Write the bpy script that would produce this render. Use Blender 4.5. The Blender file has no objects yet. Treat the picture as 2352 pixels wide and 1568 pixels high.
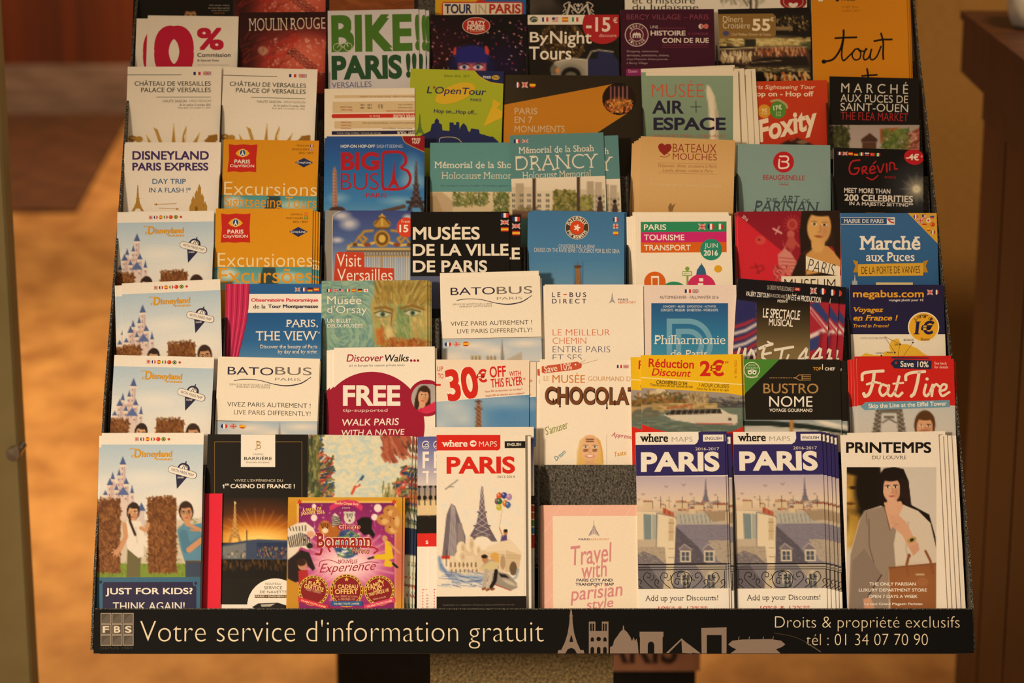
import bpy, math, random
import numpy as np
from mathutils import Vector, geometry

# ------------------------------------------------------------------ camera, light, exposure
sc = bpy.context.scene
FPX = 2352 * 50 / 22.3
PITCH = math.radians(14.6)
CAM = Vector((0, 0, 1.55))
cam_d = bpy.data.cameras.new('camera')
cam_d.lens = 50
cam_d.sensor_width = 22.3
cam_d.clip_start = 0.05
cam_d.dof.use_dof = True
cam_d.dof.focus_distance = 2.27
cam_d.dof.aperture_fstop = 3.5
cam = bpy.data.objects.new('camera', cam_d)
sc.collection.objects.link(cam)
cam.location = CAM
cam.rotation_euler = (math.pi / 2 - PITCH, 0, 0)
sc.camera = cam

world = bpy.data.worlds.new('world')
sc.world = world
world.use_nodes = True
bgn = world.node_tree.nodes['Background']
bgn.inputs[0].default_value = (1.0, 0.70, 0.42, 1)
bgn.inputs[1].default_value = 0.36


def spot(name, loc, target, power, size, angle, blend, col=(1.0, 0.69, 0.36)):
    d = bpy.data.lights.new(name, 'SPOT')
    d.energy = power
    d.shadow_soft_size = size
    d.spot_size = math.radians(angle)
    d.spot_blend = blend
    d.color = col
    o = bpy.data.objects.new(name, d)
    sc.collection.objects.link(o)
    o.location = loc
    o.rotation_euler = (Vector(target) - Vector(loc)).to_track_quat('-Z', 'Y').to_euler()
    return o


spot('warm_spotlight', (-2.2, -0.9, 2.1), (0.08, 2.14, 0.705), 555, 0.24, 26, 1.0, (1.0, 0.79, 0.54))
spot('warm_spotlight', (-1.6, 4.6, 2.8), (-1.0, 5.2, 0.0), 640, 0.2, 100, 1.0, (1.0, 0.77, 0.43))
spot('warm_spotlight', (-1.2, 7.6, 2.8), (-1.2, 9.4, 0.4), 480, 0.2, 110, 1.0, (1.0, 0.72, 0.40))  # unseen fill spot, added to lift the dark back wall
spot('warm_spotlight', (1.05, 1.7, 2.7), (1.15, 3.8, 0.7), 330, 0.15, 60, 1.0, (1.0, 0.72, 0.36))  # unseen fill spot, added to brighten the right wall and counter

sc.view_settings.view_transform = 'Standard'
sc.view_settings.look = 'None'
sc.view_settings.exposure = 0.0
sc.view_settings.gamma = 1.0
sc.view_settings.use_curve_mapping = False

# ------------------------------------------------------------------ camera geometry of the rack
FWD = Vector((0, math.cos(PITCH), -math.sin(PITCH)))
UPV = Vector((0, math.sin(PITCH), math.cos(PITCH)))
TILT = math.radians(25)
NRM = Vector((0, -math.cos(TILT), math.sin(TILT)))      # out of a leaflet's face
TOPS = [995, 822, 652, 486, 322, 160, 30, -105]
DEPTH = [2.25 + 0.033 * t for t in range(8)]


def ray(px, py):
    return FWD + Vector((1, 0, 0)) * ((px - 1176) / FPX) + UPV * ((784 - py) / FPX)


P0 = [CAM + ray(1176, TOPS[t]) * DEPTH[t] for t in range(8)]
SHX = [0.0] * 8


def on_tier(t, px, py, off):
    """point of tier t's leaning plane, pushed off metres out of it"""
    d = ray(px, py)
    q = P0[t] + NRM * off
    return CAM + d * ((q - CAM).dot(NRM) / d.dot(NRM))


def on_y(px, py, y):
    d = ray(px, py)
    return CAM + d * (y / d.y)


# ------------------------------------------------------------------ materials
def lin(c):
    if isinstance(c, str):
        c = [int(c[i:i + 2], 16) / 255 for i in (0, 2, 4)]
    return tuple((x / 12.92 if x <= 0.04045 else ((x + 0.055) / 1.055) ** 2.4) for x in c)


def s3(c):
    return np.array([int(c[i:i + 2], 16) / 255 for i in (0, 2, 4)])


def new_mat(name, col, rough=0.5, spec=0.5, metal=0.0):
    m = bpy.data.materials.new(name)
    m.use_nodes = True
    b = m.node_tree.nodes['Principled BSDF']
    b.inputs['Base Color'].default_value = (*lin(col), 1)
    b.inputs['Roughness'].default_value = rough
    b.inputs['Specular IOR Level'].default_value = spec
    b.inputs['Metallic'].default_value = metal
    return m, m.node_tree, b


def noise_mat(name, c1, c2, scale, rough=0.6, bump=0.0, stretch=(1, 1, 1), spec=0.3, detail=6, lo=0.3, hi=0.7, bscale=None, metal=0.0):
    m, nt, b = new_mat(name, c1, rough, spec, metal)
    N, Lk = nt.nodes, nt.links
    tc = N.new('ShaderNodeTexCoord')
    mp = N.new('ShaderNodeMapping')
    mp.inputs['Scale'].default_value = stretch
    Lk.new(tc.outputs['Object'], mp.inputs[0])
    n = N.new('ShaderNodeTexNoise')
    n.inputs['Scale'].default_value = scale
    n.inputs['Detail'].default_value = detail
    Lk.new(mp.outputs[0], n.inputs['Vector'])
    r = N.new('ShaderNodeValToRGB')
    r.color_ramp.elements[0].position = lo
    r.color_ramp.elements[1].position = hi
    r.color_ramp.elements[0].color = (*lin(c1), 1)
    r.color_ramp.elements[1].color = (*lin(c2), 1)
    Lk.new(n.outputs[0], r.inputs[0])
    Lk.new(r.outputs[0], b.inputs['Base Color'])
    if bump:
        n2 = n
        if bscale:
            n2 = N.new('ShaderNodeTexNoise')
            n2.inputs['Scale'].default_value = bscale
            n2.inputs['Detail'].default_value = 2
            Lk.new(tc.outputs['Object'], n2.inputs['Vector'])
        bp = N.new('ShaderNodeBump')
        bp.inputs['Strength'].default_value = bump
        bp.inputs['Distance'].default_value = 0.002
        Lk.new(n2.outputs[0], bp.inputs['Height'])
        Lk.new(bp.outputs[0], b.inputs['Normal'])
    return m


def print_mat(name, rough, spec):
    m, nt, b = new_mat(name, 'ffffff', rough, spec)
    a = nt.nodes.new('ShaderNodeAttribute')
    a.attribute_name = 'Col'
    n = nt.nodes.new('ShaderNodeTexNoise')
    n.inputs['Scale'].default_value = 900
    n.inputs['Detail'].default_value = 1
    mr = nt.nodes.new('ShaderNodeMapRange')
    mr.inputs[1].default_value = 0.25
    mr.inputs[2].default_value = 0.75
    mr.inputs[3].default_value = 0.95
    mr.inputs[4].default_value = 1.03
    mx = nt.nodes.new('ShaderNodeMix')
    mx.data_type = 'RGBA'
    mx.blend_type = 'MULTIPLY'
    mx.inputs[0].default_value = 1
    tc = nt.nodes.new('ShaderNodeTexCoord')
    nt.links.new(tc.outputs['Object'], n.inputs['Vector'])
    nt.links.new(n.outputs[0], mr.inputs[0])
    nt.links.new(a.outputs['Color'], mx.inputs[6])
    nt.links.new(mr.outputs[0], mx.inputs[7])
    nt.links.new(mx.outputs[2], b.inputs['Base Color'])
    return m


M_GLOSS = print_mat('glossy_print', 0.36, 0.2)
M_MATT = print_mat('matt_print', 0.6, 0.12)
M_PAPER = noise_mat('paper', 'efe9e0', 'f7f2ea', 300, 0.7)
M_PLASTIC = noise_mat('pebbled_black_plastic', '24211d', '625c54', 520, 0.5, 0.8, spec=0.4, detail=2, lo=0.34, hi=0.68, bscale=480)
M_BLACK = noise_mat('smooth_black_plastic', '0c0b0b', '151413', 60, 0.4, spec=0.4)
M_EDGE = noise_mat('worn_silver_edge', '14120f', 'b5a68e', 900, 0.35, 0.6, spec=0.6, detail=1, lo=0.55, hi=0.75)
M_POST = noise_mat('pebbled_grey_post', '5c4c30', '937f56', 300, 0.5, 0.9, spec=0.4, detail=2, lo=0.35, hi=0.7, bscale=260)


# ------------------------------------------------------------------ mesh helpers
def mesh_obj(name, verts, faces, mats, fm=None, parent=None, origin=None, smooth=False):
    o0 = Vector(origin) if origin is not None else Vector((0, 0, 0))
    me = bpy.data.meshes.new(name)
    me.from_pydata([tuple(Vector(v) - o0) for v in verts], [], faces)
    for m in (mats if isinstance(mats, (list, tuple)) else [mats]):
        me.materials.append(m)
    if fm:
        me.polygons.foreach_set('material_index', fm)
    if smooth:
        me.polygons.foreach_set('use_smooth', [True] * len(faces))
    me.update()
    o = bpy.data.objects.new(name, me)
    sc.collection.objects.link(o)
    if parent:
        o.parent = parent
        o.location = o0 - parent.location
    else:
        o.location = o0
    return o


def prism(prof, vec):
    """closed outline (3-D points) swept along vec"""
    n = len(prof)
    a = [Vector(p) for p in prof]
    v = a + [p + Vector(vec) for p in a]
    f = [list(range(n))[::-1], list(range(n, 2 * n))]
    for i in range(n):
        j = (i + 1) % n
        f.append([i, j, n + j, n + i])
    return v, f


def join(parts):
    V, F = [], []
    for v, f in parts:
        k = len(V)
        V += list(v)
        F += [[i + k for i in q] for q in f]
    return V, F


def box(x0, y0, z0, x1, y1, z1, b=0.0):
    if b <= 0:
        return prism([(x0, y0, z0), (x1, y0, z0), (x1, y1, z0), (x0, y1, z0)], (0, 0, z1 - z0))
    V = []
    for z, e in ((z0, b), (z0 + b, 0), (z1 - b, 0), (z1, b)):
        for (x, y, sx, sy) in ((x0, y0, 1, 1), (x1, y0, -1, 1), (x1, y1, -1, -1), (x0, y1, 1, -1)):
            V.append((x + sx * (e + b), y + sy * e, z))
            V.append((x + sx * e, y + sy * (e + b), z))
    order = [1, 0, 2, 3, 5, 4, 6, 7]
    ring = lambda k: [8 * k + i for i in order]
    F = [ring(0)[::-1], ring(3)]
    for k in range(3):
        a, c = ring(k), ring(k + 1)
        for i in range(8):
            j = (i + 1) % 8
            F.append([a[i], a[j], c[j], c[i]])
    return V, F


def lathe(prof, c, axis=(0, 0, 1), n=28):
    q = Vector((0, 0, 1)).rotation_difference(Vector(axis))
    V, F = [], []
    for r, h in prof:
        for i in range(n):
            t = 2 * math.pi * i / n
            V.append(Vector(c) + q @ Vector((r * math.cos(t), r * math.sin(t), h)))
    for k in range(len(prof) - 1):
        for i in range(n):
            j = (i + 1) % n
            F.append([k * n + i, k * n + j, (k + 1) * n + j, (k + 1) * n + i])
    F.append(list(range(n))[::-1])
    F.append([(len(prof) - 1) * n + i for i in range(n)])
    return V, F


def empty(name, loc):
    o = bpy.data.objects.new(name, None)
    sc.collection.objects.link(o)
    o.location = loc
    o.empty_display_size = 0.05
    return o


def tag(o, label=None, cat=None, group=None, kind=None):
    if label:
        o['label'] = label
    if cat:
        o['category'] = cat
    if group:
        o['group'] = group
    if kind:
        o['kind'] = kind
    return o


# ------------------------------------------------------------------ printing: flat ink shapes and fine painted grids
CROP = {1: (280, 0, 3.36), 2: (920, 0, 3.36), 3: (1400, 0, 3.0947), 4: (250, 300, 3.222), 5: (920, 300, 3.178),
        6: (1420, 300, 3.0154), 7: (230, 620, 3.0545), 8: (900, 620, 2.94), 9: (1430, 630, 2.94), 10: (200, 980, 3.5635),
        11: (640, 980, 3.5633), 12: (1200, 980, 3.564), 13: (1660, 980, 3.5633), 14: (190, 1370, 2.138), 15: (1200, 1370, 2.138), 0: (0, 0, 1)}
TEXT_CACHE = {}


def text_geo(s, w, sf, it):
    w = w * 0.68 if w > 0 else w
    key = (s, w, sf, it)
    if key in TEXT_CACHE:
        return TEXT_CACHE[key]
    cu = bpy.data.curves.new('lettering', 'FONT')
    cu.body = s
    multi = w > 0.008 and any(ch in s for ch in 'MWNmwKk4%0&')
    cu.offset = 0 if multi else w
    cu.shear = it
    cu.resolution_u = 6
    cu.fill_mode = 'FRONT'
    ob = bpy.data.objects.new('lettering', cu)
    me = ob.to_mesh()
    V = [(v.co.x, v.co.y) for v in me.vertices]
    F = [list(p.vertices) for p in me.polygons]
    if sf:
        cnt = {}
        for f in F:
            for i in range(len(f)):
                e = (f[i], f[(i + 1) % len(f)])
                cnt[tuple(sorted(e))] = cnt.get(tuple(sorted(e)), 0) + 1
        for (a, b), k in cnt.items():
            if k != 1:
                continue
            (xa, ya), (xb, yb) = V[a], V[b]
            ln = abs(xb - xa)
            if abs(ya - yb) < 0.004 and 0.05 < ln < 0.2:
                cx, yy = (xa + xb) / 2, ya
                # inside is up when the edge is a foot
                up = any(abs(V[f[q]][0] - cx) < ln and V[f[q]][1] > yy + 0.05 for f in F if a in f and b in f for q in range(len(f)))
                h = 0.055 if up else -0.055
                hw = ln / 2 + 0.06
                n = len(V)
                V += [(cx - hw, yy), (cx + hw, yy), (cx + hw, yy + h), (cx - hw, yy + h)]
                F.append([n, n + 1, n + 2, n + 3])
    if multi:
        n0, F0 = list(V), list(F)
        V, F = [], []
        d = w * 0.8
        for dx, dy in ((-d, -d), (d, -d), (-d, d), (d, d)) + (((0, 0),) if d > 0.03 else ()):
            k = len(V)
            V += [(x + dx, y + dy) for x, y in n0]
            F += [[i + k for i in f] for f in F0]
    ob.to_mesh_clear()
    bpy.data.objects.remove(ob)
    bpy.data.curves.remove(cu)
    A = np.array(V) if V else np.zeros((1, 2))
    TEXT_CACHE[key] = (A, F, A.min(0), A.max(0), max(1, len(F0) if multi else len(F)))
    return TEXT_CACHE[key]


def catmull(pts, k=6):
    p = [np.array(q, float) for q in pts]
    p = [2 * p[0] - p[1]] + p + [2 * p[-1] - p[-2]]
    out = []
    for i in range(1, len(p) - 2):
        for j in range(k):
            t = j / k
            out.append(0.5 * (2 * p[i] + (p[i + 1] - p[i - 1]) * t + (2 * p[i - 1] - 5 * p[i] + 4 * p[i + 1] - p[i + 2]) * t * t
                              + (3 * p[i] - p[i - 1] - 3 * p[i + 1] + p[i + 2]) * t ** 3))
    out.append(p[-2])
    return [tuple(q) for q in out]


class Pic:
    """a small painted picture: colours on a fine grid of mesh points"""
    def __init__(s, x0, y0, x1, y1, cell, base):
        s.box = (x0, y0, x1, y1)
        s.nx = max(2, int(abs(x1 - x0) / cell) + 1)
        s.ny = max(2, int(abs(y1 - y0) / cell) + 1)
        s.X, s.Y = np.meshgrid(np.linspace(x0, x1, s.nx), np.linspace(y0, y1, s.ny))
        s.A = np.zeros((s.ny, s.nx, 3)) + s3(base)
        s.cell = cell

    def mix(s, m, c):
        m = np.clip(m, 0, 1)[..., None]
        s.A = s.A * (1 - m) + s3(c) * m
        return s

    def g(s, stops, ax=1):
        b = s.box
        t = (s.Y - b[1]) / (b[3] - b[1]) if ax else (s.X - b[0]) / (b[2] - b[0])
        xs = [q[0] for q in stops]
        cs = np.array([s3(q[1]) for q in stops])
        for k in range(3):
            s.A[..., k] = np.interp(t, xs, cs[:, k])
        return s

    def b(s, cx, cy, rx, ry, c, soft=0.25, rot=0, a=1.0):
        r = math.radians(rot)
        dx, dy = s.X - cx, s.Y - cy
        u = dx * math.cos(r) + dy * math.sin(r)
        v = -dx * math.sin(r) + dy * math.cos(r)
        d = np.sqrt((u / rx) ** 2 + (v / ry) ** 2)
        return s.mix(a * (1 + soft / 2 - d) / soft, c)

    def p(s, pts, c, a=1.0, soft=None):
        soft = soft or s.cell
        m = np.zeros(s.X.shape, bool)
        dmin = np.full(s.X.shape, 1e9)
        n = len(pts)
        for i in range(n):
            (xa, ya), (xb, yb) = pts[i], pts[(i + 1) % n]
            if ya != yb:
                cond = ((ya > s.Y) != (yb > s.Y)) & (s.X < (xb - xa) * (s.Y - ya) / (yb - ya) + xa)
                m ^= cond
            L2 = (xb - xa) ** 2 + (yb - ya) ** 2 + 1e-9
            t = np.clip(((s.X - xa) * (xb - xa) + (s.Y - ya) * (yb - ya)) / L2, 0, 1)
            dmin = np.minimum(dmin, np.hypot(s.X - xa - t * (xb - xa), s.Y - ya - t * (yb - ya)))
        d = np.where(m, dmin, -dmin)
        return s.mix(a * (0.5 + d / soft), c)

    def r(s, x0, y0, x1, y1, c, a=1.0, soft=None):
        return s.p([(x0, y0), (x1, y0), (x1, y1), (x0, y1)], c, a, soft)

    def s_(s, pts, w, c, a=1.0, soft=None):
        soft = soft or s.cell
        dmin = np.full(s.X.shape, 1e9)
        for (xa, ya), (xb, yb) in zip(pts, pts[1:]):
            L2 = (xb - xa) ** 2 + (yb - ya) ** 2 + 1e-9
            t = np.clip(((s.X - xa) * (xb - xa) + (s.Y - ya) * (yb - ya)) / L2, 0, 1)
            dmin = np.minimum(dmin, np.hypot(s.X - xa - t * (xb - xa), s.Y - ya - t * (yb - ya)))
        return s.mix(a * (0.5 + (w / 2 - dmin) / soft), c)

    def dabs(s, n, ln, wd, cols, ang, seed, area=None, a=0.85):
        R = random.Random(seed)
        x0, y0, x1, y1 = area or s.box
        b = s.box
        hx = (b[2] - b[0]) / (s.nx - 1)
        hy = (b[3] - b[1]) / (s.ny - 1)
        for _ in range(n):
            x, y = R.uniform(x0, x1), R.uniform(y0, y1)
            t = ang(x, y) if callable(ang) else math.radians(R.uniform(*ang))
            L = ln * R.uniform(0.6, 1.3) / 2
            c = s3(R.choice(cols))
            m = L + wd + s.cell
            i0, i1 = max(0, int((x - m - b[0]) / hx)), min(s.nx, int((x + m - b[0]) / hx) + 2)
            j0, j1 = max(0, int((y - m - b[1]) / hy)), min(s.ny, int((y + m - b[1]) / hy) + 2)
            if i1 <= i0 or j1 <= j0:
                continue
            X, Y = s.X[j0:j1, i0:i1] - x, s.Y[j0:j1, i0:i1] - y
            u = np.clip(X * math.cos(t) + Y * math.sin(t), -L, L)
            d = np.hypot(X - u * math.cos(t), Y - u * math.sin(t))
            k = (np.clip(0.5 + (wd / 2 - d) / s.cell, 0, 1) * a)[..., None]
            s.A[j0:j1, i0:i1] = s.A[j0:j1, i0:i1] * (1 - k) + c * k
        return s

    def n(s, amp, seed=1):
        s.A = np.clip(s.A + np.random.RandomState(seed).normal(0, amp, s.A.shape[:2])[..., None], 0, 1)
        return s

    def face(s, cx, cy, w, skin='d9a582', hair='3a2418', tilt=0, beard=None, long=False, brow='3a2418', lips='b06055', glasses=False):
        """a small printed portrait; w is the face's width"""
        r = math.radians(tilt)
        h = w * 1.38

        def q(u, v):
            return cx + (u * math.cos(r) - v * math.sin(r)) * w, cy + (u * math.sin(r) + v * math.cos(r)) * w
        x, y = q(0, -0.12)
        s.b(x, y, w * 0.62, h * 0.62, hair, 0.1, tilt)
        if long:
            for k in (-1, 1):
                x, y = q(0.48 * k, 0.55)
                s.b(x, y, w * 0.24, w * 0.85, hair, 0.2, tilt)
        x, y = q(0, 0.72)
        s.b(x, y, w * 0.27, w * 0.35, skin, 0.2, tilt)
        x, y = q(0, 0.06)
        s.b(x, y, w * 0.47, h * 0.5, skin, 0.12, tilt)
        x, y = q(0.25, 0.2)
        s.b(x, y, w * 0.2, w * 0.38, 'b57c5a', 0.9, tilt, 0.4)
        x, y = q(0, -0.58)
        s.b(x, y, w * 0.5, w * 0.2, hair, 0.3, tilt)
        for k in (-1, 1):
            x, y = q(0.2 * k, -0.06)
            s.b(x, y, w * 0.105, w * 0.045, 'f3ece2', 0.5, tilt)
            s.b(x, y, w * 0.05, w * 0.05, '2a1a14', 0.4, tilt)
            x, y = q(0.21 * k, -0.16)
            s.b(x, y, w * 0.14, w * 0.03, brow, 0.6, tilt)
            if glasses:
                a = [q(0.2 * k + 0.14 * math.cos(t * 0.7), -0.05 + 0.1 * math.sin(t * 0.7)) for t in range(10)]
                s.s_(a, w * 0.03, '241812')
        s.s_([q(0.03, -0.02), q(0.07, 0.22), q(-0.04, 0.25)], w * 0.05, 'a8704f', 0.6)
        if beard:
            x, y = q(0, 0.45)
            s.b(x, y, w * 0.4, w * 0.3, beard, 0.4, tilt)
        x, y = q(0, 0.42)
        s.b(x, y, w * 0.17, w * 0.05, lips, 0.4, tilt)
        return s


class Leaf:
    all = []

    def __init__(s, tier, crop, tl, tr, bg, name, label, off=4, h=None, gloss=True, cat='brochure', group=None, thick=0.9, ref=None, bottom=None, back=()):
        s.tier, s.crop, s.bg, s.name, s.label, s.off, s.gloss, s.cat, s.group, s.thick = tier, crop, bg, name, label, off / 1000, gloss, cat, group, thick / 1000
        s.ref = ref            # (crop, x0, y0, x1): art measured on another copy of the same leaflet
        s.back = back
        ox, oy, f = CROP[crop]
        a = on_tier(tier, ox + tl[0] / f, oy + tl[1] / f, s.off)
        b = on_tier(tier, ox + tr[0] / f, oy + tr[1] / f, s.off)
        s.A = a
        s.W = (b - a).length
        s.u = (b - a).normalized()
        s.v = -(NRM.cross(s.u)).normalized()
        if h is None:
            pb = bottom or TOPS[tier] + 483 * 2.25 / DEPTH[tier]
            q = on_tier(tier, ox + tl[0] / f, pb, s.off)
            s.H = (q - a).dot(s.v)
        else:
            s.H = h
        s.ang = math.atan2(tr[1] - tl[1], tr[0] - tl[0])
        s.ops = []
        Leaf.all.append(s)

    # coordinates on the page, in metres from its top left corner
    def loc(s, x, y):
        if s.ref:
            ox, oy, f = CROP[s.ref[0]]
            k = s.W / (s.ref[3] - s.ref[1])
            return ((x - s.ref[1]) * k, (y - s.ref[2]) * k)
        ox, oy, f = CROP[s.crop]
        p = on_tier(s.tier, ox + x / f, oy + y / f, s.off) - s.A
        return (p.dot(s.u), p.dot(s.v))

    def rots(s):
        return 0 if s.ref else s.ang

    def P(s, pts, c):
        s.ops.append(('p', [s.loc(*q) for q in pts], c))
        return s

    def R(s, x0, y0, x1, y1, c):
        t = s.rots()
        w, h, ca, sa = x1 - x0, y1 - y0, math.cos(t), math.sin(t)
        return s.P([(x0, y0), (x0 + w * ca, y0 + w * sa), (x0 + w * ca - h * sa, y0 + w * sa + h * ca), (x0 - h * sa, y0 + h * ca)], c)

    def E(s, cx, cy, rx, ry, c, n=32, a0=0, a1=360, rot=0):
        r = math.radians(rot)
        pts = []
        full = a1 - a0 >= 360
        for i in range(n if full else n + 1):
            t = math.radians(a0 + (a1 - a0) * i / n)
            x, y = rx * math.cos(t), ry * math.sin(t)
            pts.append((cx + x * math.cos(r) - y * math.sin(r), cy + x * math.sin(r) + y * math.cos(r)))
        return s.P(pts, c)

    def LN(s, pts, w, c, closed=False):
        if closed:
            pts = list(pts) + [pts[0]]
        for (xa, ya), (xb, yb) in zip(pts, pts[1:]):
            d = math.hypot(xb - xa, yb - ya) or 1e-6
            nx, ny = -(yb - ya) / d * w / 2, (xb - xa) / d * w / 2
            ex, ey = (xb - xa) / d * w * 0.3, (yb - ya) / d * w * 0.3
            s.P([(xa + nx - ex, ya + ny - ey), (xb + nx + ex, yb + ny + ey), (xb - nx + ex, yb - ny + ey), (xa - nx - ex, ya - ny - ey)], c)
        return s

    def S(s, pts, w, c, k=6):
        q = catmull(pts, k)
        s.E(q[0][0], q[0][1], w / 2, w / 2, c, 10)
        s.E(q[-1][0], q[-1][1], w / 2, w / 2, c, 10)
        return s.LN(q, w, c)

    def RING(s, cx, cy, r, w, c, a0=0, a1=360, ry=None):
        ry = ry or r
        n = 36
        pts = [(cx + r * math.cos(math.radians(a0 + (a1 - a0) * i / n)), cy + ry * math.sin(math.radians(a0 + (a1 - a0) * i / n))) for i in range(n + 1)]
        return s.LN(pts, w, c)

    def T(s, t, x0, y0, x1, y1, c, w=0.0, rot=None, it=0.0, sf=0):
        r = math.radians(rot) if rot is not None else s.rots()
        cx, cy = (x0 + x1) / 2, (y0 + y1) / 2
        o = np.array(s.loc(cx, cy))
        s.ops.append(('t', t, (x0, y0, x1, y1), c, w, r, it, sf, o, np.array(s.loc(cx + 100, cy)) - o, np.array(s.loc(cx, cy + 100)) - o))
        return s

    def ARC(s, t, cx, cy, r, h, c, a0, a1, w=0.0, inward=False):
        """letters set around a circle, angles in degrees clockwise from the top"""
        for i, ch in enumerate(t):
            a = a0 + (a1 - a0) * (i + 0.5) / len(t)
            ra = math.radians(a)
            x, y = cx + r * math.sin(ra), cy - r * math.cos(ra)
            if ch != ' ':
                s.T(ch, x - h * 0.36, y - h / 2, x + h * 0.36, y + h / 2, c, w, (a + 180 if inward else a))
        return s

    def PIC(s, p):
        s.ops.append(('g', p))
        return s

    def STAR(s, cx, cy, r, c, n=5, k=0.42, rot=-90):
        return s.P([(cx + (r if i % 2 == 0 else r * k) * math.cos(math.radians(rot + 180 * i / n)),
                     cy + (r if i % 2 == 0 else r * k) * math.sin(math.radians(rot + 180 * i / n))) for i in range(2 * n)], c)

    def FLAG(s, k, x0, y0, x1, y1, rnd=False):
        w, h = x1 - x0, y1 - y0
        cx, cy = (x0 + x1) / 2, (y0 + y1) / 2
        V3 = {'fr': ('23356f', 'f2efe8', 'd3302b'), 'it': ('2e8a45', 'f2efe8', 'cf3429'), 'be': ('1c1a1a', 'f2c22d', 'cf3429')}
        H3 = {'es': ('c8322a', 'f0b92c', 'c8322a'), 'de': ('1a1818', 'cf3429', 'f0c02e'), 'ru': ('f2efe8', '2c4f9e', 'cf3429'), 'nl': ('cf3429', 'f2efe8', '2c4f9e')}
        clip = (lambda a, b: a)

        def band(xa, ya, xb, yb, c):
            if not rnd:
                return s.R(xa, ya, xb, yb, c)
            # part of an ellipse
            pts = []
            for i in range(28):
                t = 2 * math.pi * i / 28
                px, py = cx + w / 2 * math.cos(t), cy + h / 2 * math.sin(t)
                pts.append((min(max(px, xa), xb), min(max(py, ya), yb)))
            return s.P(pts, c)
        if k in V3:
            for i, c in enumerate(V3[k]):
                band(x0 + w * i / 3, y0, x0 + w * (i + 1) / 3, y1, c)
        elif k in H3:
            f = (0, 0.27, 0.73, 1) if k == 'es' else (0, 1 / 3, 2 / 3, 1)
            for i, c in enumerate(H3[k]):
                band(x0, y0 + h * f[i], x1, y0 + h * f[i + 1], c)
        elif k == 'gb':
            band(x0, y0, x1, y1, '2b3a78')
            for c, q in (('efe9e0', 0.24), ('cc352e', 0.1)):
                m = 0.14 if rnd else 0
                s.LN([(x0 + w * m, y0 + h * m), (x1 - w * m, y1 - h * m)], h * q, c)
                s.LN([(x0 + w * m, y1 - h * m), (x1 - w * m, y0 + h * m)], h * q, c)
            for c, q in (('efe9e0', 0.34), ('cc352e', 0.2)):
                s.R(x0, cy - h * q / 2, x1, cy + h * q / 2, c)
                s.R(cx - h * q / 2, y0, cx + h * q / 2, y1, c)
        elif k == 'us':
            band(x0, y0, x1, y1, 'efe9e0')
            for i in range(0, 7, 2):
                band(x0, y0 + h * i / 7, x1, y0 + h * (i + 1) / 7, 'c8322a')
            s.R(x0, y0, x0 + w * 0.45, y0 + h * 0.55, '2b3a78')
        elif k == 'jp':
            band(x0, y0, x1, y1, 'f2efe8')
            s.E(cx, cy, h * 0.27, h * 0.27, 'cc352e', 14)
        elif k == 'cn':
            band(x0, y0, x1, y1, 'd8402c')
            s.STAR(cx - w * 0.2, cy - h * 0.1, h * 0.2, 'f0c02e')
        elif k == 'br':
            band(x0, y0, x1, y1, '3f8a45')
            s.P([(cx, y0 + h * 0.12), (x1 - w * 0.1, cy), (cx, y1 - h * 0.12), (x0 + w * 0.1, cy)], 'e8c53a')
            s.E(cx, cy, h * 0.2, h * 0.2, '2b3a78', 12)
        return s

    # ---- turn the page into one mesh
    def build(s):
        V, F, MI, FC = [], [], [], []
        drop = max([0] + [q[1] for q in s.back]) * DEPTH[s.tier] / FPX + s.W * abs(math.sin(s.ang)) + s.W * math.sin(math.radians(max([0] + [abs(q[3]) for q in s.back])))
        s.H -= drop                                # so that the lowest corner of the stack stands on the pocket floor
        nb = s.A + s.u * (s.W / 2) + s.v * s.H

        def pt(a, b, z):
            return s.A + s.u * a + s.v * b + NRM * z - nb
        c0 = lin(s.bg)
        pc = [(0, 0), (s.W, 0), (s.W, s.H), (0, s.H)]
        for z in (0, -s.thick):
            V += [pt(a, b, z) for a, b in pc]
        F += [[0, 3, 2, 1], [4, 5, 6, 7], [0, 1, 5, 4], [1, 2, 6, 5], [2, 3, 7, 6], [3, 0, 4, 7]]
        MI += [0, 1, 1, 1, 1, 1]
        FC += [[c0] * 4] + [[(0.85, 0.82, 0.78)] * 4] * 5
        W, H = s.W, s.H

        def clip(poly):
            if all(0 <= a <= W and 0 <= b <= H for a, b in poly):
                return poly
            for ax, lim, sg in ((0, 0, 1), (0, W, -1), (1, 0, 1), (1, H, -1)):
                out = []
                for i in range(len(poly)):
                    p, q = poly[i - 1], poly[i]
                    dp, dq = (p[ax] - lim) * sg, (q[ax] - lim) * sg
                    if (dp >= 0) != (dq >= 0):
                        t = dp / (dp - dq)
                        out.append((p[0] + (q[0] - p[0]) * t, p[1] + (q[1] - p[1]) * t))
                    if dq >= 0:
                        out.append(q)
                poly = out
                if len(poly) < 3:
                    return []
            return poly

        def add(poly, c, z):
            poly = clip(poly)
            if len(poly) < 3:
                return
            n = len(V)
            V.extend(pt(a, b, z) for a, b in poly)
            F.append(list(range(n, n + len(poly)))[::-1])
            MI.append(0)
            FC.append([c] * len(poly))
        z, last = 0.0, None
        runs = 1 + sum(1 for p, q in zip(s.ops, s.ops[1:]) if not (p[0] == q[0] == 'p' and p[2] == q[2]))
        step = min(1.6e-5, 9e-4 / runs)
        cyc = 0
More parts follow.
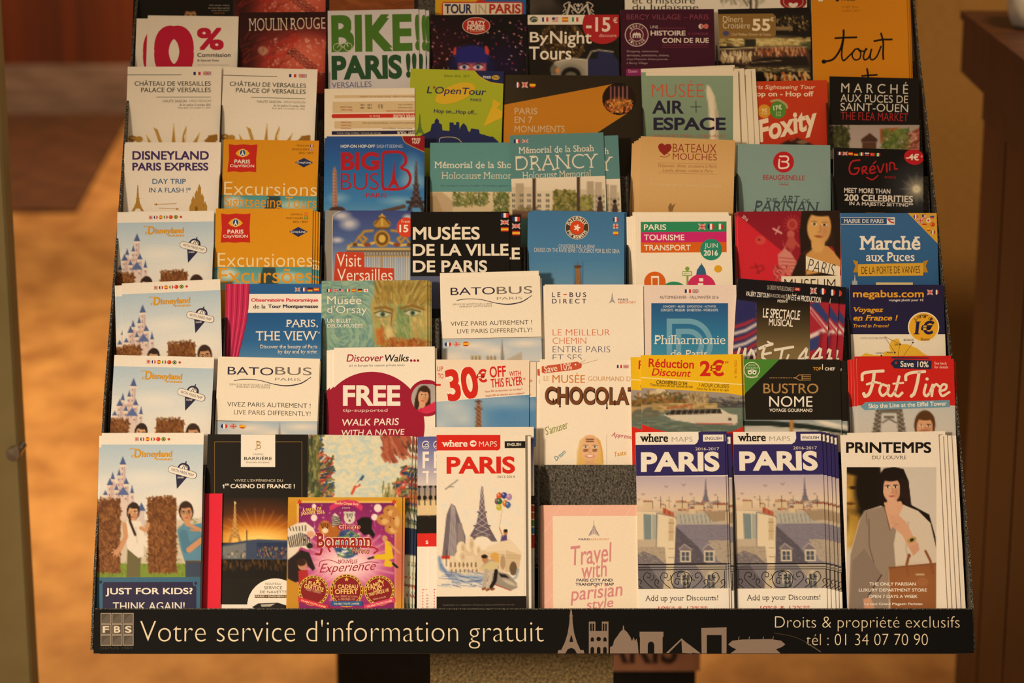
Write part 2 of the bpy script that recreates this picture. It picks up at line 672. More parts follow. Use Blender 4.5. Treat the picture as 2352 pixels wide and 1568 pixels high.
        for op in s.ops:
            if not (last and last[0] == op[0] == 'p' and last[2] == op[2]):
                z += step
            last = op
            if op[0] == 'p':
                pts, c = op[1], lin(op[2])
                cyc = (cyc + 1) % 5
                zz = z + cyc * min(2.5e-6, step / 5)
                if len(pts) > 4:
                    tri = geometry.tessellate_polygon([[Vector((a, b, 0)) for a, b in pts]])
                    for t in tri:
                        q = [pts[i] for i in t]
                        if (q[1][0] - q[0][0]) * (q[2][1] - q[0][1]) - (q[1][1] - q[0][1]) * (q[2][0] - q[0][0]) < 0:
                            q = q[::-1]
                        add(q, c, zz)
                else:
                    add(pts, c, zz)
            elif op[0] == 't':
                _, t, (x0, y0, x1, y1), c, w, r, it, sf, o, ex, ey = op
                A, TF, mn, mx, nf = text_geo(t, w, sf, it)
                cx, cy = (x0 + x1) / 2, (y0 + y1) / 2
                sx = (x1 - x0) / max(1e-6, mx[0] - mn[0])
                sy = (y1 - y0) / max(1e-6, mx[1] - mn[1])
                if sx > 9 * sy or t in '-–':
                    sx = (x1 - x0) / max(0.05, mx[0] - mn[0])
                qx = (A[:, 0] - (mn[0] + mx[0]) / 2) * sx
                qy = -(A[:, 1] - (mn[1] + mx[1]) / 2) * sy
                X = cx + qx * math.cos(r) - qy * math.sin(r)
                Y = cy + qx * math.sin(r) + qy * math.cos(r)
                L2 = o + np.outer((X - cx) / 100, ex) + np.outer((Y - cy) / 100, ey)
                cl = lin(c)
                for i, f in enumerate(TF):
                    add([tuple(L2[k]) for k in f], cl, z + (i // nf) * 2.5e-6 + (1.2e-6 if len(f) == 4 else 0))
            else:
                p = op[1]
                x0, y0, x1, y1 = p.box
                keep = op[2].reshape(-1) if op[0] == 'd' else None
                k = [np.array(s.loc(*q)) for q in ((x0, y0), (x1, y0), (x0, y1), (x1, y1))]
                S, T = np.meshgrid(np.linspace(0, 1, p.nx), np.linspace(0, 1, p.ny))
                Q = (k[0] * ((1 - S) * (1 - T))[..., None] + k[1] * (S * (1 - T))[..., None]
                     + k[2] * ((1 - S) * T)[..., None] + k[3] * (S * T)[..., None])
                vis = (Q[..., 0] > -0.002) & (Q[..., 0] < W + 0.002) & (Q[..., 1] < H + 0.002)
                Q[..., 0] = np.clip(Q[..., 0], 0, W)
                Q[..., 1] = np.clip(Q[..., 1], 0, H)
                C = np.where(p.A <= 0.04045, p.A / 12.92, ((p.A + 0.055) / 1.055) ** 2.4)
                n = len(V)
                V.extend(pt(float(a), float(b), z) for a, b in Q.reshape(-1, 2))
                CL = [tuple(c) for c in C.reshape(-1, 3)]
                vv = vis.reshape(-1)
                for j in range(p.ny - 1):
                    for i in range(p.nx - 1):
                        a = j * p.nx + i
                        q = [a, a + p.nx, a + p.nx + 1, a + 1]
                        if vv[a] and vv[a + p.nx + 1] and (keep is None or max(keep[a], keep[a + 1], keep[a + p.nx], keep[a + p.nx + 1]) <= 1.06):
                            F.append([n + t for t in q])
                            MI.append(0)
                            FC.append([CL[t] for t in q])
        me = bpy.data.meshes.new(s.name)
        me.from_pydata(V, [], F)
        me.materials.append(M_GLOSS if s.gloss else M_MATT)
        me.materials.append(M_PAPER)
        me.polygons.foreach_set('material_index', MI)
        at = me.color_attributes.new('Col', 'FLOAT_COLOR', 'CORNER')
        buf = np.ones((sum(len(c) for c in FC), 4), np.float32)
        buf[:, :3] = np.array([c for f in FC for c in f], np.float32)
        at.data.foreach_set('color', buf.reshape(-1))
        me.update()
        o = bpy.data.objects.new(s.name, me)
        sc.collection.objects.link(o)
        o.location = nb
        tag(o, s.label, s.cat, s.group)
        # leaflets of the same print tucked behind this one: dx, dy in photo pixels, dn in millimetres, turn in degrees
        for i, (dx, dy, dn, turn, label) in enumerate(s.back):
            c = o.copy()
            sc.collection.objects.link(c)
            k = DEPTH[s.tier] / FPX
            c.location = nb + Vector((dx * k, 0, 0)) - Vector((0, math.sin(TILT), math.cos(TILT))) * (dy * k) - NRM * (dn / 1000)
            if turn:
                from mathutils import Quaternion
                c.rotation_mode = 'QUATERNION'
                c.rotation_quaternion = Quaternion(NRM, math.radians(turn))
            c['label'] = label
        return o


# ------------------------------------------------------------------ the setting
M_FLOOR = noise_mat('orange_tan_floor', '84542b', 'b9854c', 9, 0.75, stretch=(1, 0.6, 1), lo=0.25, hi=0.75, spec=0.2)
M_WOOD = noise_mat('red_brown_wood', '3a1607', '6b2c0c', 3.0, 0.5, stretch=(3.2, 1, 0.12), spec=0.3)
M_DARKWOOD = noise_mat('dark_counter_wood', '2c1509', '452110', 5, 0.5, stretch=(1, 6, 1), spec=0.25)
M_BROWNWOOD = noise_mat('brown_cabinet_wood', '331707', '4a210b', 4, 0.5, stretch=(5, 5, 0.3), spec=0.25)
M_STONE = noise_mat('grey_pink_stone', '59443a', '80675c', 5, 0.6, stretch=(1, 1, 5))
M_FLOOR_SHADE = noise_mat('brown_floor_shade', '3f2311', '5a331a', 8, 0.85)
M_TANWALL = noise_mat('tan_wallcovering', '6c4c22', '7d5a2c', 60, 0.8, 0.15, stretch=(1, 1, 8))
M_KHAKI = noise_mat('khaki_metal', 'b5a672', 'c2b484', 14, 0.5, spec=0.4)
M_STEEL = noise_mat('brushed_steel', '9a9084', 'c5bbac', 120, 0.3, metal=0.9)
M_BAG = noise_mat('pale_grey_plastic_bag', '8d8884', 'b5b0ab', 20, 0.35, 0.5)


def st(name, geo, mat):
    o = mesh_obj(name, *geo, mat)
    o['kind'] = 'structure'
    return o


st('floor', box(-4.5, 0.3, -0.05, 4.5, 9.9, 0), M_FLOOR)
st('wall_back', box(-4.5, 9.84, 0, 4.5, 9.95, 3.0), M_WOOD)
st('baseboard_back', box(-4.5, 9.80, 0, 4.5, 9.84, 0.215, 0.004), M_STONE)
st('wall_right', box(0.70, 4.0, 0, 3.0, 4.12, 3.0), M_TANWALL)


def on_floor(px, py, z=0.0):
    d = ray(px, py)
    return CAM + d * ((z - CAM.z) / d.z)


# dark sheet standing in for shade on the floor by the far wall
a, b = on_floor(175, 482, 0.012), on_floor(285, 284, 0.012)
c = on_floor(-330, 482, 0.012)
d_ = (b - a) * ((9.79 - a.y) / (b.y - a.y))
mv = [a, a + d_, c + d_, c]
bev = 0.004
o = mesh_obj('floor_shade_sheet', *prism([Vector((p.x, p.y, 0)) for p in mv], (0, 0, 0.012)), M_FLOOR_SHADE, origin=(mv[2].x + 0.5, mv[2].y, 0))
tag(o, 'dark brown sheet standing in for shade on the orange floor before the far wooden wall', 'shade sheet')

# khaki post at the left border with a round steel stud
pe = empty('metal_post', (-0.70, 2.62, 0))
tag(pe, 'khaki metal post with a round steel stud at the left edge', 'post')
mesh_obj('upright', *box(-0.82, 2.60, 0, -0.584, 2.64, 2.3, 0.003), M_KHAKI, parent=pe)
k = on_y(37, 1034, 2.588)
kn = mesh_obj('stud', *join([lathe([(0.0045, -0.02), (0.0045, 0.012)], k + Vector((0.004, 0, 0)), (0, -1, 0)), lathe([(0.0078, 0.006), (0.0088, 0.008), (0.0088, 0.016), (0.0078, 0.018), (0.001, 0.0182)], k + Vector((0, 0, 0)), (0, -1, 0))]), M_STEEL, parent=pe)
kn['label'] = 'round steel stud'

# dark wooden counter on the right
A_ = on_y(2206, 24, 3.4)
d = ray(2350, 136)
B_ = CAM + d * ((A_.z - CAM.z) / d.z)
dr = (B_ - A_).normalized()
bk = Vector((-dr.y, dr.x, 0)).normalized()
if bk.x < 0:
    bk = -bk
zb = on_y(2203, 163, 3.4).z
ce = empty('wooden_counter', ((A_ + dr * 0.6 + bk * 0.25).x, (A_ + dr * 0.6 + bk * 0.25).y, 0))
tag(ce, 'dark brown wooden counter with a thick overhanging top at the right edge', 'counter')


def slab(p0, p1, depth, z0, z1):
    q = [p0, p1, p1 + bk * depth, p0 + bk * depth]
    return prism([Vector((v.x, v.y, z0)) for v in q], (0, 0, z1 - z0))


mesh_obj('counter_top', *join([slab(A_ - dr * 0.0, A_ + dr * 1.3, 0.5, A_.z - 0.012, A_.z), slab(A_ + bk * 0.004 + dr * 0.004, A_ + dr * 1.3, 0.49, zb, A_.z - 0.012)]), M_DARKWOOD, parent=ce)
E_ = A_ + dr * 0.085 + bk * 0.03
mesh_obj('counter_body', *slab(E_, E_ + dr * 1.2, 0.40, 0.0, zb), M_BROWNWOOD, parent=ce)
mesh_obj('molding', *slab(E_ + dr * 0.05 - bk * 0.012, E_ + dr * 1.2, 0.012, zb - 0.05, zb), M_DARKWOOD, parent=ce)
for i in range(6):
    p0 = E_ + dr * (0.03 + i * 0.2) - bk * 0.006
    mesh_obj('front_board', *slab(p0, p0 + dr * 0.19, 0.006, 0.06, zb - 0.05), M_BROWNWOOD, parent=ce)

# pale bag on the counter
bc = on_y(2412, 26, 3.18)
R = random.Random(3)
bv, bf = [], []
nu, nv = 28, 16
for j in range(nv + 1):
    for i in range(nu):
        t, f = 2 * math.pi * i / nu, math.pi * j / nv
        r = 1 + 0.05 * math.sin(3 * t + 2 * f) + 0.03 * math.sin(7 * t - 3 * f)
        bv.append(Vector((math.sin(f) * math.cos(t) * 0.06 * r, math.sin(f) * math.sin(t) * 0.055 * r, max(-0.05, math.cos(f) * 0.075 * r))))
for j in range(nv):
    for i in range(nu):
        bf.append([j * nu + i, (j + 1) * nu + i, (j + 1) * nu + (i + 1) % nu, j * nu + (i + 1) % nu])
bo = mesh_obj('plastic_bag', bv, bf, M_BAG, smooth=True)
bo.location = Vector((bc.x, bc.y, A_.z + 0.0505))
tag(bo, 'pale grey plastic bag standing on the dark wooden counter', 'bag')

# things standing behind the rack, low down
q0, q1 = on_y(772, 1503, 3.2), on_y(990, 1503, 3.2)
o = mesh_obj('storage_box', *box(q0.x, 3.2, 0, 0.02, 3.5, q0.z + 0.06, 0.004), M_BLACK, origin=((q0.x + 0.02) / 2, 3.35, 0))
tag(o, 'plain black box on the floor behind the left side of the rack post', 'box')
q0, q1, q2 = on_y(1404, 1534, 3.1), on_y(1608, 1542, 3.1), on_y(1604, 1490, 3.1)
de = empty('display_stand', ((q0.x + q1.x) / 2, 3.2, 0))
tag(de, 'low black stand with a pinkish lettered panel behind the right of the rack post', 'stand')
mesh_obj('stand_body', *box(q0.x - 0.06, 3.11, 0, q1.x - 0.005, 3.32, q2.z + 0.02, 0.003), M_BLACK, parent=de)
lp = Leaf(0, 0, (0, 0), (10, 0), 'a8745c', 'lettered_panel', 'x')
Leaf.all.remove(lp)
M_PINK = noise_mat('pinkish_board', '8a5a44', '9a6a52', 30, 0.7)
M_INK = noise_mat('dark_ink', '2a1810', '352016', 30, 0.7)
mesh_obj('lettered_panel', *box(q0.x - 0.05, 3.102, q1.z, q1.x, 3.11, q2.z + 0.02), M_PINK, parent=de)
TA, TF, mn, mx, _ = text_geo('PARIS', 0.03, 0, 0)
sx = (q1.x - q0.x) * 1.05 / (mx[0] - mn[0])
zt = q1.z + 0.012
mesh_obj('lettering', [(q0.x - 0.04 + (v[0] - mn[0]) * sx, 3.1005, zt + (v[1] - mn[1]) * 0.07) for v in TA], TF, M_INK, parent=de)

# ------------------------------------------------------------------ the brochure rack
XL = on_tier(0, 219, 1400, 0.017).x
XR = on_tier(0, 2231, 1400, 0.017).x
XRT = XR - 0.009            # the right side leans in a little towards the top
XL -= 0.0035
XR += 0.0025
bot = [on_tier(t, 1176, TOPS[t] + 484 * 2.25 / DEPTH[t], 0) for t in range(8)]
rack = empty('brochure_rack', ((XL + XR) / 2, 2.36, 0))
tag(rack, 'black tiered brochure rack with a lettered front board, on a grey post', 'rack')


def xr(y):
    return XR + (XRT - XR) * max(0, min(1, (y - bot[0].y) / (bot[7].y - bot[0].y)))


def vdir():
    return Vector((0, -math.sin(TILT), -math.cos(TILT)))


def strip(t, py0, py1, o0, o1, x0=None, x1=None):
    """a plate across tier t between two heights of the photo and two distances out of its plane"""
    P = [on_tier(t, 1176, py0, o0), on_tier(t, 1176, py1, o0), on_tier(t, 1176, py1, o1), on_tier(t, 1176, py0, o1)]
    x0 = XL + 0.003 if x0 is None else x0
    V, F = prism([Vector((x0, p.y, p.z)) for p in P], (1, 0, 0))
    for i in range(4, 8):
        V[i].x = (xr(V[i].y) - 0.003) if x1 is None else x1
    return V, F


for t in range(1, 8):
    mesh_obj('pocket_front', *strip(t, TOPS[t] + 245, TOPS[t] + 470, 0.0153, 0.0168), M_PLASTIC, parent=rack)
    mesh_obj('pocket_floor', *strip(t, TOPS[t] + 485 * 2.25 / DEPTH[t], TOPS[t] + 490 * 2.25 / DEPTH[t], -0.002, 0.0168), M_BLACK, parent=rack)
mesh_obj('pocket_floor', *strip(0, 1488, 1497, -0.002, 0.0168), M_BLACK, parent=rack)
mesh_obj('back_panel', *strip(7, TOPS[7] + 40, TOPS[7] + 480, -0.004, -0.002), M_PLASTIC, parent=rack)
# sloping tray under the pockets
u0, u1 = bot[0] + Vector((0, 0.012, -0.009)), bot[7] + Vector((0, 0.03, -0.004))
mesh_obj('under_tray', *prism([Vector((XL + 0.003, p.y, p.z)) for p in (u0, u1, u1 + Vector((0, 0, -0.006)), u0 + Vector((0, 0, -0.006)))], (XR - XL - 0.006, 0, 0)), M_BLACK, parent=rack)
# side panels
prof = [on_tier(0, 1176, 1492, 0.0165), on_tier(0, 1176, 1398, 0.0165), on_tier(0, 1176, 1290, 0.0135)] + [on_tier(t, 1176, TOPS[t] + 96, 0.010) for t in range(1, 8)] + [on_tier(7, 1176, TOPS[7] + 30, 0.010)]
tp = prof[-1]
prof += [tp + Vector((0, 0.05, 0.0)), u1 + Vector((0, 0.035, 0.02)), u1 + Vector((0, 0.02, -0.01)), u0 + Vector((0, 0.01, -0.002))]
for nm, f in (('side_panel', lambda y: XL), ('side_panel', lambda y: xr(y) - 0.0022)):
    V, F = prism([Vector((f(p.y), p.y, p.z)) for p in prof], (0.0022, 0, 0))
    o = mesh_obj(nm, V, F, [M_PLASTIC, M_EDGE], [0, 0] + [1 if i < 11 else 0 for i in range(len(prof))], parent=rack)
# curved fins between the columns
FINS = {0: [472, 1237, 1682], 1: [493, 744, 1946], 2: [519, 741, 1010, 1947], 3: [493, 739, 1205, 1441, 1687], 4: [507, 733, 981, 1443, 1693, 1910],
        5: [510, 729, 1475, 1899], 6: [549, 750, 988, 1210, 1646]}
for t, xs in FINS.items():
    for px in xs:
        y0 = TOPS[t] + 74
        x = on_tier(t, px, y0, 0.006).x
        pp = [(0, 2), (3, 6), (9, 9), (22, 11.5), (60, 13.5), (130, 14.6), (380, 14.8), (380, 0.0), (12, 0.0)]
        P = [on_tier(t, 1176, y0 + a, b / 1000) for a, b in pp]
        mesh_obj('divider', *prism([Vector((x - 0.0007, p.y, p.z)) for p in P], (0.0014, 0, 0)), M_BLACK, parent=rack)
# front board with its printing
L = Leaf(0, 14, (60, 62), (112, 62), '080707', 'front_board', None, 19.2)
Leaf.all.remove(L)
L.A = on_tier(0, 218, 1399, L.off)
pr = on_tier(0, 2233, 1399, L.off)
L.W = (pr - L.A).length
L.u = Vector((1, 0, 0))
L.H = (on_tier(0, 218, 1500, L.off) - L.A).dot(L.v)
L.thick = 0.0022
L.gloss = False
L.ang = 0
I_ = 'efe2c8'
for j in range(3):
    for i in range(3):
        x, y = 88 + i * 55, 80 + j * 54
        L.R(x, y, x + 52, y + 52, 'b3a698').R(x + 3, y + 3, x + 49, y + 49, '5c544e')
        if j != 1:
            L.P([(x + 3, y + 49), (x + 12, y + 30), (x + 30, y + 12), (x + 49, y + 4), (x + 49, y + 49)], '6a625c')
        else:
            L.T('FBS'[i], x + 10, y + 10, x + 42, y + 43, 'e9dfcf', 0.035)
L.T('DEPUIS 1989', 88, 246, 245, 258, '3f3a36', 0.01)
L.T("Votre service d'information gratuit", 282, 114, 2264, 254, I_, -0.018)
L.crop = 15
S_ = '8b7a70'
K_ = '080707'
L.P([(237, 62), (241, 62), (244, 80), (247, 130), (254, 180), (268, 225), (285, 262), (300, 262), (304, 279), (172, 279), (176, 262), (190, 262), (208, 225), (222, 180), (230, 130), (233, 80)], S_)
L.P([(238, 190), (242, 190), (250, 222), (230, 222)], K_).P([(210, 279), (222, 258), (240, 250), (256, 258), (268, 279)], K_).R(230, 92, 248, 97, S_).R(222, 222, 258, 230, S_)
L.R(326, 122, 422, 279, S_).R(358, 122, 390, 168, K_)
for x in (336, 348, 398, 410):
    L.R(x - 4, 132, x + 4, 168, K_)
for x in (343, 405):
    L.E(x, 208, 8, 9, K_, 18).R(x - 8, 208, x + 8, 220, K_)
L.E(374, 208, 11, 11, K_, 20)
for x in (343, 374, 405):
    L.E(x, 256, 9, 10, K_, 18).R(x - 9, 256, x + 9, 280, K_)
L.P([(430, 279), (430, 248), (444, 240), (450, 215), (464, 196), (480, 172), (492, 162), (494, 142), (498, 142), (500, 162), (514, 174), (530, 198), (538, 218), (546, 198), (552, 218), (560, 205), (566, 230), (570, 279)], S_)
L.P([(575, 172), (692, 172), (692, 196), (688, 200), (688, 279), (577, 279), (577, 200), (575, 196)], S_).E(631, 238, 16, 18, K_, 20).R(615, 238, 647, 280, K_)
L.P([(780, 205), (876, 279), (836, 275), (784, 206)], S_).P([(780, 205), (784, 275), (836, 279), (784, 206)], S_).P([(784, 210), (866, 274), (790, 274)], S_).P([(705, 276), (780, 205), (784, 210), (718, 276)], S_).P([(722, 272), (778, 219), (782, 272)], K_)
L.P([(878, 154), (1002, 150), (1002, 279), (978, 279), (978, 188), (905, 188), (905, 279), (880, 279)], S_)
L.P([(1010, 234), (1030, 216), (1080, 210), (1220, 208), (1270, 216), (1290, 234), (1275, 246), (1245, 258), (1268, 279), (1020, 279), (1050, 258), (1025, 246)], S_)
for x in (1064, 1115, 1184, 1232):
    L.LN([(x, 196), (x - 4, 214)], 3, S_)
L.T('Droits & propriété exclusifs', 1240, 96, 2146, 170, I_, -0.02).T('tél : 01 34 07 70 90', 1394, 182, 1990, 238, I_, -0.02)
L.S([(1235, 178), (1330, 196), (1400, 228), (1466, 272)], 2.5, '4a4238').S([(1395, 228), (1430, 248), (1462, 270)], 4, '6f6555')
fb = L.build()
for kk in ('label', 'category', 'group'):
    if kk in fb:
        del fb[kk]
fb.parent = rack
fb.location = fb.location - rack.location
mesh_obj('board_edge', *strip(0, 1396.6, 1399, 0.0168, 0.0192, XL + 0.0035, XR - 0.0025), M_EDGE, parent=rack)
# post and foot
px0, px1 = on_y(988, 1535, 2.27).x, on_y(1409, 1535, 2.27).x


def under(y):
    t = (y - u0.y) / (u1.y - u0.y)
    return u0.z - 0.006 + (u1.z - u0.z) * t


mesh_obj('post', *prism([Vector((px0, 2.27, 0.03)), Vector((px0, 2.40, 0.03)), Vector((px0, 2.40, under(2.40))), Vector((px0, 2.27, under(2.27)))], (px1 - px0, 0, 0)), M_POST, parent=rack)
mesh_obj('foot_plate', *box(XL + 0.1, 2.1, 0, XR - 0.1, 2.62, 0.03, 0.004), M_BLACK, parent=rack)


# ------------------------------------------------------------------ the leaflets, row by row from the bottom
WH = 'f4f0ea'


def tower(p, x, top, base, w, c='8a6a3c', lat=None):
    """an iron lattice tower in a printed picture"""
    h = base - top
    p.p([(x - w * 0.03, top), (x + w * 0.03, top), (x + w * 0.1, top + h * 0.45), (x + w * 0.2, top + h * 0.7), (x + w * 0.5, base),
         (x + w * 0.3, base), (x + w * 0.17, base - h * 0.12), (x - w * 0.17, base - h * 0.12), (x - w * 0.3, base), (x - w * 0.5, base),
         (x - w * 0.2, top + h * 0.7), (x - w * 0.1, top + h * 0.45)], c)
    for t, k in ((0.45, 0.16), (0.7, 0.28), (0.86, 0.36)):
        p.r(x - w * k, top + h * t, x + w * k, top + h * (t + 0.03), c)
    if lat:
        for i in range(8):
            t0, t1 = i / 9, (i + 1) / 9
            k0, k1 = 0.03 + t0 ** 2 * 0.3, 0.03 + t1 ** 2 * 0.3
            p.s_([(x - w * k0, top + h * t0), (x + w * k1, top + h * t1)], w * 0.02, lat, 0.8)
            p.s_([(x + w * k0, top + h * t0), (x - w * k1, top + h * t1)], w * 0.02, lat, 0.8)
    return p


def flat_tower(L, x, top, base, w, c):
    h = base - top
    L.P([(x - w * 0.03, top), (x + w * 0.03, top), (x + w * 0.1, top + h * 0.5), (x + w * 0.2, top + h * 0.75), (x + w * 0.5, base),
         (x + w * 0.28, base), (x + w * 0.14, base - h * 0.1), (x - w * 0.14, base - h * 0.1), (x - w * 0.28, base), (x - w * 0.5, base),
         (x - w * 0.2, top + h * 0.75), (x - w * 0.1, top + h * 0.5)], c)
    for t, k in ((0.5, 0.17), (0.75, 0.3)):
        L.R(x - w * k, top + h * t, x + w * k, top + h * (t + 0.03), c)
    return L


DREF = (10, 120, 50, 955)


def art_castle(L, ymax=800):
    p = Pic(80, 145, 960, ymax, 8, 'dfe6ee')
    k = (ymax - 145) / 1100
    p.g([(0, 'b5cfe8'), (0.25 / k, 'd9e4ee'), (0.5 / k, 'eeebe8'), (1, 'e9e2da')])
    for x, y, rx, ry in ((150, 480, 80, 60), (480, 420, 160, 50), (760, 600, 200, 70)):
        p.b(x, y, rx, ry, 'f3f1ee', 1.6, 0, 0.6)
    st, sh, rf = 'e3d2cf', 'c3aeb4', '4d629c'
    p.r(140, 560, 350, 800, st)
    p.r(200, 500, 330, 560, 'd8c3c0')
    for x, w, y0, y1, ry in ((293, 46, 310, 620, 240), (262, 26, 400, 620, 345), (210, 30, 430, 620, 370), (187, 44, 480, 700, 420), (150, 34, 560, 720, 520), (320, 40, 470, 620, 420),
                             (368, 28, 545, 720, 480), (240, 30, 520, 700, 470)):
        p.r(x - w / 2, y0, x + w / 2, y1, st)
        p.r(x + w * 0.1, y0, x + w / 2, y1, sh, 0.6)
        p.r(x - w * 0.62, y0, x + w * 0.62, y0 + 16, 'efe2d6')
        p.p([(x - w * 0.6, y0), (x, ry), (x + w * 0.6, y0)], rf)
        for yy in range(int(y0) + 34, int(y1) - 20, 44):
            p.b(x - w * 0.1, yy, 5, 9, '8d7a8c', 0.5)
    p.p([(245, 560), (295, 490), (345, 560)], '5a70aa')
    p.s_([(190, 500), (240, 470), (290, 470)], 12, 'd9b0a8')
    if ymax > 900:
        p.r(60, 760, 960, 1240, 'd6cdbd', 0.7)
        p.dabs(150, 26, 12, ['8a8f5a', 'b7ae94', '9a9a78', 'c9bda5'], (-40, 40), 3, (440, 740, 960, 1120), 0.6)
        p.r(80, 1120, 960, 1240, '7f9a3a')
        p.dabs(150, 18, 6, ['6c8a30', '93ab48', '587528'], (70, 110), 4, (80, 1110, 960, 1235))
        p.r(420, 690, 470, 900, 'd9cbd0')
        p.p([(410, 690), (445, 620), (480, 690)], rf)
        p.b(490, 940, 34, 50, 'efe8e0', 0.2)
    # a clipped brown autumn hedge in the garden
    br = ['7a4a22', '8e5a2c', '6a3d1c', 'a06c38', '5c3216']
    for x0, x1, y0, sd in ((80, 270, 600, 5), (500, 730, 590, 6)):
        if y0 < ymax:
            y1 = min(ymax, 1190)
            p.p([(x0, y1)] + [(x0 + (x1 - x0) * k / 8, y0 + 14 * math.sin(k * 2.3 + sd)) for k in range(9)] + [(x1, y1)], '7d4d25')
            p.dabs(int((x1 - x0) * (y1 - y0) / 170), 26, 11, br, (20, 160), sd, (x0, y0 - 12, x1, y1))
    if ymax > 900:
        # woman in a white top, man in a blue jumper
        p.face(376, 705, 88, 'dca882', '2c1a14', 6, long=False, lips='b0544c')
        
        p.p([(330, 1000), (445, 1040), (430, 1232), (322, 1232)], '6f6a48')
        p.p([(300, 790), (340, 768), (440, 775), (470, 890), (462, 1060), (420, 1075), (330, 1000)], 'efe9e4')
        p.s_([(400, 820), (410, 950)], 14, 'd6cfcb', 0.6).s_([(346, 720), (352, 780), (372, 830), (394, 885)], 20, '33201a')
        p.s_([(305, 800), (318, 900), (275, 990), (240, 1030)], 38, 'd39d77')
        for a in ((215, 1005), (205, 1030), (215, 1055), (245, 1062), (268, 1060)):
            p.s_([(245, 1020), a], 12, 'd39d77')
        p.s_([(440, 830), (480, 850), (500, 800)], 30, 'd39d77')
        p.face(812, 705, 98, 'd29b74', '3a241a', -6, glasses=True)
        p.p([(735, 850), (790, 790), (860, 800), (942, 790), (942, 1095), (800, 1105), (765, 1000)], '5e93b5')
        p.s_([(790, 880), (815, 1000), (940, 930)], 70, '4f83a6')
        p.s_([(835, 1008), (935, 930)], 46, 'd29b74')
        p.s_([(935, 850), (860, 815), (812, 800)], 26, 'd29b74')
        p.s_([(900, 850), (850, 845)], 18, 'c98f69')
        p.r(805, 1100, 945, 1232, '3b4a66')
        p.r(805, 1096, 945, 1112, '5a4638')
    else:
        p.face(376, 705, 88, 'dca882', '2c1a14', 6)
        p.face(812, 705, 98, 'd29b74', '3a241a', -6, glasses=True)
    L.PIC(p)
    for i, kf in enumerate(('gb', 'fr', 'es', 'it', 'cn', 'br', 'jp')):
        x = 408 + i * 43.5
        if kf == 'gb':
            L.FLAG(kf, x - 15, 86, x + 15, 116)
        elif kf == 'jp':
            L.E(x, 101, 10, 10, 'd23b30', 14)
        else:
            L.FLAG(kf, x - 17, 84, x + 17, 118, True)
    L.T('D', 385, 180, 442, 252, 'e3a31c', 0.03, 0, 0.1).T('isneyland', 445, 195, 697, 262, 'e3a31c', 0.035, 0, 0.1)
    L.S([(348, 182), (375, 178), (420, 190), (446, 215)], 5, 'e3a31c').S([(368, 250), (365, 235), (400, 228)], 4, 'e3a31c')
    L.T('PARIS', 566, 258, 698, 274, 'e3a31c', 0.03, 0)
    N = '27294f'
    L.P([(727, 370), (853, 370), (735, 506)], N).E(790, 345, 50, 50, N).E(790, 345, 36, 36, WH)
    L.LN([(812, 283), (795, 350)], 5, N).LN([(812, 283), (760, 372)], 5, N).LN([(806, 310), (835, 372)], 5, N)
    r = 15.5
    pill = lambda rr, ll: [(780 + (x * math.cos(math.radians(r)) - y * math.sin(math.radians(r))), 372 + (x * math.sin(math.radians(r)) + y * math.cos(math.radians(r))))
                           for x, y in [(ll + rr * math.cos(math.radians(t)), rr * math.sin(math.radians(t))) for t in range(-90, 91, 15)]
                           + [(-ll + rr * math.cos(math.radians(t)), rr * math.sin(math.radians(t))) for t in range(90, 271, 15)]]
    L.P(pill(30, 90), N).P(pill(27, 90), WH).T('WITH PARIS MAP', 686, 360, 876, 384, N, 0.0, r)
    L.T('inside', 740, 402, 790, 422, WH, 0.0, 0, 0.2)
    if ymax > 900:
        L.R(60, 1232, 960, 1600, '3a6d93').R(128, 1270, 895, 1600, '29274f')
        for x, y in ((112, 1270), (890, 1280)):
            L.E(x, y, 24, 24, '3a6d93', 24).E(x, y, 13, 13, '29274f', 18)
        L.T('JUST FOR KIDS?', 152, 1318, 864, 1386, WH, 0.035).T('THINK AGAIN!', 212, 1434, 800, 1500, WH, 0.008)


# ---- row 1 (nearest the front board)
L = Leaf(0, 10, (120, 50), (955, 48), WH, 'leaflet', 'leaflet reading JUST FOR KIDS, a castle and two visitors, lowest in the left column', 9)
art_castle(L, 1240)
L.back = [(-3, 5, 2, 0.4, 'leaflet hidden just behind the JUST FOR KIDS leaflet, its left edge showing')]

L = Leaf(0, 10, (900, 546), (1108, 545), 'e8203f', 'leaflet', 'plain bright red leaflet strip standing between the castle leaflet and the black casino leaflet', 7)
L = Leaf(0, 10, (988, 60), (1810, 62), '17130f', 'leaflet', 'black leaflet with gold border and Eiffel Tower at sunset, beside the red strip', 5)
G = '8a6a36'
for q in ([(1043, 920), (1043, 122), (1260, 122)], [(1540, 122), (1758, 122), (1758, 900)]):
    L.LN(q, 4, G)
p = Pic(985, 580, 1812, 1250, 8, '17130f')
p.b(1400, 930, 560, 330, '3a1c0c', 1.4).b(1400, 930, 480, 220, '8f4412', 1.2).b(1400, 930, 400, 150, 'e08a20', 1.1).b(1400, 940, 260, 90, 'ffdf80', 1.2)
for a in range(-165, -10, 14):
    t = math.radians(a)
    p.s_([(1400 + 60 * math.cos(t), 930 + 50 * math.sin(t)), (1400 + 330 * math.cos(t), 930 + 260 * math.sin(t))], 8, 'ffc860', 0.28, 14)
tower(p, 1210, 610, 945, 110, 'b58440', 'ffe2a0')
p.b(1212, 622, 8, 8, 'fff0c0', 1)
p.r(985, 950, 1812, 1250, '14100d').p([(985, 985), (1105, 965), (1300, 930), (1400, 920), (1812, 935), (1812, 1090), (985, 1080)], '3d4d6e')
p.p([(985, 1000), (1300, 950), (1300, 1080), (985, 1080)], '7a7f86')
p.r(1390, 945, 1812, 1075, '27385f')
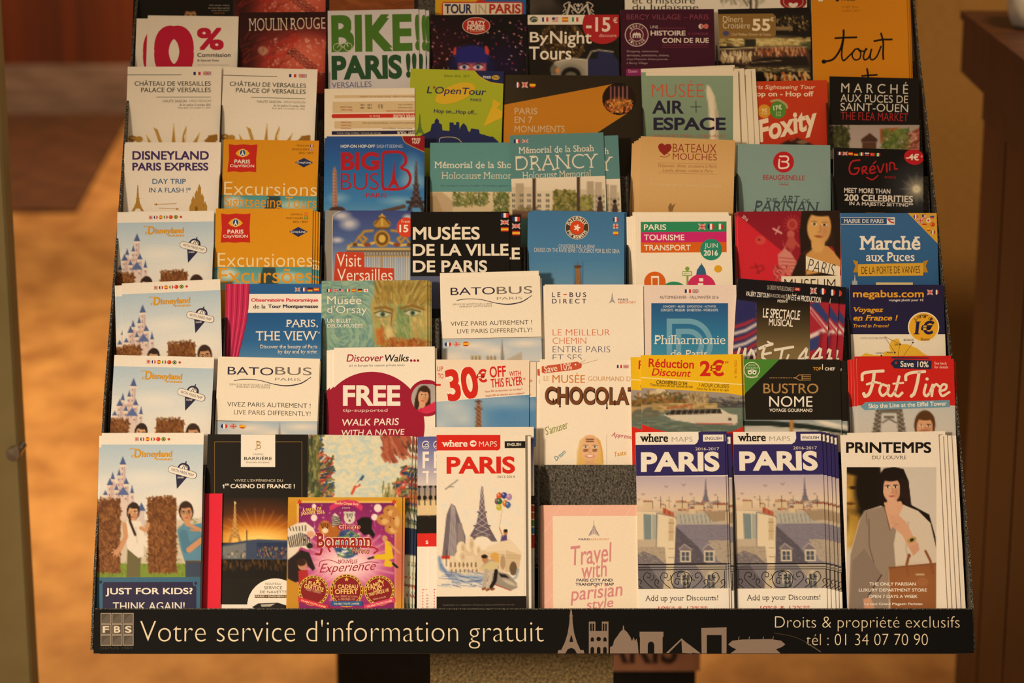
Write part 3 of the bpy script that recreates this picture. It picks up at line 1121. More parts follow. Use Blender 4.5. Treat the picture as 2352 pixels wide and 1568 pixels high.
p.dabs(120, 12, 6, ['c9a04c', 'e0b860', '7a5f9a', '4f8a6a', 'c05a30', '203054'], (80, 100), 3, (1395, 985, 1810, 1070))
p.dabs(40, 14, 6, ['d9c9a0', '8f7c56', '2a2622'], (80, 100), 4, (1000, 1010, 1290, 1070))
p.s_([(1308, 850), (1308, 930)], 7, '2a1a10')
p.dabs(160, 30, 4, ['8f5a20', 'c08030', '5c3814', '2a1a10'], (80, 100), 5, (1105, 1095, 1740, 1165), 0.6)
L.PIC(p)
L.R(1260, 62, 1540, 328, WH).T('B', 1383, 116, 1424, 180, 'b08a4c', -0.01, 0, 0, 1).STAR(1382, 184, 12, 'b08a4c', 4, 0.3)
L.T('CASINO', 1358, 217, 1442, 231, '8a7a68').T('BARRIÈRE', 1286, 238, 1513, 272, '3a3430', 0.01).T('ENGHIEN-LES-BAINS', 1304, 285, 1493, 297, '8a7a68')
L.T("VIVEZ L'EXPÉRIENCE DU", 1206, 424, 1603, 448, 'd9cfc0').R(1116, 472, 1123, 503, WH).P([(1108, 480), (1116, 472), (1123, 472), (1123, 478), (1110, 486)], WH).T('ER', 1130, 464, 1166, 480, WH, 0.03).T('CASINO DE FRANCE !', 1174, 468, 1700, 503, WH, 0.035)
L.E(1540, 1470, 230, 230, WH, 48).R(985, 1452, 1812, 1600, WH)
L.T('NOUVEAU', 1460, 1275, 1588, 1293, '6a5c4c').T('SERVICE', 1450, 1304, 1598, 1328, '4a4038').T('DE NAVETTE', 1415, 1340, 1634, 1361, '4a4038')
L.R(1372, 1374, 1760, 1400, '6b5228').T('PARIS • ENGHIEN-LES-BAINS', 1380, 1380, 1752, 1394, WH, 0.02)
L.P([(1350, 1475), (1400, 1445), (1560, 1438), (1660, 1470), (1640, 1485), (1380, 1490)], '1c1a19').P([(1420, 1452), (1540, 1446), (1500, 1470), (1430, 1472)], 'b9b2a8')

L = Leaf(0, 11, (248, 62), (1095, 76), 'd8d2b8', 'leaflet', 'leaflet with a loose painterly street scene, behind the circus leaflet', 3.6, gloss=True)
p = Pic(200, 55, 1115, 1500, 8, 'd9dccb')
p.dabs(900, 44, 22, ['e9e3c8', 'cfdad2', 'b9d3dc', 'dfe3d2', 'efe2bf', 'c2d6d6'], (-60, 60), 11, (240, 60, 1100, 620), 0.7)
sd = ['c8452f', '2c4d86', 'e8e2d0', 'd8633f', '55663c', '3a4a3a', '8a8a50', 'b8b070', 'a83a2a', '20365f']
for (xa, ya, xb, yb, n) in ((240, 70, 350, 620, 260), (350, 250, 440, 620, 110), (1020, 330, 1100, 700, 200), (960, 420, 1030, 640, 60)):
    p.dabs(n, 52, 15, sd, (-75, 10), int(xa), (xa, ya, xb, yb))
p.dabs(120, 70, 18, ['4a5a38', '6d7040', '2f3c30', '9a9a60'], (75, 105), 12, (240, 70, 330, 560), 0.7)
p.dabs(50, 70, 24, ['a4503c', 'b86a50', '8f4436'], (55, 80), 13, (860, 60, 960, 260)).dabs(40, 70, 24, ['a4503c', 'b86a50', '5a3a30'], (50, 75), 14, (980, 60, 1070, 230))
p.dabs(50, 60, 10, ['6a6c48', '8a8650', 'c4b888'], (80, 100), 15, (850, 480, 960, 620))
p.s_([(600, 550), (625, 495), (660, 480)], 22, 'd2563c').s_([(650, 470), (690, 410)], 22, '2f5a8c').s_([(640, 480), (670, 450)], 16, 'efe8da')
p.dabs(500, 40, 12, ['c04a30', '8a3626', '4f6a60', '7a8a60', '2c5a6c', 'a8a070', '203848'], (-20, 100), 16, (240, 640, 1110, 1500))
p.r(1000, 830, 1115, 1050, '233457')
L.PIC(p)
L.back = [(8, 1, 1.2, 0, 'painterly street leaflet, one of two tucked behind the front one'), (14, 2, 2.4, 0, 'painterly street leaflet, one of two tucked behind the front one')]
L.group = 'painterly street leaflets'

L = Leaf(0, 11, (78, 576), (1012, 576), 'd29a2a', 'leaflet', 'gold and magenta circus leaflet with zebra, tigers and three round badges', 12)
p = Pic(70, 570, 1022, 1500, 7, 'd29a2a')
p.g([(0, 'd8a436'), (0.08, 'cf9626'), (1, 'd9a438')])
p.r(150, 608, 962, 1500, 'f0cd6a', 1, 14).r(165, 622, 948, 1500, '7d1f6a')
p.b(560, 1120, 420, 330, 'c0408a', 1.2).b(560, 1130, 280, 180, 'f0a8c8', 1.2).b(560, 1120, 190, 110, 'f9e3ea', 1.2)
for a in range(0, 360, 12):
    t = math.radians(a)
    p.p([(560, 1120), (560 + 400 * math.cos(t), 1120 + 330 * math.sin(t)), (560 + 400 * math.cos(t + 0.08), 1120 + 330 * math.sin(t + 0.08))], 'f6c4d8', 0.22)
p.dabs(60, 6, 8, ['f2c8e0', 'd060a8', 'fbeaf4'], (0, 180), 21, (170, 640, 940, 900), 0.6)
for x, y, r in ((812, 665, 32), (290, 745, 26), (785, 740, 26), (290, 650, 18)):
    p.b(x, y, r, r * 1.05, 'f4e6ea', 0.25)
    p.s_([(x, y + r), (x + 4, y + r + 50)], 3, 'e9c4d4', 0.7)
p.p([(415, 650), (480, 606), (560, 596), (640, 606), (690, 650), (680, 690), (620, 648), (560, 640), (490, 650), (420, 690)], 'd63a72')
p.b(560, 960, 110, 118, '3a5a9a', 0.12).dabs(50, 40, 14, ['6a8f50', 'e8eef2', '28407a', 'a8b070'], (-30, 30), 22, (490, 860, 640, 1060))
# tiger, white tiger, zebra, horse behind the title
p.b(380, 830, 55, 62, 'c87a34', 0.15).b(440, 860, 60, 60, 'b56a2c', 0.3)
for i in range(6):
    p.s_([(345 + i * 14, 790), (350 + i * 12, 815)], 5, '2a1a14')
p.b(380, 850, 26, 22, 'f0e2cc', 0.4).b(362, 826, 7, 6, '1a1412').b(398, 826, 7, 6, '1a1412')
p.b(580, 745, 46, 52, 'ddd8d2', 0.15).b(545, 705, 14, 14, 'cfc9c2', 0.3).b(615, 705, 14, 14, 'cfc9c2', 0.3)
for i in range(5):
    p.s_([(555 + i * 12, 712), (560 + i * 10, 730)], 4, '2a2624')
p.b(566, 742, 6, 6, '1a1412').b(596, 742, 6, 6, '1a1412').b(581, 768, 12, 9, '8a6058')
p.p([(440, 820), (435, 740), (460, 705), (500, 740), (510, 800)], 'e6e0d6')
for i in range(7):
    p.s_([(440, 730 + i * 13), (505, 745 + i * 11)], 6, '1c1816')
p.p([(640, 770), (680, 740), (740, 740), (768, 775), (760, 830), (790, 880), (775, 915), (740, 880), (700, 890), (660, 850)], '17120f')
# zebra and dark horse on the left
p.p([(75, 830), (150, 790), (220, 780), (285, 830), (305, 880), (270, 920), (215, 880), (160, 960), (75, 1070)], 'ece4da')
p.p([(75, 880), (160, 850), (230, 900), (280, 965), (272, 1000), (235, 1005), (180, 985), (110, 1080), (75, 1110)], 'e9e1d6')
for i in range(11):
    p.s_([(78 + i * 17, 870 + abs(i - 6) * 6), (95 + i * 16, 985 - i * 2)], 8, '1d1917')
for i in range(6):
    p.s_([(90 + i * 26, 810 + (5 - i) * 3), (100 + i * 24, 850)], 7, '26211e')
p.b(262, 880, 32, 26, 'e0a890', 0.4).b(255, 975, 26, 24, '2a2220', 0.3).b(212, 925, 8, 8, '120e0c')
p.p([(75, 1090), (180, 1010), (250, 1030), (300, 1160), (280, 1180), (220, 1120), (190, 1260), (75, 1290)], '241a1c')
p.b(195, 1130, 38, 46, 'c98f70', 0.2).b(185, 1110, 40, 30, '3a2018', 0.3).p([(160, 1180), (235, 1170), (250, 1270), (165, 1290)], 'b52a2e')
# camels and an acrobat in yellow on the right
for cx, cy, rx, ry in ((915, 690, 60, 48), (860, 760, 58, 48), (930, 830, 62, 52), (960, 760, 40, 90)):
    p.b(cx, cy, rx, ry, 'c58a48', 0.2).b(cx + 10, cy + 16, rx * 0.5, ry * 0.5, 'e3b87a', 0.6).b(cx - 20, cy - 8, 7, 6, '24180f')
p.p([(870, 920), (920, 950), (940, 1080), (900, 1090), (945, 1120), (920, 1150), (860, 1140), (870, 1090), (770, 1080), (790, 1050), (870, 1040)], 'e9c524')
p.b(868, 915, 22, 26, 'd3a07c', 0.2).s_([(910, 960), (985, 1030)], 18, 'd3a07c').s_([(735, 1080), (775, 1070)], 16, '1c1614').s_([(935, 1120), (970, 1150)], 18, '1c1614')
p.p([(70, 1240), (165, 1290), (165, 1500), (70, 1500)], 'c9922a')
L.PIC(p)
L.T('Studio Cirque Eury', 460, 616, 655, 644, 'f6d9a0', 0.03, 3).T('présente', 520, 655, 585, 672, 'f0c8d8', 0, 0)
L.T('À PARTIR DE', 194, 655, 350, 690, 'f2d36a', 0.04, -5).T('JANVIER 2016', 182, 690, 376, 724, 'f2d36a', 0.04, -4)
for c, w in (('f3e3cc', 0.11), ('9d1f24', 0.03)):
    L.T('Circus', 482, 795, 672, 842, c, w, 0, 0.1, 1)
    L.T('Bormann', 305, 868, 765, 990, c, w * 0.8, 0, 0, 1)
    L.T('Moreno', 600, 985, 742, 1036, c, w * 0.8, 3, 0.2)
L.S([(420, 1020), (410, 990), (470, 972), (600, 975), (740, 980), (810, 1005), (780, 1035)], 12, 'b02a28').S([(305, 1040), (340, 1040), (352, 1000)], 16, '9d1f24')
L.T('NOUVELLE', 488, 1085, 645, 1116, 'b02a50', 0.01).T('Experience', 332, 1110, 795, 1205, 'a81f48', -0.004, -3, 0.45)
L.S([(330, 1145), (345, 1100), (420, 1090), (500, 1120)], 5, 'a81f48').S([(660, 1125), (740, 1105), (815, 1112)], 5, 'a81f48')
for cx, r, tt in ((285, 125, [('1 PLACE', 222, 1265, 345, 1300, 8), ('GRATUITE', 208, 1300, 370, 1335, 12), ('POUR 1 ENFANT', 222, 1334, 350, 1352, 14)]),
                  (556, 136, [('1 CADEAU', 458, 1290, 650, 1324, 0), ('OFFERT', 462, 1328, 648, 1368, 0), ('Pour 1 ENFANT de 2 à 16 ans', 466, 1378, 646, 1396, 0), ('Le MERCREDI à 15h', 490, 1402, 625, 1418, 0)]),
                  (825, 125, [('FAMILY', 728, 1272, 868, 1320, -16), ('DAY', 775, 1312, 850, 1348, -12), ('TARIF UNIQUE 10€', 735, 1338, 905, 1372, -14), ('Valable en famille', 770, 1392, 880, 1408, -12)])):
    cy = 1340
    L.E(cx, cy, r, r, 'd9a33a', 40).RING(cx, cy, r - 12, 7, '3a2418', 0, 360)
    L.E(cx, cy, r - 22, r - 22, '8a1f26', 36)
    for k in range(24):
        t = math.radians(k * 15)
        L.E(cx + (r - 12) * math.cos(t), cy + (r - 12) * math.sin(t), 4.5, 4.5, 'f5e3a0', 8)
    L.STAR(cx if cx > 300 else cx + 34, cy - r + 44, 20, 'f0c65a')
    for t, a, b, c, d, q in tt:
        L.T(t, a, b, c, d, 'f2d080' if d - b > 25 else 'e8b8a0', 0.035 if d - b > 25 else 0.0, q)
for cx, c, q in ((285, 'd8344a', 16), (556, '2c5fa0', 0), (825, 'e04a78', -14)):
    w = 130
    t = math.radians(q)
    L.P([(cx - w * math.cos(t), 1440 - w * math.sin(t) - 14), (cx + w * math.cos(t), 1440 + w * math.sin(t) - 14), (cx + w * math.cos(t), 1440 + w * math.sin(t) + 24), (cx - w * math.cos(t), 1440 - w * math.sin(t) + 24)], c)
    L.T("VALABLE TOUTE L'ANNÉE", cx - 105, 1436, cx + 105, 1454, 'f6e6c8', 0.02, q)
for x, y in ((168, 615), (943, 615)):
    L.STAR(x, y, 26, 'd8402c', 6, 0.4)
L.back = [(6, 0, 1.3, 0, 'gold circus leaflet tucked just behind the front circus leaflet')]


def art_bridge(L):
    p = Pic(1130, 78, 1900, 490, 10, '5c5fa8')
    p.g([(0, '565aa4'), (0.4, '8f90c0'), (1, 'dcd4d6')])
    L.PIC(p)
    q = Pic(1130, 480, 1900, 880, 8, 'cdbfa8')
    q.g([(0, '9a94a0'), (0.3, 'b7a58c'), (0.6, 'dcc49a'), (0.62, '2a221c'), (1, '17130f')])
    q.p([(1130, 600), (1400, 620), (1900, 600), (1900, 700), (1400, 660), (1130, 730)], 'e3cda2').p([(1130, 760), (1290, 720), (1300, 870), (1130, 870)], '1c1713')
    for x in range(1150, 1900, 46):
        q.s_([(x, 480), (x, 640)], 8, '1a1613').b(x, 490, 14, 12, '2a241e').b(x, 580, 16, 20, '1a1613')
    L.PIC(q)
    L.R(1130, 872, 1900, 980, 'dd2c28').E(1205, 148, 32, 34, WH, 24).E(1205, 150, 26, 28, '565aa4', 24).S([(1185, 158), (1205, 165), (1226, 155), (1215, 140), (1200, 148)], 7, WH)
    L.T('FRANCE', 1178, 200, 1760, 340, WH, 0.03).T('TOURISME', 1178, 360, 1790, 465, WH, 0.02)
    L.T('s', 1203, 930, 1225, 958, WH, 0.02)
    for k in range(1180, 1560, 24):
        L.R(k, 1326, k + 13, 1331, 'd8402c')
    for k in range(1326, 1560, 24):
        L.R(1178, k, 1183, k + 13, 'd8402c')
    for i, t in enumerate(('Th', 'wi', 'ye', 'm', 're')):
        L.T(t, 1208, 1370 + i * 24, 1226, 1386 + i * 24, 'b06a60')


L = Leaf(0, 11, (1138, 80), (1970, 78), WH, 'leaflet', 'leaflet with a purple sky, lamp-lined bridge and red band, left of the red-titled Paris map', 6)
art_bridge(L)
L.back = [(26, 0, -1.4, 0, 'purple-sky bridge leaflet nearest the red-titled Paris map, sliding behind it')]
L = Leaf(0, 11, (1240, 80), (2062, 80), WH, 'leaflet', 'leaflet with stacked colour bars on its right edge, behind the red-titled Paris map', 4.4)
p = Pic(1235, 78, 2070, 490, 20, '5c5fa8')
p.g([(0, '454b98'), (0.5, 'a3a3cc'), (1, 'f0ebe4')])
L.PIC(p)
for ya, yb, c in ((552, 622, '2c2826'), (632, 680, 'd83428'), (692, 740, 'e0662c'), (752, 800, '5a9a3c'), (812, 862, '3a8cc0'), (872, 980, 'd62a26')):
    L.R(1240, ya, 2070, yb, c)
L.back = [(8, 3, 1.3, 0, 'white pinkish leaflet edge furthest right behind the red-titled Paris map')]
L = Leaf(0, 11, (1258, 2), (2088, 0), 'efe7dc', 'leaflet', 'tall blank cream leaflet rising above the red-titled Paris map', 2)
L = Leaf(0, 11, (1293, 66), (2018, 62), 'f1e9dc', 'map_leaflet', 'folded map with big red PARIS, Eiffel Tower and balloons', 11, gloss=False, cat='map')
R_ = 'd8281f'
L.P([(1293, 66), (1815, 66), (1815, 165), (1790, 192), (1293, 194)], R_).E(1785, 164, 30, 30, R_, 24)
L.T('where', 1335, 108, 1545, 163, WH, 0.04, 0, 0, 1).E(1592, 136, 27, 27, WH, 24).LN([(1575, 136), (1600, 136)], 8, R_).P([(1596, 120), (1614, 136), (1596, 152)], R_)
L.T('MAPS', 1640, 118, 1786, 162, WH, -0.01).R(1850, 118, 2018, 174, '1d1a18').T('ENGLISH', 1870, 132, 1984, 156, WH, 0.02)
L.T('PARIS', 1374, 242, 1934, 384, R_, 0.05).T('2013-2014', 1788, 398, 1932, 418, '8a8078')
p = Pic(1300, 420, 2012, 1385, 7, 'f1e9dc')
p.dabs(60, 40, 30, ['eaeae6', 'e3e8ea', 'f1e6d4'], (0, 180), 31, (1320, 430, 2000, 800), 0.4)
p.s_([(1365, 512), (1410, 475), (1440, 455), (1466, 434)], 9, '8f8a8c').s_([(1366, 508), (1395, 492), (1430, 490)], 10, 'a39a96')
tower(p, 1665, 490, 940, 250, '6b6070', 'd9cfd0')
p.b(1665, 960, 80, 60, 'f1e9dc', 0.1).s_([(1590, 930), (1620, 900), (1665, 890), (1710, 900), (1740, 930)], 12, '7a6c74')
p.p([(1340, 1040), (1375, 720), (1412, 628), (1445, 650), (1530, 900), (1530, 1060), (1340, 1060)], '77707e').p([(1412, 628), (1445, 660), (1465, 1060), (1385, 1060)], 'a79fa8')
p.p([(1460, 790), (1500, 790), (1540, 1050), (1465, 1050)], '93898f')
for x in range(1350, 1460, 16):
    p.s_([(x, 1050), (x + 26, 720)], 3, '58505e', 0.6)
# white domed church, stone arch, reading couple, train nose, wave
cs = 'e6d6bd'
p.r(1395, 1060, 1640, 1210, cs).r(1460, 1000, 1530, 1060, cs).r(1530, 970, 1600, 1060, 'dcc9ae').r(1600, 1010, 1720, 1200, 'e0cfb4')
for x, y, rx, ry in ((1495, 990, 36, 50), (1565, 960, 38, 62), (1490, 1060, 46, 46), (1625, 1010, 30, 40)):
    p.b(x, y, rx, ry, 'efe2cc', 0.1).b(x + rx * 0.4, y + 4, rx * 0.5, ry * 0.8, 'c9b496', 0.8, 0, 0.7)
for x in range(1410, 1640, 34):
    p.b(x, 1130, 8, 22, '8f7a60', 0.3).b(x + 8, 1180, 7, 16, '9a866c', 0.3)
p.p([(1700, 985), (1890, 916), (1992, 1030), (1985, 1060), (1870, 1020), (1700, 1030)], 'eadbc3').p([(1860, 1010), (1985, 1050), (1962, 1200), (1850, 1190)], 'd5c1a2')
p.p([(1700, 1020), (1860, 1010), (1850, 1190), (1720, 1190)], 'e4d3b8').b(1920, 1160, 30, 56, '6f5c46', 0.15).r(1900, 1160, 1942, 1210, '6f5c46').b(1835, 1110, 22, 60, 'b49c7c', 0.4)
for y in (1040, 1060):
    p.s_([(1710, y), (1985, y + 20)], 4, 'a8906f', 0.6)
p.r(1333, 1055, 1402, 1082, 'c9382c').s_([(1373, 1010), (1373, 1140)], 6, '4a3c38')
wv = ['5f78b0', '7f9ac6', 'a9bcd8', '4a5f98', 'd2dae6']
p.s_([(1315, 1075), (1330, 1160), (1400, 1215), (1520, 1230), (1680, 1235)], 34, '8aa2ca', 0.85, 20).s_([(1330, 1130), (1400, 1240), (1540, 1270), (1690, 1250)], 20, '6f88bc', 0.8, 16)
p.dabs(70, 70, 5, wv, (-5, 25), 33, (1330, 1180, 1690, 1310)).s_([(1960, 1170), (1945, 1230), (1900, 1260)], 18, '8fa6cc', 0.8, 14)
p.p([(1720, 1200), (1800, 1185), (1880, 1205), (1950, 1280), (1955, 1315), (1900, 1340), (1780, 1300), (1700, 1260)], '9a948c').p([(1800, 1200), (1860, 1210), (1890, 1240), (1820, 1230)], '2a2624').b(1890, 1275, 60, 14, 'c8c0b4', 0.8, 25).s_([(1700, 1262), (1900, 1340)], 5, 'b83228')
p.p([(1650, 1160), (1700, 1090), (1790, 1080), (1805, 1160), (1730, 1200)], 'b5a89a').b(1690, 1085, 26, 30, 'c08a64', 0.2).b(1684, 1062, 26, 16, '2c1d14', 0.3).b(1760, 1068, 24, 28, 'd6a680', 0.2).b(1770, 1055, 34, 26, 'd9ac5a', 0.4).b(1785, 1095, 20, 40, 'd9ac5a', 0.4)
p.p([(1640, 1160), (1735, 1100), (1800, 1110), (1790, 1165), (1700, 1185)], 'd5c79a')
p.s_([(1700, 1180), (1690, 1240), (1685, 1310)], 34, 'b9b0a8').s_([(1740, 1180), (1730, 1250), (1715, 1320)], 30, 'c8bfb6').s_([(1780, 1180), (1770, 1260), (1740, 1310)], 30, '1e1a1a')
for x, y in ((1680, 1325), (1712, 1332), (1752, 1328)):
    p.b(x, y, 20, 10, '8a5030', 0.3, -20)
p.b(1856, 866, 18, 22, 'c08a64', 0.2).b(1858, 852, 17, 14, '2c1d14', 0.3).p([(1825, 890), (1868, 885), (1870, 930), (1815, 940)], '5a4a86').s_([(1808, 830), (1822, 870), (1836, 895)], 10, 'c8946c').s_([(1806, 825), (1830, 680)], 3, 'b5a8a0')
for x, y, c in ((1806, 566, 'd8602c'), (1845, 562, '39479a'), (1886, 575, 'b08ac0'), (1790, 610, '8f4a90'), (1806, 612, '2f6a3c'), (1855, 628, 'e07e2c'), (1876, 640, '4a6aa8'), (1804, 660, 'c8c040')):
    p.b(x, y, 24, 28, c, 0.12).b(x - 7, y - 9, 7, 8, 'f6efe8', 1, 0, 0.6)
L.PIC(p)
L.R(1270, 1388, 2030, 1560, '1b1715').T('Applicable on a selection of luxury, beauty and fashion brands', 1342, 1448, 1930, 1466, '6a625a')

L = Leaf(0, 12, (152, 641), (1010, 638), 'f0beb0', 'map_leaflet', 'pale pink leaflet in the gap below the chocolate leaflet, half-height', 8, gloss=False, cat='map', bottom=1480)
for q in ([(165, 885), (312, 645)], [(528, 726), (585, 645)], [(845, 725), (905, 645)], [(160, 1215), (250, 1105)], [(160, 1470), (250, 1370)]):
    L.LN(q, 3, 'f6dcd0')
L.R(248, 730, 1010, 1560, 'f3e6d4')
for i in range(13):
    x = 542 + i * 7.2
    d = abs(i - 6)
    L.LN([(x, 893 - (6 - d) * 3), (585 + (x - 585) * 0.72, 868 - [102, 62, 48, 34, 22, 12, 4][d])], 3, '6a608c')
L.T('PARIS', 460, 911, 552, 928, '4a4068', 0.02).T('AÉROPORT', 556, 907, 709, 928, 'd08848', 0.0)
K = 'd8929a'
for t, a, b, c, d in (('Travel', 398, 960, 738, 1120), ('with', 485, 1098, 690, 1235), ('parisian', 386, 1296, 822, 1440), ('style', 520, 1404, 745, 1510)):
    L.T(t, a, b, c, d, K, 0.012, -6, 0.22)
L.T('PARIS CITY AND', 442, 1242, 738, 1266, '3a3054', 0.025).T('TRANSPORT MAP', 434, 1276, 748, 1300, '3a3054', 0.025)
L.back = [(-3, 1, 1.2, 0, 'pale pink leaflet hidden behind the half-height pink one')]


WREF = (12, 925, 45, 1655)


def art_roofs(L):
    B = '322b6b'
    L.R(910, 148, 1680, 402, B).P([(1440, 40), (1660, 40), (1660, 150), (1400, 150), (1430, 130), (1442, 100)], B).R(1478, 64, 1645, 120, WH)
    L.T('where', 962, 56, 1192, 124, '1b1716', 0.035, 0, 0, 1).T('MAPS', 1222, 82, 1392, 122, '9a948c', -0.014).T('ENGLISH', 1494, 82, 1628, 106, '3a3470', 0.015)
    L.T('2016-2017', 1415, 168, 1610, 192, 'e6dfda', 0).T('PARIS', 970, 204, 1612, 368, WH, 0.06)
    p = Pic(905, 404, 1680, 1328, 8, 'd2c8cc')
    p.g([(0, 'b9b0c4'), (0.12, 'd2c3c8'), (0.24, 'e4d2bc'), (0.3, 'd9c4ae'), (1, 'b9a894')])
    tower(p, 1500, 425, 640, 84, '76748a')
    for x, y, w in ((1178, 492, 26), (1320, 478, 30), (988, 555, 22), (953, 598, 18), (1090, 584, 14), (1380, 552, 24), (1580, 560, 18)):
        p.s_([(x - w / 2, y - w * 0.3), (x, y + w * 0.2), (x + w / 2, y - w * 0.4)], 4, '77707a')
    ink = '3a3038'
    p.r(905, 690, 1680, 1328, 'c3b6a6')
    p.dabs(150, 30, 9, ['9a5a40', 'c8b79c', '8d8694', 'b06a4a', 'e0d2bc', '6a6270'], (-8, 8), 41, (1250, 615, 1680, 690))
    for x, y, w, h in ((990, 612, 78, 60), (1255, 618, 100, 50), (1365, 672, 60, 40), (1405, 640, 80, 44), (1560, 640, 110, 46), (1130, 640, 40, 50)):
        p.r(x, y, x + w, y + h, 'd8c6aa').s_([(x, y), (x + w, y), (x + w, y + h)], 3, ink, 0.8)
        for k in range(int(w / 18)):
            p.r(x + k * 18 + 3, y - 12, x + k * 18 + 12, y, 'a8593c')
    for x in (1130, 1200, 1308, 1402, 1600):
        p.s_([(x, 575), (x, 665)], 3, ink, 0.8).s_([(x - 20, 606), (x + 22, 610)], 2.5, ink, 0.7)
    p.p([(905, 690), (1105, 700), (1105, 925), (905, 925)], 'e4d6be').p([(990, 715), (1055, 720), (1055, 925), (995, 925)], '7f9098').p([(1060, 715), (1130, 730), (1110, 925), (1060, 925)], 'a8b0ae')
    p.p([(1260, 720), (1560, 705), (1600, 795), (1270, 800)], 'b3b5b0').p([(1480, 690), (1660, 695), (1660, 770), (1560, 780)], 'a5927c')
    for x in range(1290, 1560, 34):
        p.s_([(x, 722), (x + 12, 792)], 3, '6f6a70')
    p.p([(1110, 715), (1255, 745), (1250, 1125), (1170, 1125), (1100, 980)], 'e6dac2').p([(1198, 752), (1240, 752), (1236, 925), (1196, 925)], 'cdb898')
    for y in range(790, 1120, 70):
        p.s_([(1196, y), (1240, y)], 3, '8a7a68')
    p.s_([(1098, 710), (1095, 985)], 4, ink, 0.7).s_([(1105, 708), (1255, 742), (1262, 760)], 6, '8d7f70')
    for k in range(9):
        p.r(1150 + k * 10, 664 + k * 5, 1158 + k * 10, 712 + k * 3, 'b0442c')
    p.p([(1262, 800), (1680, 800), (1680, 1140), (1240, 1140), (1255, 930)], '868296').p([(1255, 815), (1440, 985), (1500, 1080), (1540, 1330), (1240, 1330)], '5c5868')
    p.p([(1520, 930), (1680, 930), (1680, 1130), (1600, 1100)], 'b3a89c')
    p.p([(905, 985), (1165, 985), (1178, 1125), (905, 1125)], 'b2a698').p([(905, 1060), (990, 1020), (1090, 1055), (1170, 1125), (905, 1125)], '77727e')
    p.dabs(420, 14, 3.5, ['6a6674', '9c98a4', '77737f'], (-20, 30), 42, (1262, 805, 1680, 1120), 0.4)
    p.dabs(160, 12, 3.5, ['8d8478', 'c9bda8'], (-20, 30), 43, (905, 990, 1170, 1120), 0.5)
    for x in (1335, 1530):
        p.p([(x - 60, 1010), (x - 10, 962), (x + 52, 1008)], '7d7684').s_([(x - 55, 1005), (x - 10, 962), (x + 50, 1005)], 5, 'cfc4ba')
        p.r(x - 44, 1014, x + 44, 1108, 'ddd3c2').r(x - 32, 1026, x + 30, 1098, '4f5866').s_([(x, 1026), (x, 1098)], 7, 'ddd3c2').s_([(x - 32, 1060), (x + 30, 1060)], 5, 'ddd3c2')
    p.r(905, 1128, 1680, 1330, '82808c').p([(905, 1150), (1030, 1130), (1180, 1330), (905, 1330)], '67646f').p([(1180, 1130), (1240, 1130), (1230, 1330), (1150, 1330)], 'c9bda8').p([(1420, 1130), (1660, 1130), (1660, 1330), (1560, 1330)], 'aaa29a')
    for x in (1340, 1545):
        p.b(x, 1250, 46, 70, 'c9c0b0', 0.1).r(x - 30, 1210, x + 30, 1320, '565c66').s_([(x, 1205), (x, 1325)], 6, 'c9c0b0').s_([(x - 30, 1262), (x + 30, 1262)], 5, 'c9c0b0')
    L.PIC(p)
    I = '1c181a'
    L.R(908, 1122, 1680, 1132, I).R(908, 1150, 1680, 1155, I).R(908, 1168, 1680, 1174, I)
    for cx, k in ((1300, 1), (1300, -1)):
        L.S([(cx, 1180), (cx - 60 * k, 1200), (cx - 82 * k, 1250), (cx - 60 * k, 1310), (cx, 1322)], 7, I)
        L.S([(cx - 8 * k, 1250), (cx - 40 * k, 1240), (cx - 52 * k, 1275), (cx - 28 * k, 1290), (cx - 24 * k, 1265)], 6, I)
        L.S([(cx, 1190), (cx - 28 * k, 1200), (cx - 30 * k, 1225), (cx - 12 * k, 1222)], 6, I)
        for m in (160, 300):
            c2 = cx - m * k
            L.S([(c2 + 70 * k, 1320), (c2 + 30 * k, 1290), (c2 - 10 * k, 1240), (c2 + 10 * k, 1195), (c2 + 45 * k, 1205), (c2 + 40 * k, 1235), (c2 + 20 * k, 1230)], 6, I)
            L.S([(c2 - 20 * k, 1320), (c2 - 55 * k, 1290), (c2 - 50 * k, 1250), (c2 - 25 * k, 1262), (c2 - 35 * k, 1285)], 6, I)
            L.S([(c2 + 50 * k, 1260), (c2 + 75 * k, 1240), (c2 + 70 * k, 1215)], 5, I)
    L.R(940, 1175, 946, 1328, I).R(1650, 1175, 1656, 1328, I)
    L.R(900, 1328, 1690, 1560, WH).T('Add up your Discounts!', 1004, 1378, 1602, 1438, '3a322e', 0.0, None, 0, 1)
    L.T('10%* & 12%**', 1112, 1466, 1515, 1502, 'c84a40', 0.01)


L = Leaf(0, 12, (925, 46), (1655, 40), WH, 'map_leaflet', 'Paris map with blue title and rooftops, right of the pink leaflet', 9, cat='map')
art_roofs(L)
L.back = [(5, -1, 1.1, 0, 'second blue-titled rooftop map, close behind the one by the pink leaflet'), (19, 5, 2.6, 0.3, 'third blue-titled rooftop map, its right strip showing between the two front ones')]
L = Leaf(0, 13, (85, 42), (812, 38), WH, 'map_leaflet', 'Paris map with blue title and rooftops, left of the woman with a handbag', 11.5, cat='map', ref=WREF)
art_roofs(L)
t_ = 'blue-titled rooftop map, one of four fanned out just left of the handbag leaflet'
L.group = 'fanned rooftop maps'
L.back = [(9, 1, 1.3, 0, t_), (20, 3, 2.6, 0.1, t_), (28, 5, 3.9, 0, t_), (36, 7, 5.2, -0.2, t_)]

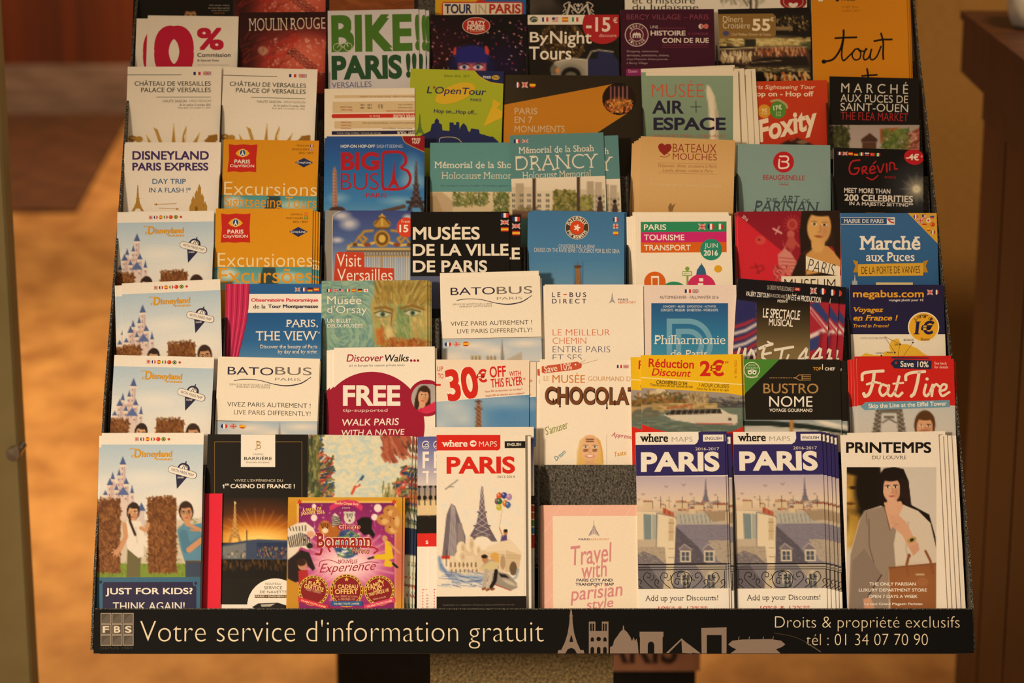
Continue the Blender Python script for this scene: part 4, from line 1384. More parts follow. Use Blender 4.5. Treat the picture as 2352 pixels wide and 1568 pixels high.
L = Leaf(0, 13, (962, 68), (1766, 56), 'f3ebe2', 'leaflet', 'white leaflet with a dark-haired woman in a pale coat holding a brown handbag', 9.5, gloss=False)
L.T('PRINTEMPS', 1010, 124, 1706, 214, '1b1714', 0.045, 0).T('DU LOUVRE', 1222, 236, 1504, 266, '4a423c', -0.005, 0, 0, 1)
p = Pic(1015, 330, 1748, 1500, 7, 'cfc8c2')
p.g([(0, 'd3cdc8'), (1, 'd9d0c6')])
p.r(1015, 330, 1290, 900, '241c12').b(1045, 520, 110, 190, 'a5813a', 0.5).b(1060, 500, 40, 14, '3a2a14', 0.6).b(1020, 560, 30, 70, 'c9a04c', 0.8).b(1045, 630, 40, 12, '6a4420', 0.7).b(1190, 500, 110, 240, '1d150e', 0.4).b(1120, 340, 140, 60, '1d150e', 0.4)
p.p([(1015, 690), (1120, 720), (1180, 900), (1060, 1000), (1015, 980)], 'b08a3a', 0.8, 40).b(1030, 900, 60, 110, 'd2b25a', 0.9, 0, 0.6)
p.p([(1275, 400), (1320, 340), (1400, 325), (1480, 345), (1520, 440), (1540, 640), (1690, 720), (1740, 900), (1748, 1000), (1650, 760), (1480, 640), (1300, 660), (1250, 560)], '1f1613')
p.p([(1020, 1500), (1040, 1050), (1120, 760), (1160, 690), (1320, 640), (1420, 760), (1480, 640), (1600, 690), (1700, 790), (1748, 1000), (1748, 1160), (1520, 1130), (1500, 1500)], 'd8cec2')
p.p([(1030, 1500), (1045, 1050), (1125, 760), (1160, 690), (1320, 650), (1420, 850), (1400, 960), (1415, 1150), (1360, 1180), (1360, 1500)], '98897e')
p.p([(1320, 620), (1460, 610), (1478, 650), (1410, 800), (1372, 845), (1330, 720)], 'dcae92')
p.face(1382, 505, 152, 'deb096', '1f1613', -2, brow='201512', lips='b5645c')
p.p([(1450, 420), (1520, 440), (1545, 650), (1500, 640), (1450, 560)], '2a1c17').p([(1285, 420), (1320, 420), (1310, 600), (1330, 660), (1270, 640)], '1f1613')
p.s_([(1195, 760), (1200, 980), (1260, 1200)], 6, '5c5048').s_([(1175, 700), (1180, 800)], 4, '6a5c52').s_([(1520, 780), (1500, 1000), (1520, 1100)], 8, 'b5a99c').s_([(1320, 650), (1370, 845)], 6, '4a3e36')
p.p([(1360, 720), (1440, 725), (1500, 780), (1560, 900), (1600, 960), (1520, 990), (1470, 890), (1380, 810)], 'd8a88c')
for i, a in enumerate(((1372, 735), (1385, 760), (1375, 785), (1392, 812))):
    p.s_([(1470, 800), (a[0] + 40, a[1]), a], 20, 'd8a88c').s_([(1440, 800 - i), (a[0] + 10, a[1] + 10)], 3, 'a87a60', 0.6)
p.p([(1520, 985), (1600, 955), (1610, 1010), (1560, 1060)], 'd2a086').b(1548, 928, 40, 22, 'b59a5c', 0.2, -25).b(1548, 928, 18, 12, '2a221c', 0.3, -25)
p.p([(1300, 1215), (1255, 1290), (1180, 1420), (1140, 1500), (1040, 1500), (1060, 1100), (1160, 1000)], '8a7c73').s_([(1300, 1215), (1200, 1370), (1160, 1460)], 8, '241c18')
p.p([(1150, 1410), (1210, 1390), (1250, 1500), (1160, 1500)], 'd2a086')
p.p([(1360, 1155), (1748, 1118), (1748, 1500), (1372, 1500)], '96603a').s_([(1362, 1155), (1748, 1120)], 10, '7a4a2a').s_([(1515, 1220), (1505, 1130), (1525, 1050), (1530, 1060)], 22, '8a5734').s_([(1720, 1200), (1700, 1100), (1660, 1020)], 20, '8a5734')
p.r(1580, 1203, 1650, 1218, 'd6c8a8').b(1635, 1270, 46, 34, 'a5714a', 0.2).b(1560, 1300, 160, 120, 'a56d44', 1.5, 0, 0.5)
L.PIC(p)
for t, a, b, c, d in (('THE ONLY PARISIAN', 1200, 1272, 1580, 1298), ('LUXURY DEPARTMENT STORE', 1114, 1322, 1670, 1348), ('OPEN 7 DAYS A WEEK', 1194, 1374, 1594, 1400), ('Le seul Grand Magasin Parisien', 1160, 1438, 1634, 1464)):
    L.T(t, a, b, c, d, WH, 0.025, 0)
t_ = 'plain white leaflet edge, one of four fanned out right of the handbag woman leaflet'
L.group = 'fanned white leaflets'
L.back = [(11, 5, 1.4, 0, t_), (22, 2, 2.8, 0.2, t_), (33, 3, 4.2, 0.2, t_), (45, 3, 5.6, 0.3, t_), (20, -8, 7, 0.2, 'white leaflet standing highest behind the handbag woman leaflet')]

# ---- row 2
L = Leaf(1, 7, (100, 595), (800, 612), WH, 'leaflet', 'castle leaflet second from the bottom of the left column', 7, ref=DREF)
art_castle(L)
L = Leaf(1, 7, (828, 606), (1542, 622), 'f4ecdf', 'leaflet', 'white leaflet, wide title over a curved line, left of the crimson FREE leaflet', 8, gloss=False)


def art_wave(L):
    # art measured on the lower copy
    D, Gy = '2c2a48', '7a7470'
    L.T('BATO', 895, 681, 1215, 736, D, 0.0).T('BUS', 1228, 681, 1484, 736, Gy, 0.0).T('PARIS', 1228, 757, 1408, 777, Gy, -0.012)
    L.S([(940, 775), (1010, 766), (1110, 772), (1220, 800), (1310, 810), (1400, 796), (1450, 770), (1478, 752)], 5, D).S([(1220, 801), (1310, 813), (1400, 798), (1450, 772)], 6, D)
    L.T('SERVICE DE NAVETTES SUR LA SEINE', 908, 798, 1192, 811, '8a847c').T('RIVER-BOAT SHUTTLE SERVICE', 958, 815, 1192, 828, '8a847c')
    L.T('VIVEZ PARIS AUTREMENT !', 892, 930, 1476, 962, '3a3634', -0.008).T('LIVE PARIS DIFFERENTLY!', 938, 986, 1476, 1018, '5c5652', -0.008)
    L.R(815, 1054, 1560, 1058, '4a4440')
    p = Pic(815, 1060, 1560, 1240, 9, 'b9c9da')
    p.g([(0, 'a9bfd6'), (1, 'd2d6dc')])
    for x, y, rx, ry in ((1050, 1110, 130, 30), (1200, 1150, 90, 30), (1420, 1100, 120, 26), (900, 1190, 100, 40)):
        p.b(x, y, rx, ry, 'e6e0dc', 1.2, 0, 0.8)
    p.p([(1246, 1240), (1254, 1110), (1258, 1066), (1263, 1110), (1274, 1240)], '8a8484')
    p.r(1030, 1180, 1110, 1240, 'c9bca6').r(1140, 1190, 1220, 1240, 'c9bca6').p([(1280, 1220), (1400, 1160), (1400, 1240), (1280, 1240)], 'b9b2a8')
    for x in (1045, 1070, 1095, 1155, 1180, 1205):
        p.s_([(x, 1190), (x, 1240)], 8, '7a7066')
    L.PIC(p)
    for i, k in enumerate(('fr', 'gb', 'es')):
        x = 870 + i * 64
        L.FLAG(k, x - 24, 1078, x + 24, 1112, True)


BREF = (7, 828, 606, 1542)
art_wave(L)
L.back = [(2, 4, 1.4, 0, 'blank white leaflet edge behind the wide-titled one beside the crimson FREE leaflet')]
L = Leaf(1, 7, (1640, 545), (2347, 536), 'f5efe6', 'leaflet', 'white leaflet reading FREE on a large crimson circle, with a round portrait', 9, gloss=True)
L.E(1905, 1095, 372, 382, '9f1838', 72)
L.E(2290, 898, 121, 121, '9f1838', 40)
q = Pic(2180, 800, 2352, 1005, 6, '9f9ba0')
q.g([(0, 'a8a4a8'), (1, 'c0b8b4')])
q.p([(2185, 1005), (2260, 960), (2352, 930), (2352, 1005)], 'cf2a50').face(2268, 885, 78, 'dca680', '3a2418', 8, long=True, lips='c0605a').p([(2250, 1005), (2270, 965), (2352, 920), (2352, 1005)], 'd42e58')
L.ops.append(('d', q, ((q.X - 2290) / 112) ** 2 + ((q.Y - 898) / 112) ** 2))
L.RING(2290, 898, 118, 22, '9f1838')
L.T('Discover', 1728, 590, 1988, 642, 'a01c34', 0.012, None, 0.2).T('Walks', 1998, 592, 2166, 642, '1c1718', 0.016, None, 0.2)
for x in (2182, 2206, 2230):
    L.E(x, 635, 9, 9, 'a01c34', 14)
L.T('#1 in Europe for custom private tours', 1748, 660, 2136, 680, '4a4444', -0.004)
L.T('FREE', 1704, 808, 2106, 952, WH, 0.05, 0).T('tip-supported', 1702, 972, 2016, 1000, 'f0d8dc', 0.0, 0)
L.T('WALK PARIS', 1698, 1042, 2096, 1090, WH, 0.012, -1, 0.12).T('WITH A NATIVE', 1694, 1118, 2136, 1158, WH, 0.012, -1, 0.12)
L.back = [(-9, 4, 1.4, 0, 'crimson circle leaflet nearest behind the front FREE leaflet'), (-17, 5, 2.8, 0, 'crimson circle leaflet furthest left in the stack of FREE leaflets'), (5, 2, 4.2, 0, 'crimson circle leaflet hindmost on the right of the stack of FREE leaflets')]

L = Leaf(1, 8, (296, 604), (928, 608), 'f1e2d2', 'leaflet', 'discount leaflet reading 30 euro OFF in red above an Eiffel Tower top', 7)
R_ = 'd42a20'
p = Pic(290, 830, 935, 1180, 9, '6f9cc6')
p.g([(0, '8fb2d2'), (1, '5c90c4')], 0)
for x, y, rx, ry in ((400, 920, 120, 60), (480, 1010, 110, 60), (760, 900, 130, 40), (330, 1050, 60, 50)):
    p.b(x, y, rx, ry, 'c3d0dc', 1.5, 0, 0.8)
p.b(760, 980, 150, 90, '4f8ac4', 1.3, 0, 0.8)
p.p([(582, 872), (588, 872), (602, 930), (608, 1180), (562, 1180), (568, 930)], '6f4a36').r(562, 880, 606, 892, '5a3a2c').r(562, 930, 610, 940, '5a3a2c')
for y in range(900, 1180, 28):
    p.s_([(568, y), (604, y + 24)], 4, 'b58a6c').s_([(604, y), (568, y + 24)], 4, 'b58a6c')
L.PIC(p)
L.P([(285, 600), (940, 604), (940, 836), (285, 886)], 'f1e2d2').LN([(285, 888), (940, 838)], 4, 'fbf3e6')
L.T('UP', 306, 650, 346, 684, R_, 0.01, 1).T('TO', 310, 698, 348, 732, R_, 0.01, 1).R(285, 768, 330, 782, R_)
for c, w in (('fbf3e6', 0.14), (R_, 0.055)):
    L.T('30', 366, 660, 580, 876, c, w, -8).T('€', 572, 668, 642, 760, c, w, -4)
L.T('OFF', 660, 648, 770, 724, R_, 0.03, -4).T('WITH', 792, 682, 872, 716, R_, 0.01, -4).T('THIS FLYER', 668, 726, 884, 786, R_, 0.02, -5).T('*', 884, 724, 902, 744, R_, 0)
L.T('hasta 30€ de descuento con este flyer*', 630, 804, 882, 822, 'c8605a', 0.0, -4).T("jusqu'à 30€ de réduction avec ce dépliant*", 632, 832, 894, 850, 'c8605a', 0.0, -4)
L.back = [(16, 4, 1.5, 0, 'discount leaflet sliding out to the right behind the 30 euro OFF one')]

L = Leaf(1, 8, (1000, 602), (1680, 606), 'f5ebdd', 'leaflet', 'cream leaflet with dripping brown CHOCOLAT lettering', 6, gloss=False)
L.P([(1012, 650), (1252, 618), (1284, 634), (1280, 660), (1250, 672), (1030, 698), (1012, 690)], 'c9583e').E(1240, 638, 6, 6, WH, 12)
L.LN([(1284, 634), (1390, 606)], 3, 'b0a090').LN([(1262, 632), (1308, 606)], 3, 'b0a090')
L.T('Save 10%', 1028, 636, 1216, 682, 'f6ece2', 0.008, -7).FLAG('fr', 1520, 640, 1554, 662).FLAG('gb', 1564, 640, 1598, 662)
L.T('LE', 1026, 716, 1060, 748, 'cf9a60', -0.01).T('MUSÉE', 1084, 694, 1304, 762, 'd2823c', -0.005).T('GOURMAND DU', 1326, 718, 1640, 750, 'cf9a60', -0.014)
for c, w, o in (('3a2014', 0.07, 0), ('7a4a2c', 0.035, -3)):
    L.T('CHOCOLAT', 1036 + o, 790 + o, 1668 + o, 912 + o, c, w)
for x, y0, y1 in ((1090, 870, 890), (1135, 890, 920), (1390, 840, 870), (1452, 900, 932), (1506, 880, 906)):
    L.S([(x, y0), (x, y1)], 7, '3a2014', 2).E(x, y1, 6, 9, '3a2014', 10)
L.T("S'amuser", 1030, 1036, 1190, 1092, '8a9a40', -0.006, -18, 0.3).T('Apprendre', 1482, 1105, 1660, 1144, 'c2456a', -0.006, 8, 0.3)
L.T('Dream', 1090, 1235, 1178, 1265, '3f92b8', -0.006, -40, 0.3).T('Taste', 1500, 1222, 1582, 1254, 'e0a63c', 0.0, -10, 0.2)
q = Pic(1235, 1110, 1450, 1330, 5, 'f5ebdd')
q.p([(1248, 1330), (1250, 1230), (1270, 1150), (1310, 1118), (1366, 1118), (1408, 1150), (1426, 1230), (1430, 1330)], 'e3bd72')
q.b(1338, 1200, 62, 88, 'e6b890', 0.12).r(1312, 1262, 1364, 1330, 'dcae86').b(1338, 1215, 58, 72, 'e8bc96', 0.3)
for x in (1308, 1370):
    q.b(x, 1194, 14, 7, 'f4ece4', 0.4).b(x, 1194, 7, 7, '4a5a6a', 0.4).s_([(x - 15, 1186), (x, 1181), (x + 15, 1186)], 5, '9a7040').s_([(x - 14, 1214), (x + 14, 1211)], 6, '5c3620').s_([(x - 12, 1224), (x + 12, 1221)], 6, '5c3620')
for y in (1143, 1157):
    q.s_([(1314, y), (1362, y)], 7, '5c3620')
q.s_([(1334, 1200), (1330, 1230), (1344, 1232)], 4, 'c08a64').b(1338, 1256, 32, 11, 'c8685c', 0.3).b(1338, 1255, 26, 6, 'fbf4ec', 0.4)
q.s_([(1250, 1300), (1262, 1200), (1290, 1140)], 8, 'f0d49a', 0.7).s_([(1426, 1300), (1414, 1200), (1388, 1140)], 8, 'c99c50', 0.7).s_([(1280, 1322), (1338, 1308), (1400, 1320)], 18, 'dcae86')
L.PIC(q)
L.back = [(-10, 6, 1.5, 0, 'cream leaflet edge peeping out left of the CHOCOLAT leaflet')]

L = Leaf(1, 9, (122, 545), (800, 540), 'f0c21c', 'leaflet', 'yellow leaflet reading 2 euro discount above a river cruise boat', 10)
R_, Y_ = 'cf2a1e', 'efc21e'
p = Pic(105, 760, 812, 1160, 8, '7d8a84')
p.g([(0, 'a39a98'), (0.22, '9a9590'), (0.36, '6e7f74'), (0.7, '5f6f66'), (1, '55604f')])
p.b(250, 810, 80, 30, 'cfc0a4', 0.3).p([(215, 800), (240, 770), (275, 770), (295, 800), (295, 870), (210, 870)], 'c8b48e').b(255, 778, 30, 26, 'd9ccb4', 0.3)
p.r(100, 835, 440, 878, '8a6a44').dabs(90, 26, 12, ['5a4c2a', '7a6434', '8f5f34', '4a5030', 'a0743c'], (0, 180), 51, (100, 800, 430, 880))
p.r(430, 800, 580, 870, 'b09a74').dabs(60, 14, 6, ['6a5a44', 'd0bc94', '8a7858'], (80, 100), 52, (435, 805, 580, 868))
p.r(580, 860, 812, 900, '4a4a50').dabs(60, 16, 8, ['5a5c62', '3c3c42', '757068'], (-20, 20), 53, (580, 830, 812, 890))
p.p([(100, 890), (130, 880), (250, 880), (280, 915), (280, 930), (100, 935)], 'b59a70').b(190, 935, 60, 40, '6a6a5c', 0.3).r(200, 868, 640, 916, 'a8905f').dabs(50, 30, 8, ['c9b284', '8a7448'], (-4, 4), 54, (240, 872, 630, 910))
p.dabs(160, 60, 5, ['8a9a90', '4f6058', '9aa49a', '6c7a70'], (-4, 4), 55, (105, 930, 812, 1100), 0.5)
p.p([(275, 948), (330, 912), (660, 905), (720, 940), (775, 950), (776, 1000), (760, 1010), (480, 1000), (330, 975)], 'd6cfc2').p([(285, 942), (330, 914), (660, 908), (670, 938), (300, 950)], '2f2a28')
for x in range(320, 660, 40):
    p.s_([(x, 915), (x - 4, 945)], 4, 'c9c0b2')
p.s_([(300, 905), (470, 880), (460, 908)], 10, 'b8422e', 0.7).s_([(330, 978), (500, 1004), (760, 1012)], 6, 'e9e4da').s_([(500, 1006), (740, 1010)], 5, 'b8322a').r(715, 970, 735, 985, '2a2624')
L.PIC(p)
L.P([(105, 535), (830, 535), (830, 822), (700, 800), (300, 775), (105, 765)], Y_).LN([(105, 694), (830, 745)], 6, 'f8ecc0')
L.T('Réduction', 176, 572, 482, 632, R_, 0.03, 2).T('Discount', 196, 638, 462, 688, R_, 0.02, 2, 0.22).T('2€', 522, 576, 686, 688, R_, 0.05, 0).T('**', 690, 584, 716, 602, R_, 0.01)
L.T("CROISIÈRES D'1H", 228, 714, 436, 744, '3a2418', 0.02, 3).T('Tous les jours, de jour comme de nuit', 186, 742, 474, 766, '4a3418', 0.008, 3)
L.T('1 HOUR CRUISES', 514, 738, 718, 764, '6a5218', 0.005, 3, 0.2).T('Every day, by day or by night', 500, 768, 718, 788, '6a5218', 0.0, 3, 0.2)
L.P([(100, 1010), (130, 1012), (240, 1050), (420, 1085), (600, 1085), (740, 1060), (812, 1030), (812, 1300), (100, 1300)], 'd42a20').T('CODE WEB : 96', 702, 632, 824, 648, 'c8721e', 0, 90)
L.back = [(-23, 4, 1.5, 0, 'yellow discount leaflet peeping out left behind the cruise boat one'), (10, -1, 3, 0.5, 'yellow discount leaflet peeping out right behind the cruise boat one')]

L = Leaf(1, 9, (808, 572), (1468, 574), '1f1b16', 'leaflet', 'black leaflet with a gold fork, white circle badge and green corner', 7)
L.P([(808, 570), (1060, 573), (808, 824)], '4a8a35').RING(872, 645, 52, 5, 'e8e6da').T('tripadvisor', 832, 684, 918, 700, 'e0e6d4', 0.0)
for k in (-1, 1):
    L.E(875 + k * 15, 662, 14, 14, 'f0ede2', 16).E(875 + k * 15, 662, 6, 6, '2a2a20', 10)
L.S([(845, 652), (875, 645), (905, 652)], 5, 'f0ede2').T("D'EXCELLENCE", 834, 624, 912, 638, 'e0e6d4', 0.0).T('CERTIFICAT', 848, 608, 900, 618, 'e0e6d4', 0.0)
L.T('TOP', 1286, 626, 1340, 648, 'e0a63c', 0.03).T('CHEF', 1366, 628, 1434, 648, WH, 0.03).LN([(1350, 608), (1350, 642)], 5, WH)
g = 'b08a56'
for x in range(996, 1150, 11):
    L.E(x, 698, 3.5, 3.5, g, 8)
L.S([(1150, 698), (1170, 696), (1190, 680), (1212, 678)], 5, g).S([(1150, 698), (1175, 704), (1195, 714), (1212, 714)], 5, g)
for y in (678, 690, 702, 713):
    L.LN([(1210, y), (1270, y)], 5, g)
L.LN([(1212, 678), (1212, 714)], 6, g)
L.T('BUSTRO', 950, 736, 1322, 804, g, 0.008).T('NOME', 990, 822, 1282, 894, WH, 0.0).T('VOYAGE GOURMAND', 992, 906, 1282, 928, WH, 0.025)
p = Pic(800, 982, 1480, 1200, 9, 'c2c6c8')
p.g([(0, '9aa6ae'), (0.4, 'd6d2c8'), (1, 'e6ddd0')])
p.p([(800, 985), (1000, 988), (1250, 1010), (1480, 1050), (1480, 1080), (1250, 1050), (1000, 1030), (800, 1025)], '26302c').s_([(800, 1024), (1000, 1028), (1250, 1048), (1480, 1078)], 5, 'e9e6de')
p.s_([(1142, 985), (1140, 1060)], 26, 'b5854a').b(1400, 1010, 90, 14, 'e9e4da', 0.8, 12)
L.PIC(p)
L.back = [(16, 2, 1.5, 0, 'black fork leaflet sliding out right behind the front one')]

L = Leaf(1, 9, (1580, 566), (2236, 570), 'cf2420', 'leaflet', 'red leaflet with cream script and a man before the Eiffel Tower', 10)
p = Pic(1565, 885, 2250, 1160, 8, 'cfcac6')
p.g([(0, 'c4c8cc'), (1, 'd9d2ca')])
for k in (-1, 1):
    a = [(1800 + k * 85, 905), (1800 + k * 50, 905), (1800 + k * 65, 1160), (1800 + k * 128, 1160)]
    p.p(a, '6d675f')
    for y in range(915, 1160, 30):
        p.s_([(1800 + k * (52 + (y - 905) * 0.06), y), (1800 + k * (88 + (y - 905) * 0.17), y + 28)], 5, 'b5aea2').s_([(1800 + k * (88 + (y - 905) * 0.17), y), (1800 + k * (52 + (y - 905) * 0.06), y + 28)], 5, '4a443e')
p.r(1740, 905, 1860, 935, '6d675f').r(1765, 955, 1835, 972, '6d675f').s_([(1755, 1000), (1800, 975), (1845, 1000)], 10, '6d675f')
p.face(2040, 1030, 116, 'dda784', '5a3a20', 2, brow='5a3a20', beard='a8704a')
L.PIC(p)
L.P([(1808, 600), (1838, 572), (2088, 582), (2084, 640), (1835, 634)], '232a4c').E(1846, 597, 8, 8, 'b8322a', 14).T('Save 10%', 1876, 586, 2066, 626, WH, 0.025, 1)
L.T('See back', 2106, 590, 2190, 608, 'f2cfc4', 0.01).T('for details', 2106, 616, 2198, 634, 'f2cfc4', 0.01)
C_ = 'f1e6d2'
L.S([(1618, 712), (1622, 672), (1670, 658), (1760, 652)], 20, C_).S([(1700, 660), (1690, 730), (1668, 800), (1640, 822), (1628, 805)], 22, C_).S([(1650, 742), (1700, 728), (1740, 735)], 15, C_)
L.S([(1790, 755), (1752, 745), (1735, 785), (1755, 818), (1790, 790), (1798, 748), (1790, 800), (1812, 820), (1840, 790)], 17, C_).S([(1868, 690), (1850, 760), (1838, 805), (1862, 822), (1888, 800)], 18, C_).S([(1828, 738), (1895, 732)], 13, C_)
L.S([(1912, 712), (1916, 680), (1960, 662), (2040, 656)], 20, C_).S([(2002, 660), (1990, 730), (1970, 800), (1950, 822)], 22, C_)
L.S([(2048, 745), (2036, 800), (2052, 820), (2074, 800)], 18, C_).E(2056, 706, 11, 11, C_, 14).S([(2074, 800), (2096, 745), (2088, 820)], 17, C_).S([(2094, 770), (2116, 742), (2136, 755)], 16, C_)
L.S([(2140, 790), (2180, 775), (2186, 748), (2160, 745), (2142, 785), (2160, 820), (2206, 795)], 16, C_)
L.P([(1606, 892), (1640, 862), (2208, 848), (2210, 896), (1635, 916)], '6f9fbc').T('Skip the Line at the Eiffel Tower', 1660, 864, 2188, 904, WH, 0.025, -2)
t_ = 'red script leaflet, one of three fanned out left behind the front one'
L.group = 'fanned red script leaflets'
L.back = [(-6, 1, 1.4, 0, t_), (-12, 1, 2.8, 0, t_), (-19, 2, 4.2, 0, t_), (3, -8, 5.6, 0.8, 'red script leaflet standing highest, slightly turned behind the front one'), (8, 4, 7, 0, 'red script leaflet hindmost on the right of its stack')]

# ---- row 3
L = Leaf(2, 7, (152, 94), (842, 63), WH, 'leaflet', 'castle leaflet third from the bottom of the left column, tilted', 8, ref=DREF)
art_castle(L)
L.back = [(-12, 3, 1.4, 0.6, 'castle leaflet edge showing left behind the tilted castle leaflet')]
L = Leaf(2, 7, (880, 97), (1556, 96), '2766a8', 'leaflet', 'blue leaflet with a pink curtain and THE VIEW, right of the tilted castle leaflet', 5)
p = Pic(870, 95, 1570, 640, 10, '2060a6')
p.g([(0, '2a64a8'), (0.4, '1f5c9e'), (0.75, '2c6cac'), (1, '5a90c0')])
L.PIC(p).R(1000, 168, 1570, 300, WH)
p2 = [(876, 94), (1052, 94), (1040, 230), (1015, 400), (965, 640), (876, 640)]
L.P(p2, 'c8285c')
for k in range(9):
    x = 886 + k * 20
    L.S([(x, 96), (x - 4 - k * 1.5, 330), (880 + k * 10, 638)], 6, 'e34c80' if k % 2 else '9d1a46', 4)
for i, k in enumerate(('gb', 'fr', 'de', 'es')):
    L.FLAG(k, 1368 + i * 44, 124, 1402 + i * 44, 150)
L.T('Observatoire Panoramique', 1060, 198, 1528, 230, 'd8264c', 0.025, 0).T('de la', 1074, 242, 1160, 270, '3a3a56', 0, 0).T('Tour Montparnasse', 1178, 242, 1528, 274, '22264c', 0.03, 0)
L.T('PARIS,', 1304, 348, 1528, 406, WH, 0.0, 0, 0, 1).T('THE VIEW', 1092, 430, 1526, 494, WH, 0.0, 0, 0, 1).T('*', 1528, 432, 1544, 448, WH)
L.T('Discover the beauty of Paris', 1124, 524, 1524, 558, 'e6e6ea', 0.012, 0, 0, 1).T('by day and by night', 1246, 560, 1522, 592, 'e6e6ea', 0.012, 0, 0, 1)

L = Leaf(2, 7, (1554, 76), (2296, 70), '7f9f94', 'leaflet', 'leaflet with a painted red-bearded face on swirling teal', 6.5)
p = Pic(1540, 65, 2310, 720, 8, '7fa79d')
p.dabs(900, 60, 10, ['8fb5ad', '6f9a96', '9cc0b0', '5f8c90', 'a5bfa0', '7fa8b0', '88b09a'], lambda x, y: math.atan2(y - 420, x - 1700) + 1.5 + 0.4 * math.sin(x / 60), 61, (1545, 70, 2000, 600))
p.p([(1940, 70), (2310, 60), (2310, 560), (1970, 560), (1915, 380), (1895, 260)], 'b3a468')
ang = lambda x, y: math.radians(70) + (x - 2100) / 500
p.dabs(320, 60, 9, ['b09a50', '8f7c3c', 'a98a44', 'c0ae66', '9a8a48', '7a6a34'], lambda x, y: math.radians(100) + (x - 2100) / 300, 62, (1935, 66, 2300, 250))
p.dabs(500, 46, 9, ['c2b070', 'a9a860', 'd3c284', '94a468', 'b89a5c', '8fa070'], ang, 63, (1925, 250, 2300, 520))
p.dabs(130, 40, 9, ['7f9a6a', '6a8a5c', '9aae78'], ang, 64, (2080, 260, 2170, 480))
for x, y in ((1980, 312), (2190, 302)):
    p.b(x, y, 58, 26, 'a9b28a', 0.4).b(x, y, 42, 17, 'c8cfae', 0.4).b(x + 2, y, 18, 17, '4a6a5a', 0.4).b(x + 2, y, 8, 8, '22302a', 0.5)
    p.s_([(x - 56, y - 8), (x - 10, y - 26), (x + 56, y - 10)], 9, '5c5030').s_([(x - 50, y + 14), (x, y + 24), (x + 50, y + 12)], 6, '7a6a40', 0.7)
p.s_([(1930, 270), (2000, 262), (2050, 280)], 20, '8a6a34', 0.9, 12).s_([(2110, 270), (2190, 250), (2270, 275)], 20, '8a6a34', 0.9, 12)
p.s_([(2050, 290), (2040, 400), (1998, 460), (2030, 500), (2080, 480)], 10, '7a5c38', 0.9).b(2025, 440, 24, 50, 'd8c890', 0.8)
p.dabs(260, 30, 9, ['b0622c', 'a3542a', 'c47a3c', '8f4a24', 'a8843c'], (20, 160), 65, (1965, 485, 2300, 600)).dabs(60, 24, 8, ['b0622c', 'c47a3c'], (60, 120), 66, (1940, 400, 1990, 520))
L.PIC(p)
for i, k in enumerate(('fr', 'gb', 'us', 'it', 'es', 'de', 'jp')):
    L.FLAG(k, 1590 + i * 43.5, 132, 1620 + i * 43.5, 154)
L.T('Musée', 1594, 184, 1834, 240, WH, -0.004, 0).T("d'Orsay", 1594, 250, 1872, 318, WH, -0.004, 0).T('UN BILLET,', 1594, 342, 1770, 374, 'eef0e8', 0.02, 0).T('DEUX MUSÉES', 1594, 372, 1842, 404, 'eef0e8', 0.02, 0)
t_ = 'painted-face leaflet, one of two fanned out right behind the front one'
L.group = 'painted face leaflets'
L.back = [(5, 1, 1.4, 0, t_), (9, 2, 2.8, 0, t_)]

L = Leaf(2, 8, (332, 52), (1000, 38), 'f4ecdf', 'leaflet', 'white leaflet, wide title over a curved line, right of the painted face leaflet', 9.5, ref=BREF, gloss=False)
art_wave(L)
L.back = [(-1, -12, 1.5, 0.2, 'white leaflet sticking up behind the wide-titled one beside the painted face'), (4, 4, 3, 0, 'white leaflet edge peeping out right of the wide-titled one beside the painted face')]

L = Leaf(2, 8, (1032, 98), (1697, 98), 'f5ede2', 'leaflet', 'white leaflet with thin orange and grey capitals and a tiny grey tower', 6, gloss=False)
N_, O_ = '2e2c50', 'd8704c'
L.T('L E', 1082, 150, 1138, 182, N_, 0.015).R(1158, 162, 1182, 168, 'd8503a').T('B U S', 1200, 150, 1312, 182, N_, 0.015).T('D I R E C T', 1082, 194, 1312, 226, N_, 0.015)
flat_tower(L, 1488, 152, 222, 46, 'a8a4a8')
L.T('PARIS', 1526, 192, 1596, 206, '5a5670', 0.015).T('AÉROPORT', 1526, 207, 1648, 226, O_, 0.005)
for t, a, b, c, d, k in (('LE MEILLEUR', 1086, 400, 1472, 442, O_), ('CHEMIN', 1086, 456, 1312, 498, O_), ('ENTRE PARIS', 1086, 514, 1474, 556, '6a6a84'), ('ET SES', 1086, 570, 1282, 612, '6a6a84')):
    L.T(t, a, b, c, d, k, -0.016)
L.back = [(-4, 2, 1.4, 0, 'white leaflet edge left behind the one with thin orange capitals')]

L = Leaf(2, 8, (1703, 101), (2325, 101), 'ecdcd8', 'leaflet', 'pale leaflet with a blue panel and large letter P behind serif lettering', 7.5)
L.FLAG('fr', 1978, 130, 2020, 154).FLAG('gb', 2030, 130, 2070, 154).T('AUTOMNE/HIVER - FALL/WINTER 2016', 1808, 174, 2206, 194, '6a6068', 0.0)
p = Pic(1752, 224, 2270, 640, 10, '2f74ac')
p.g([(0, '2a5c98'), (0.5, '2f7cb0'), (1, '4aa0c4')])
L.PIC(p)
b_ = '6fa9cc'
for k, w in ((0, 36), (1, 36)):
    x0, y0, r = (1856, 328, 150) if k == 0 else (1918, 396, 90)
    x1 = 2000
    L.R(x0, y0, x0 + w, 640, b_).R(x0, y0, x1, y0 + w, b_)
    L.RING(x1, y0 + w / 2 + r, r, w, b_, -90, 90)
L.T('Philharmonie', 1772, 440, 2252, 500, WH, -0.008, None, 0, 1).T('de Paris', 1884, 540, 2130, 590, WH, -0.008, None, 0, 1)
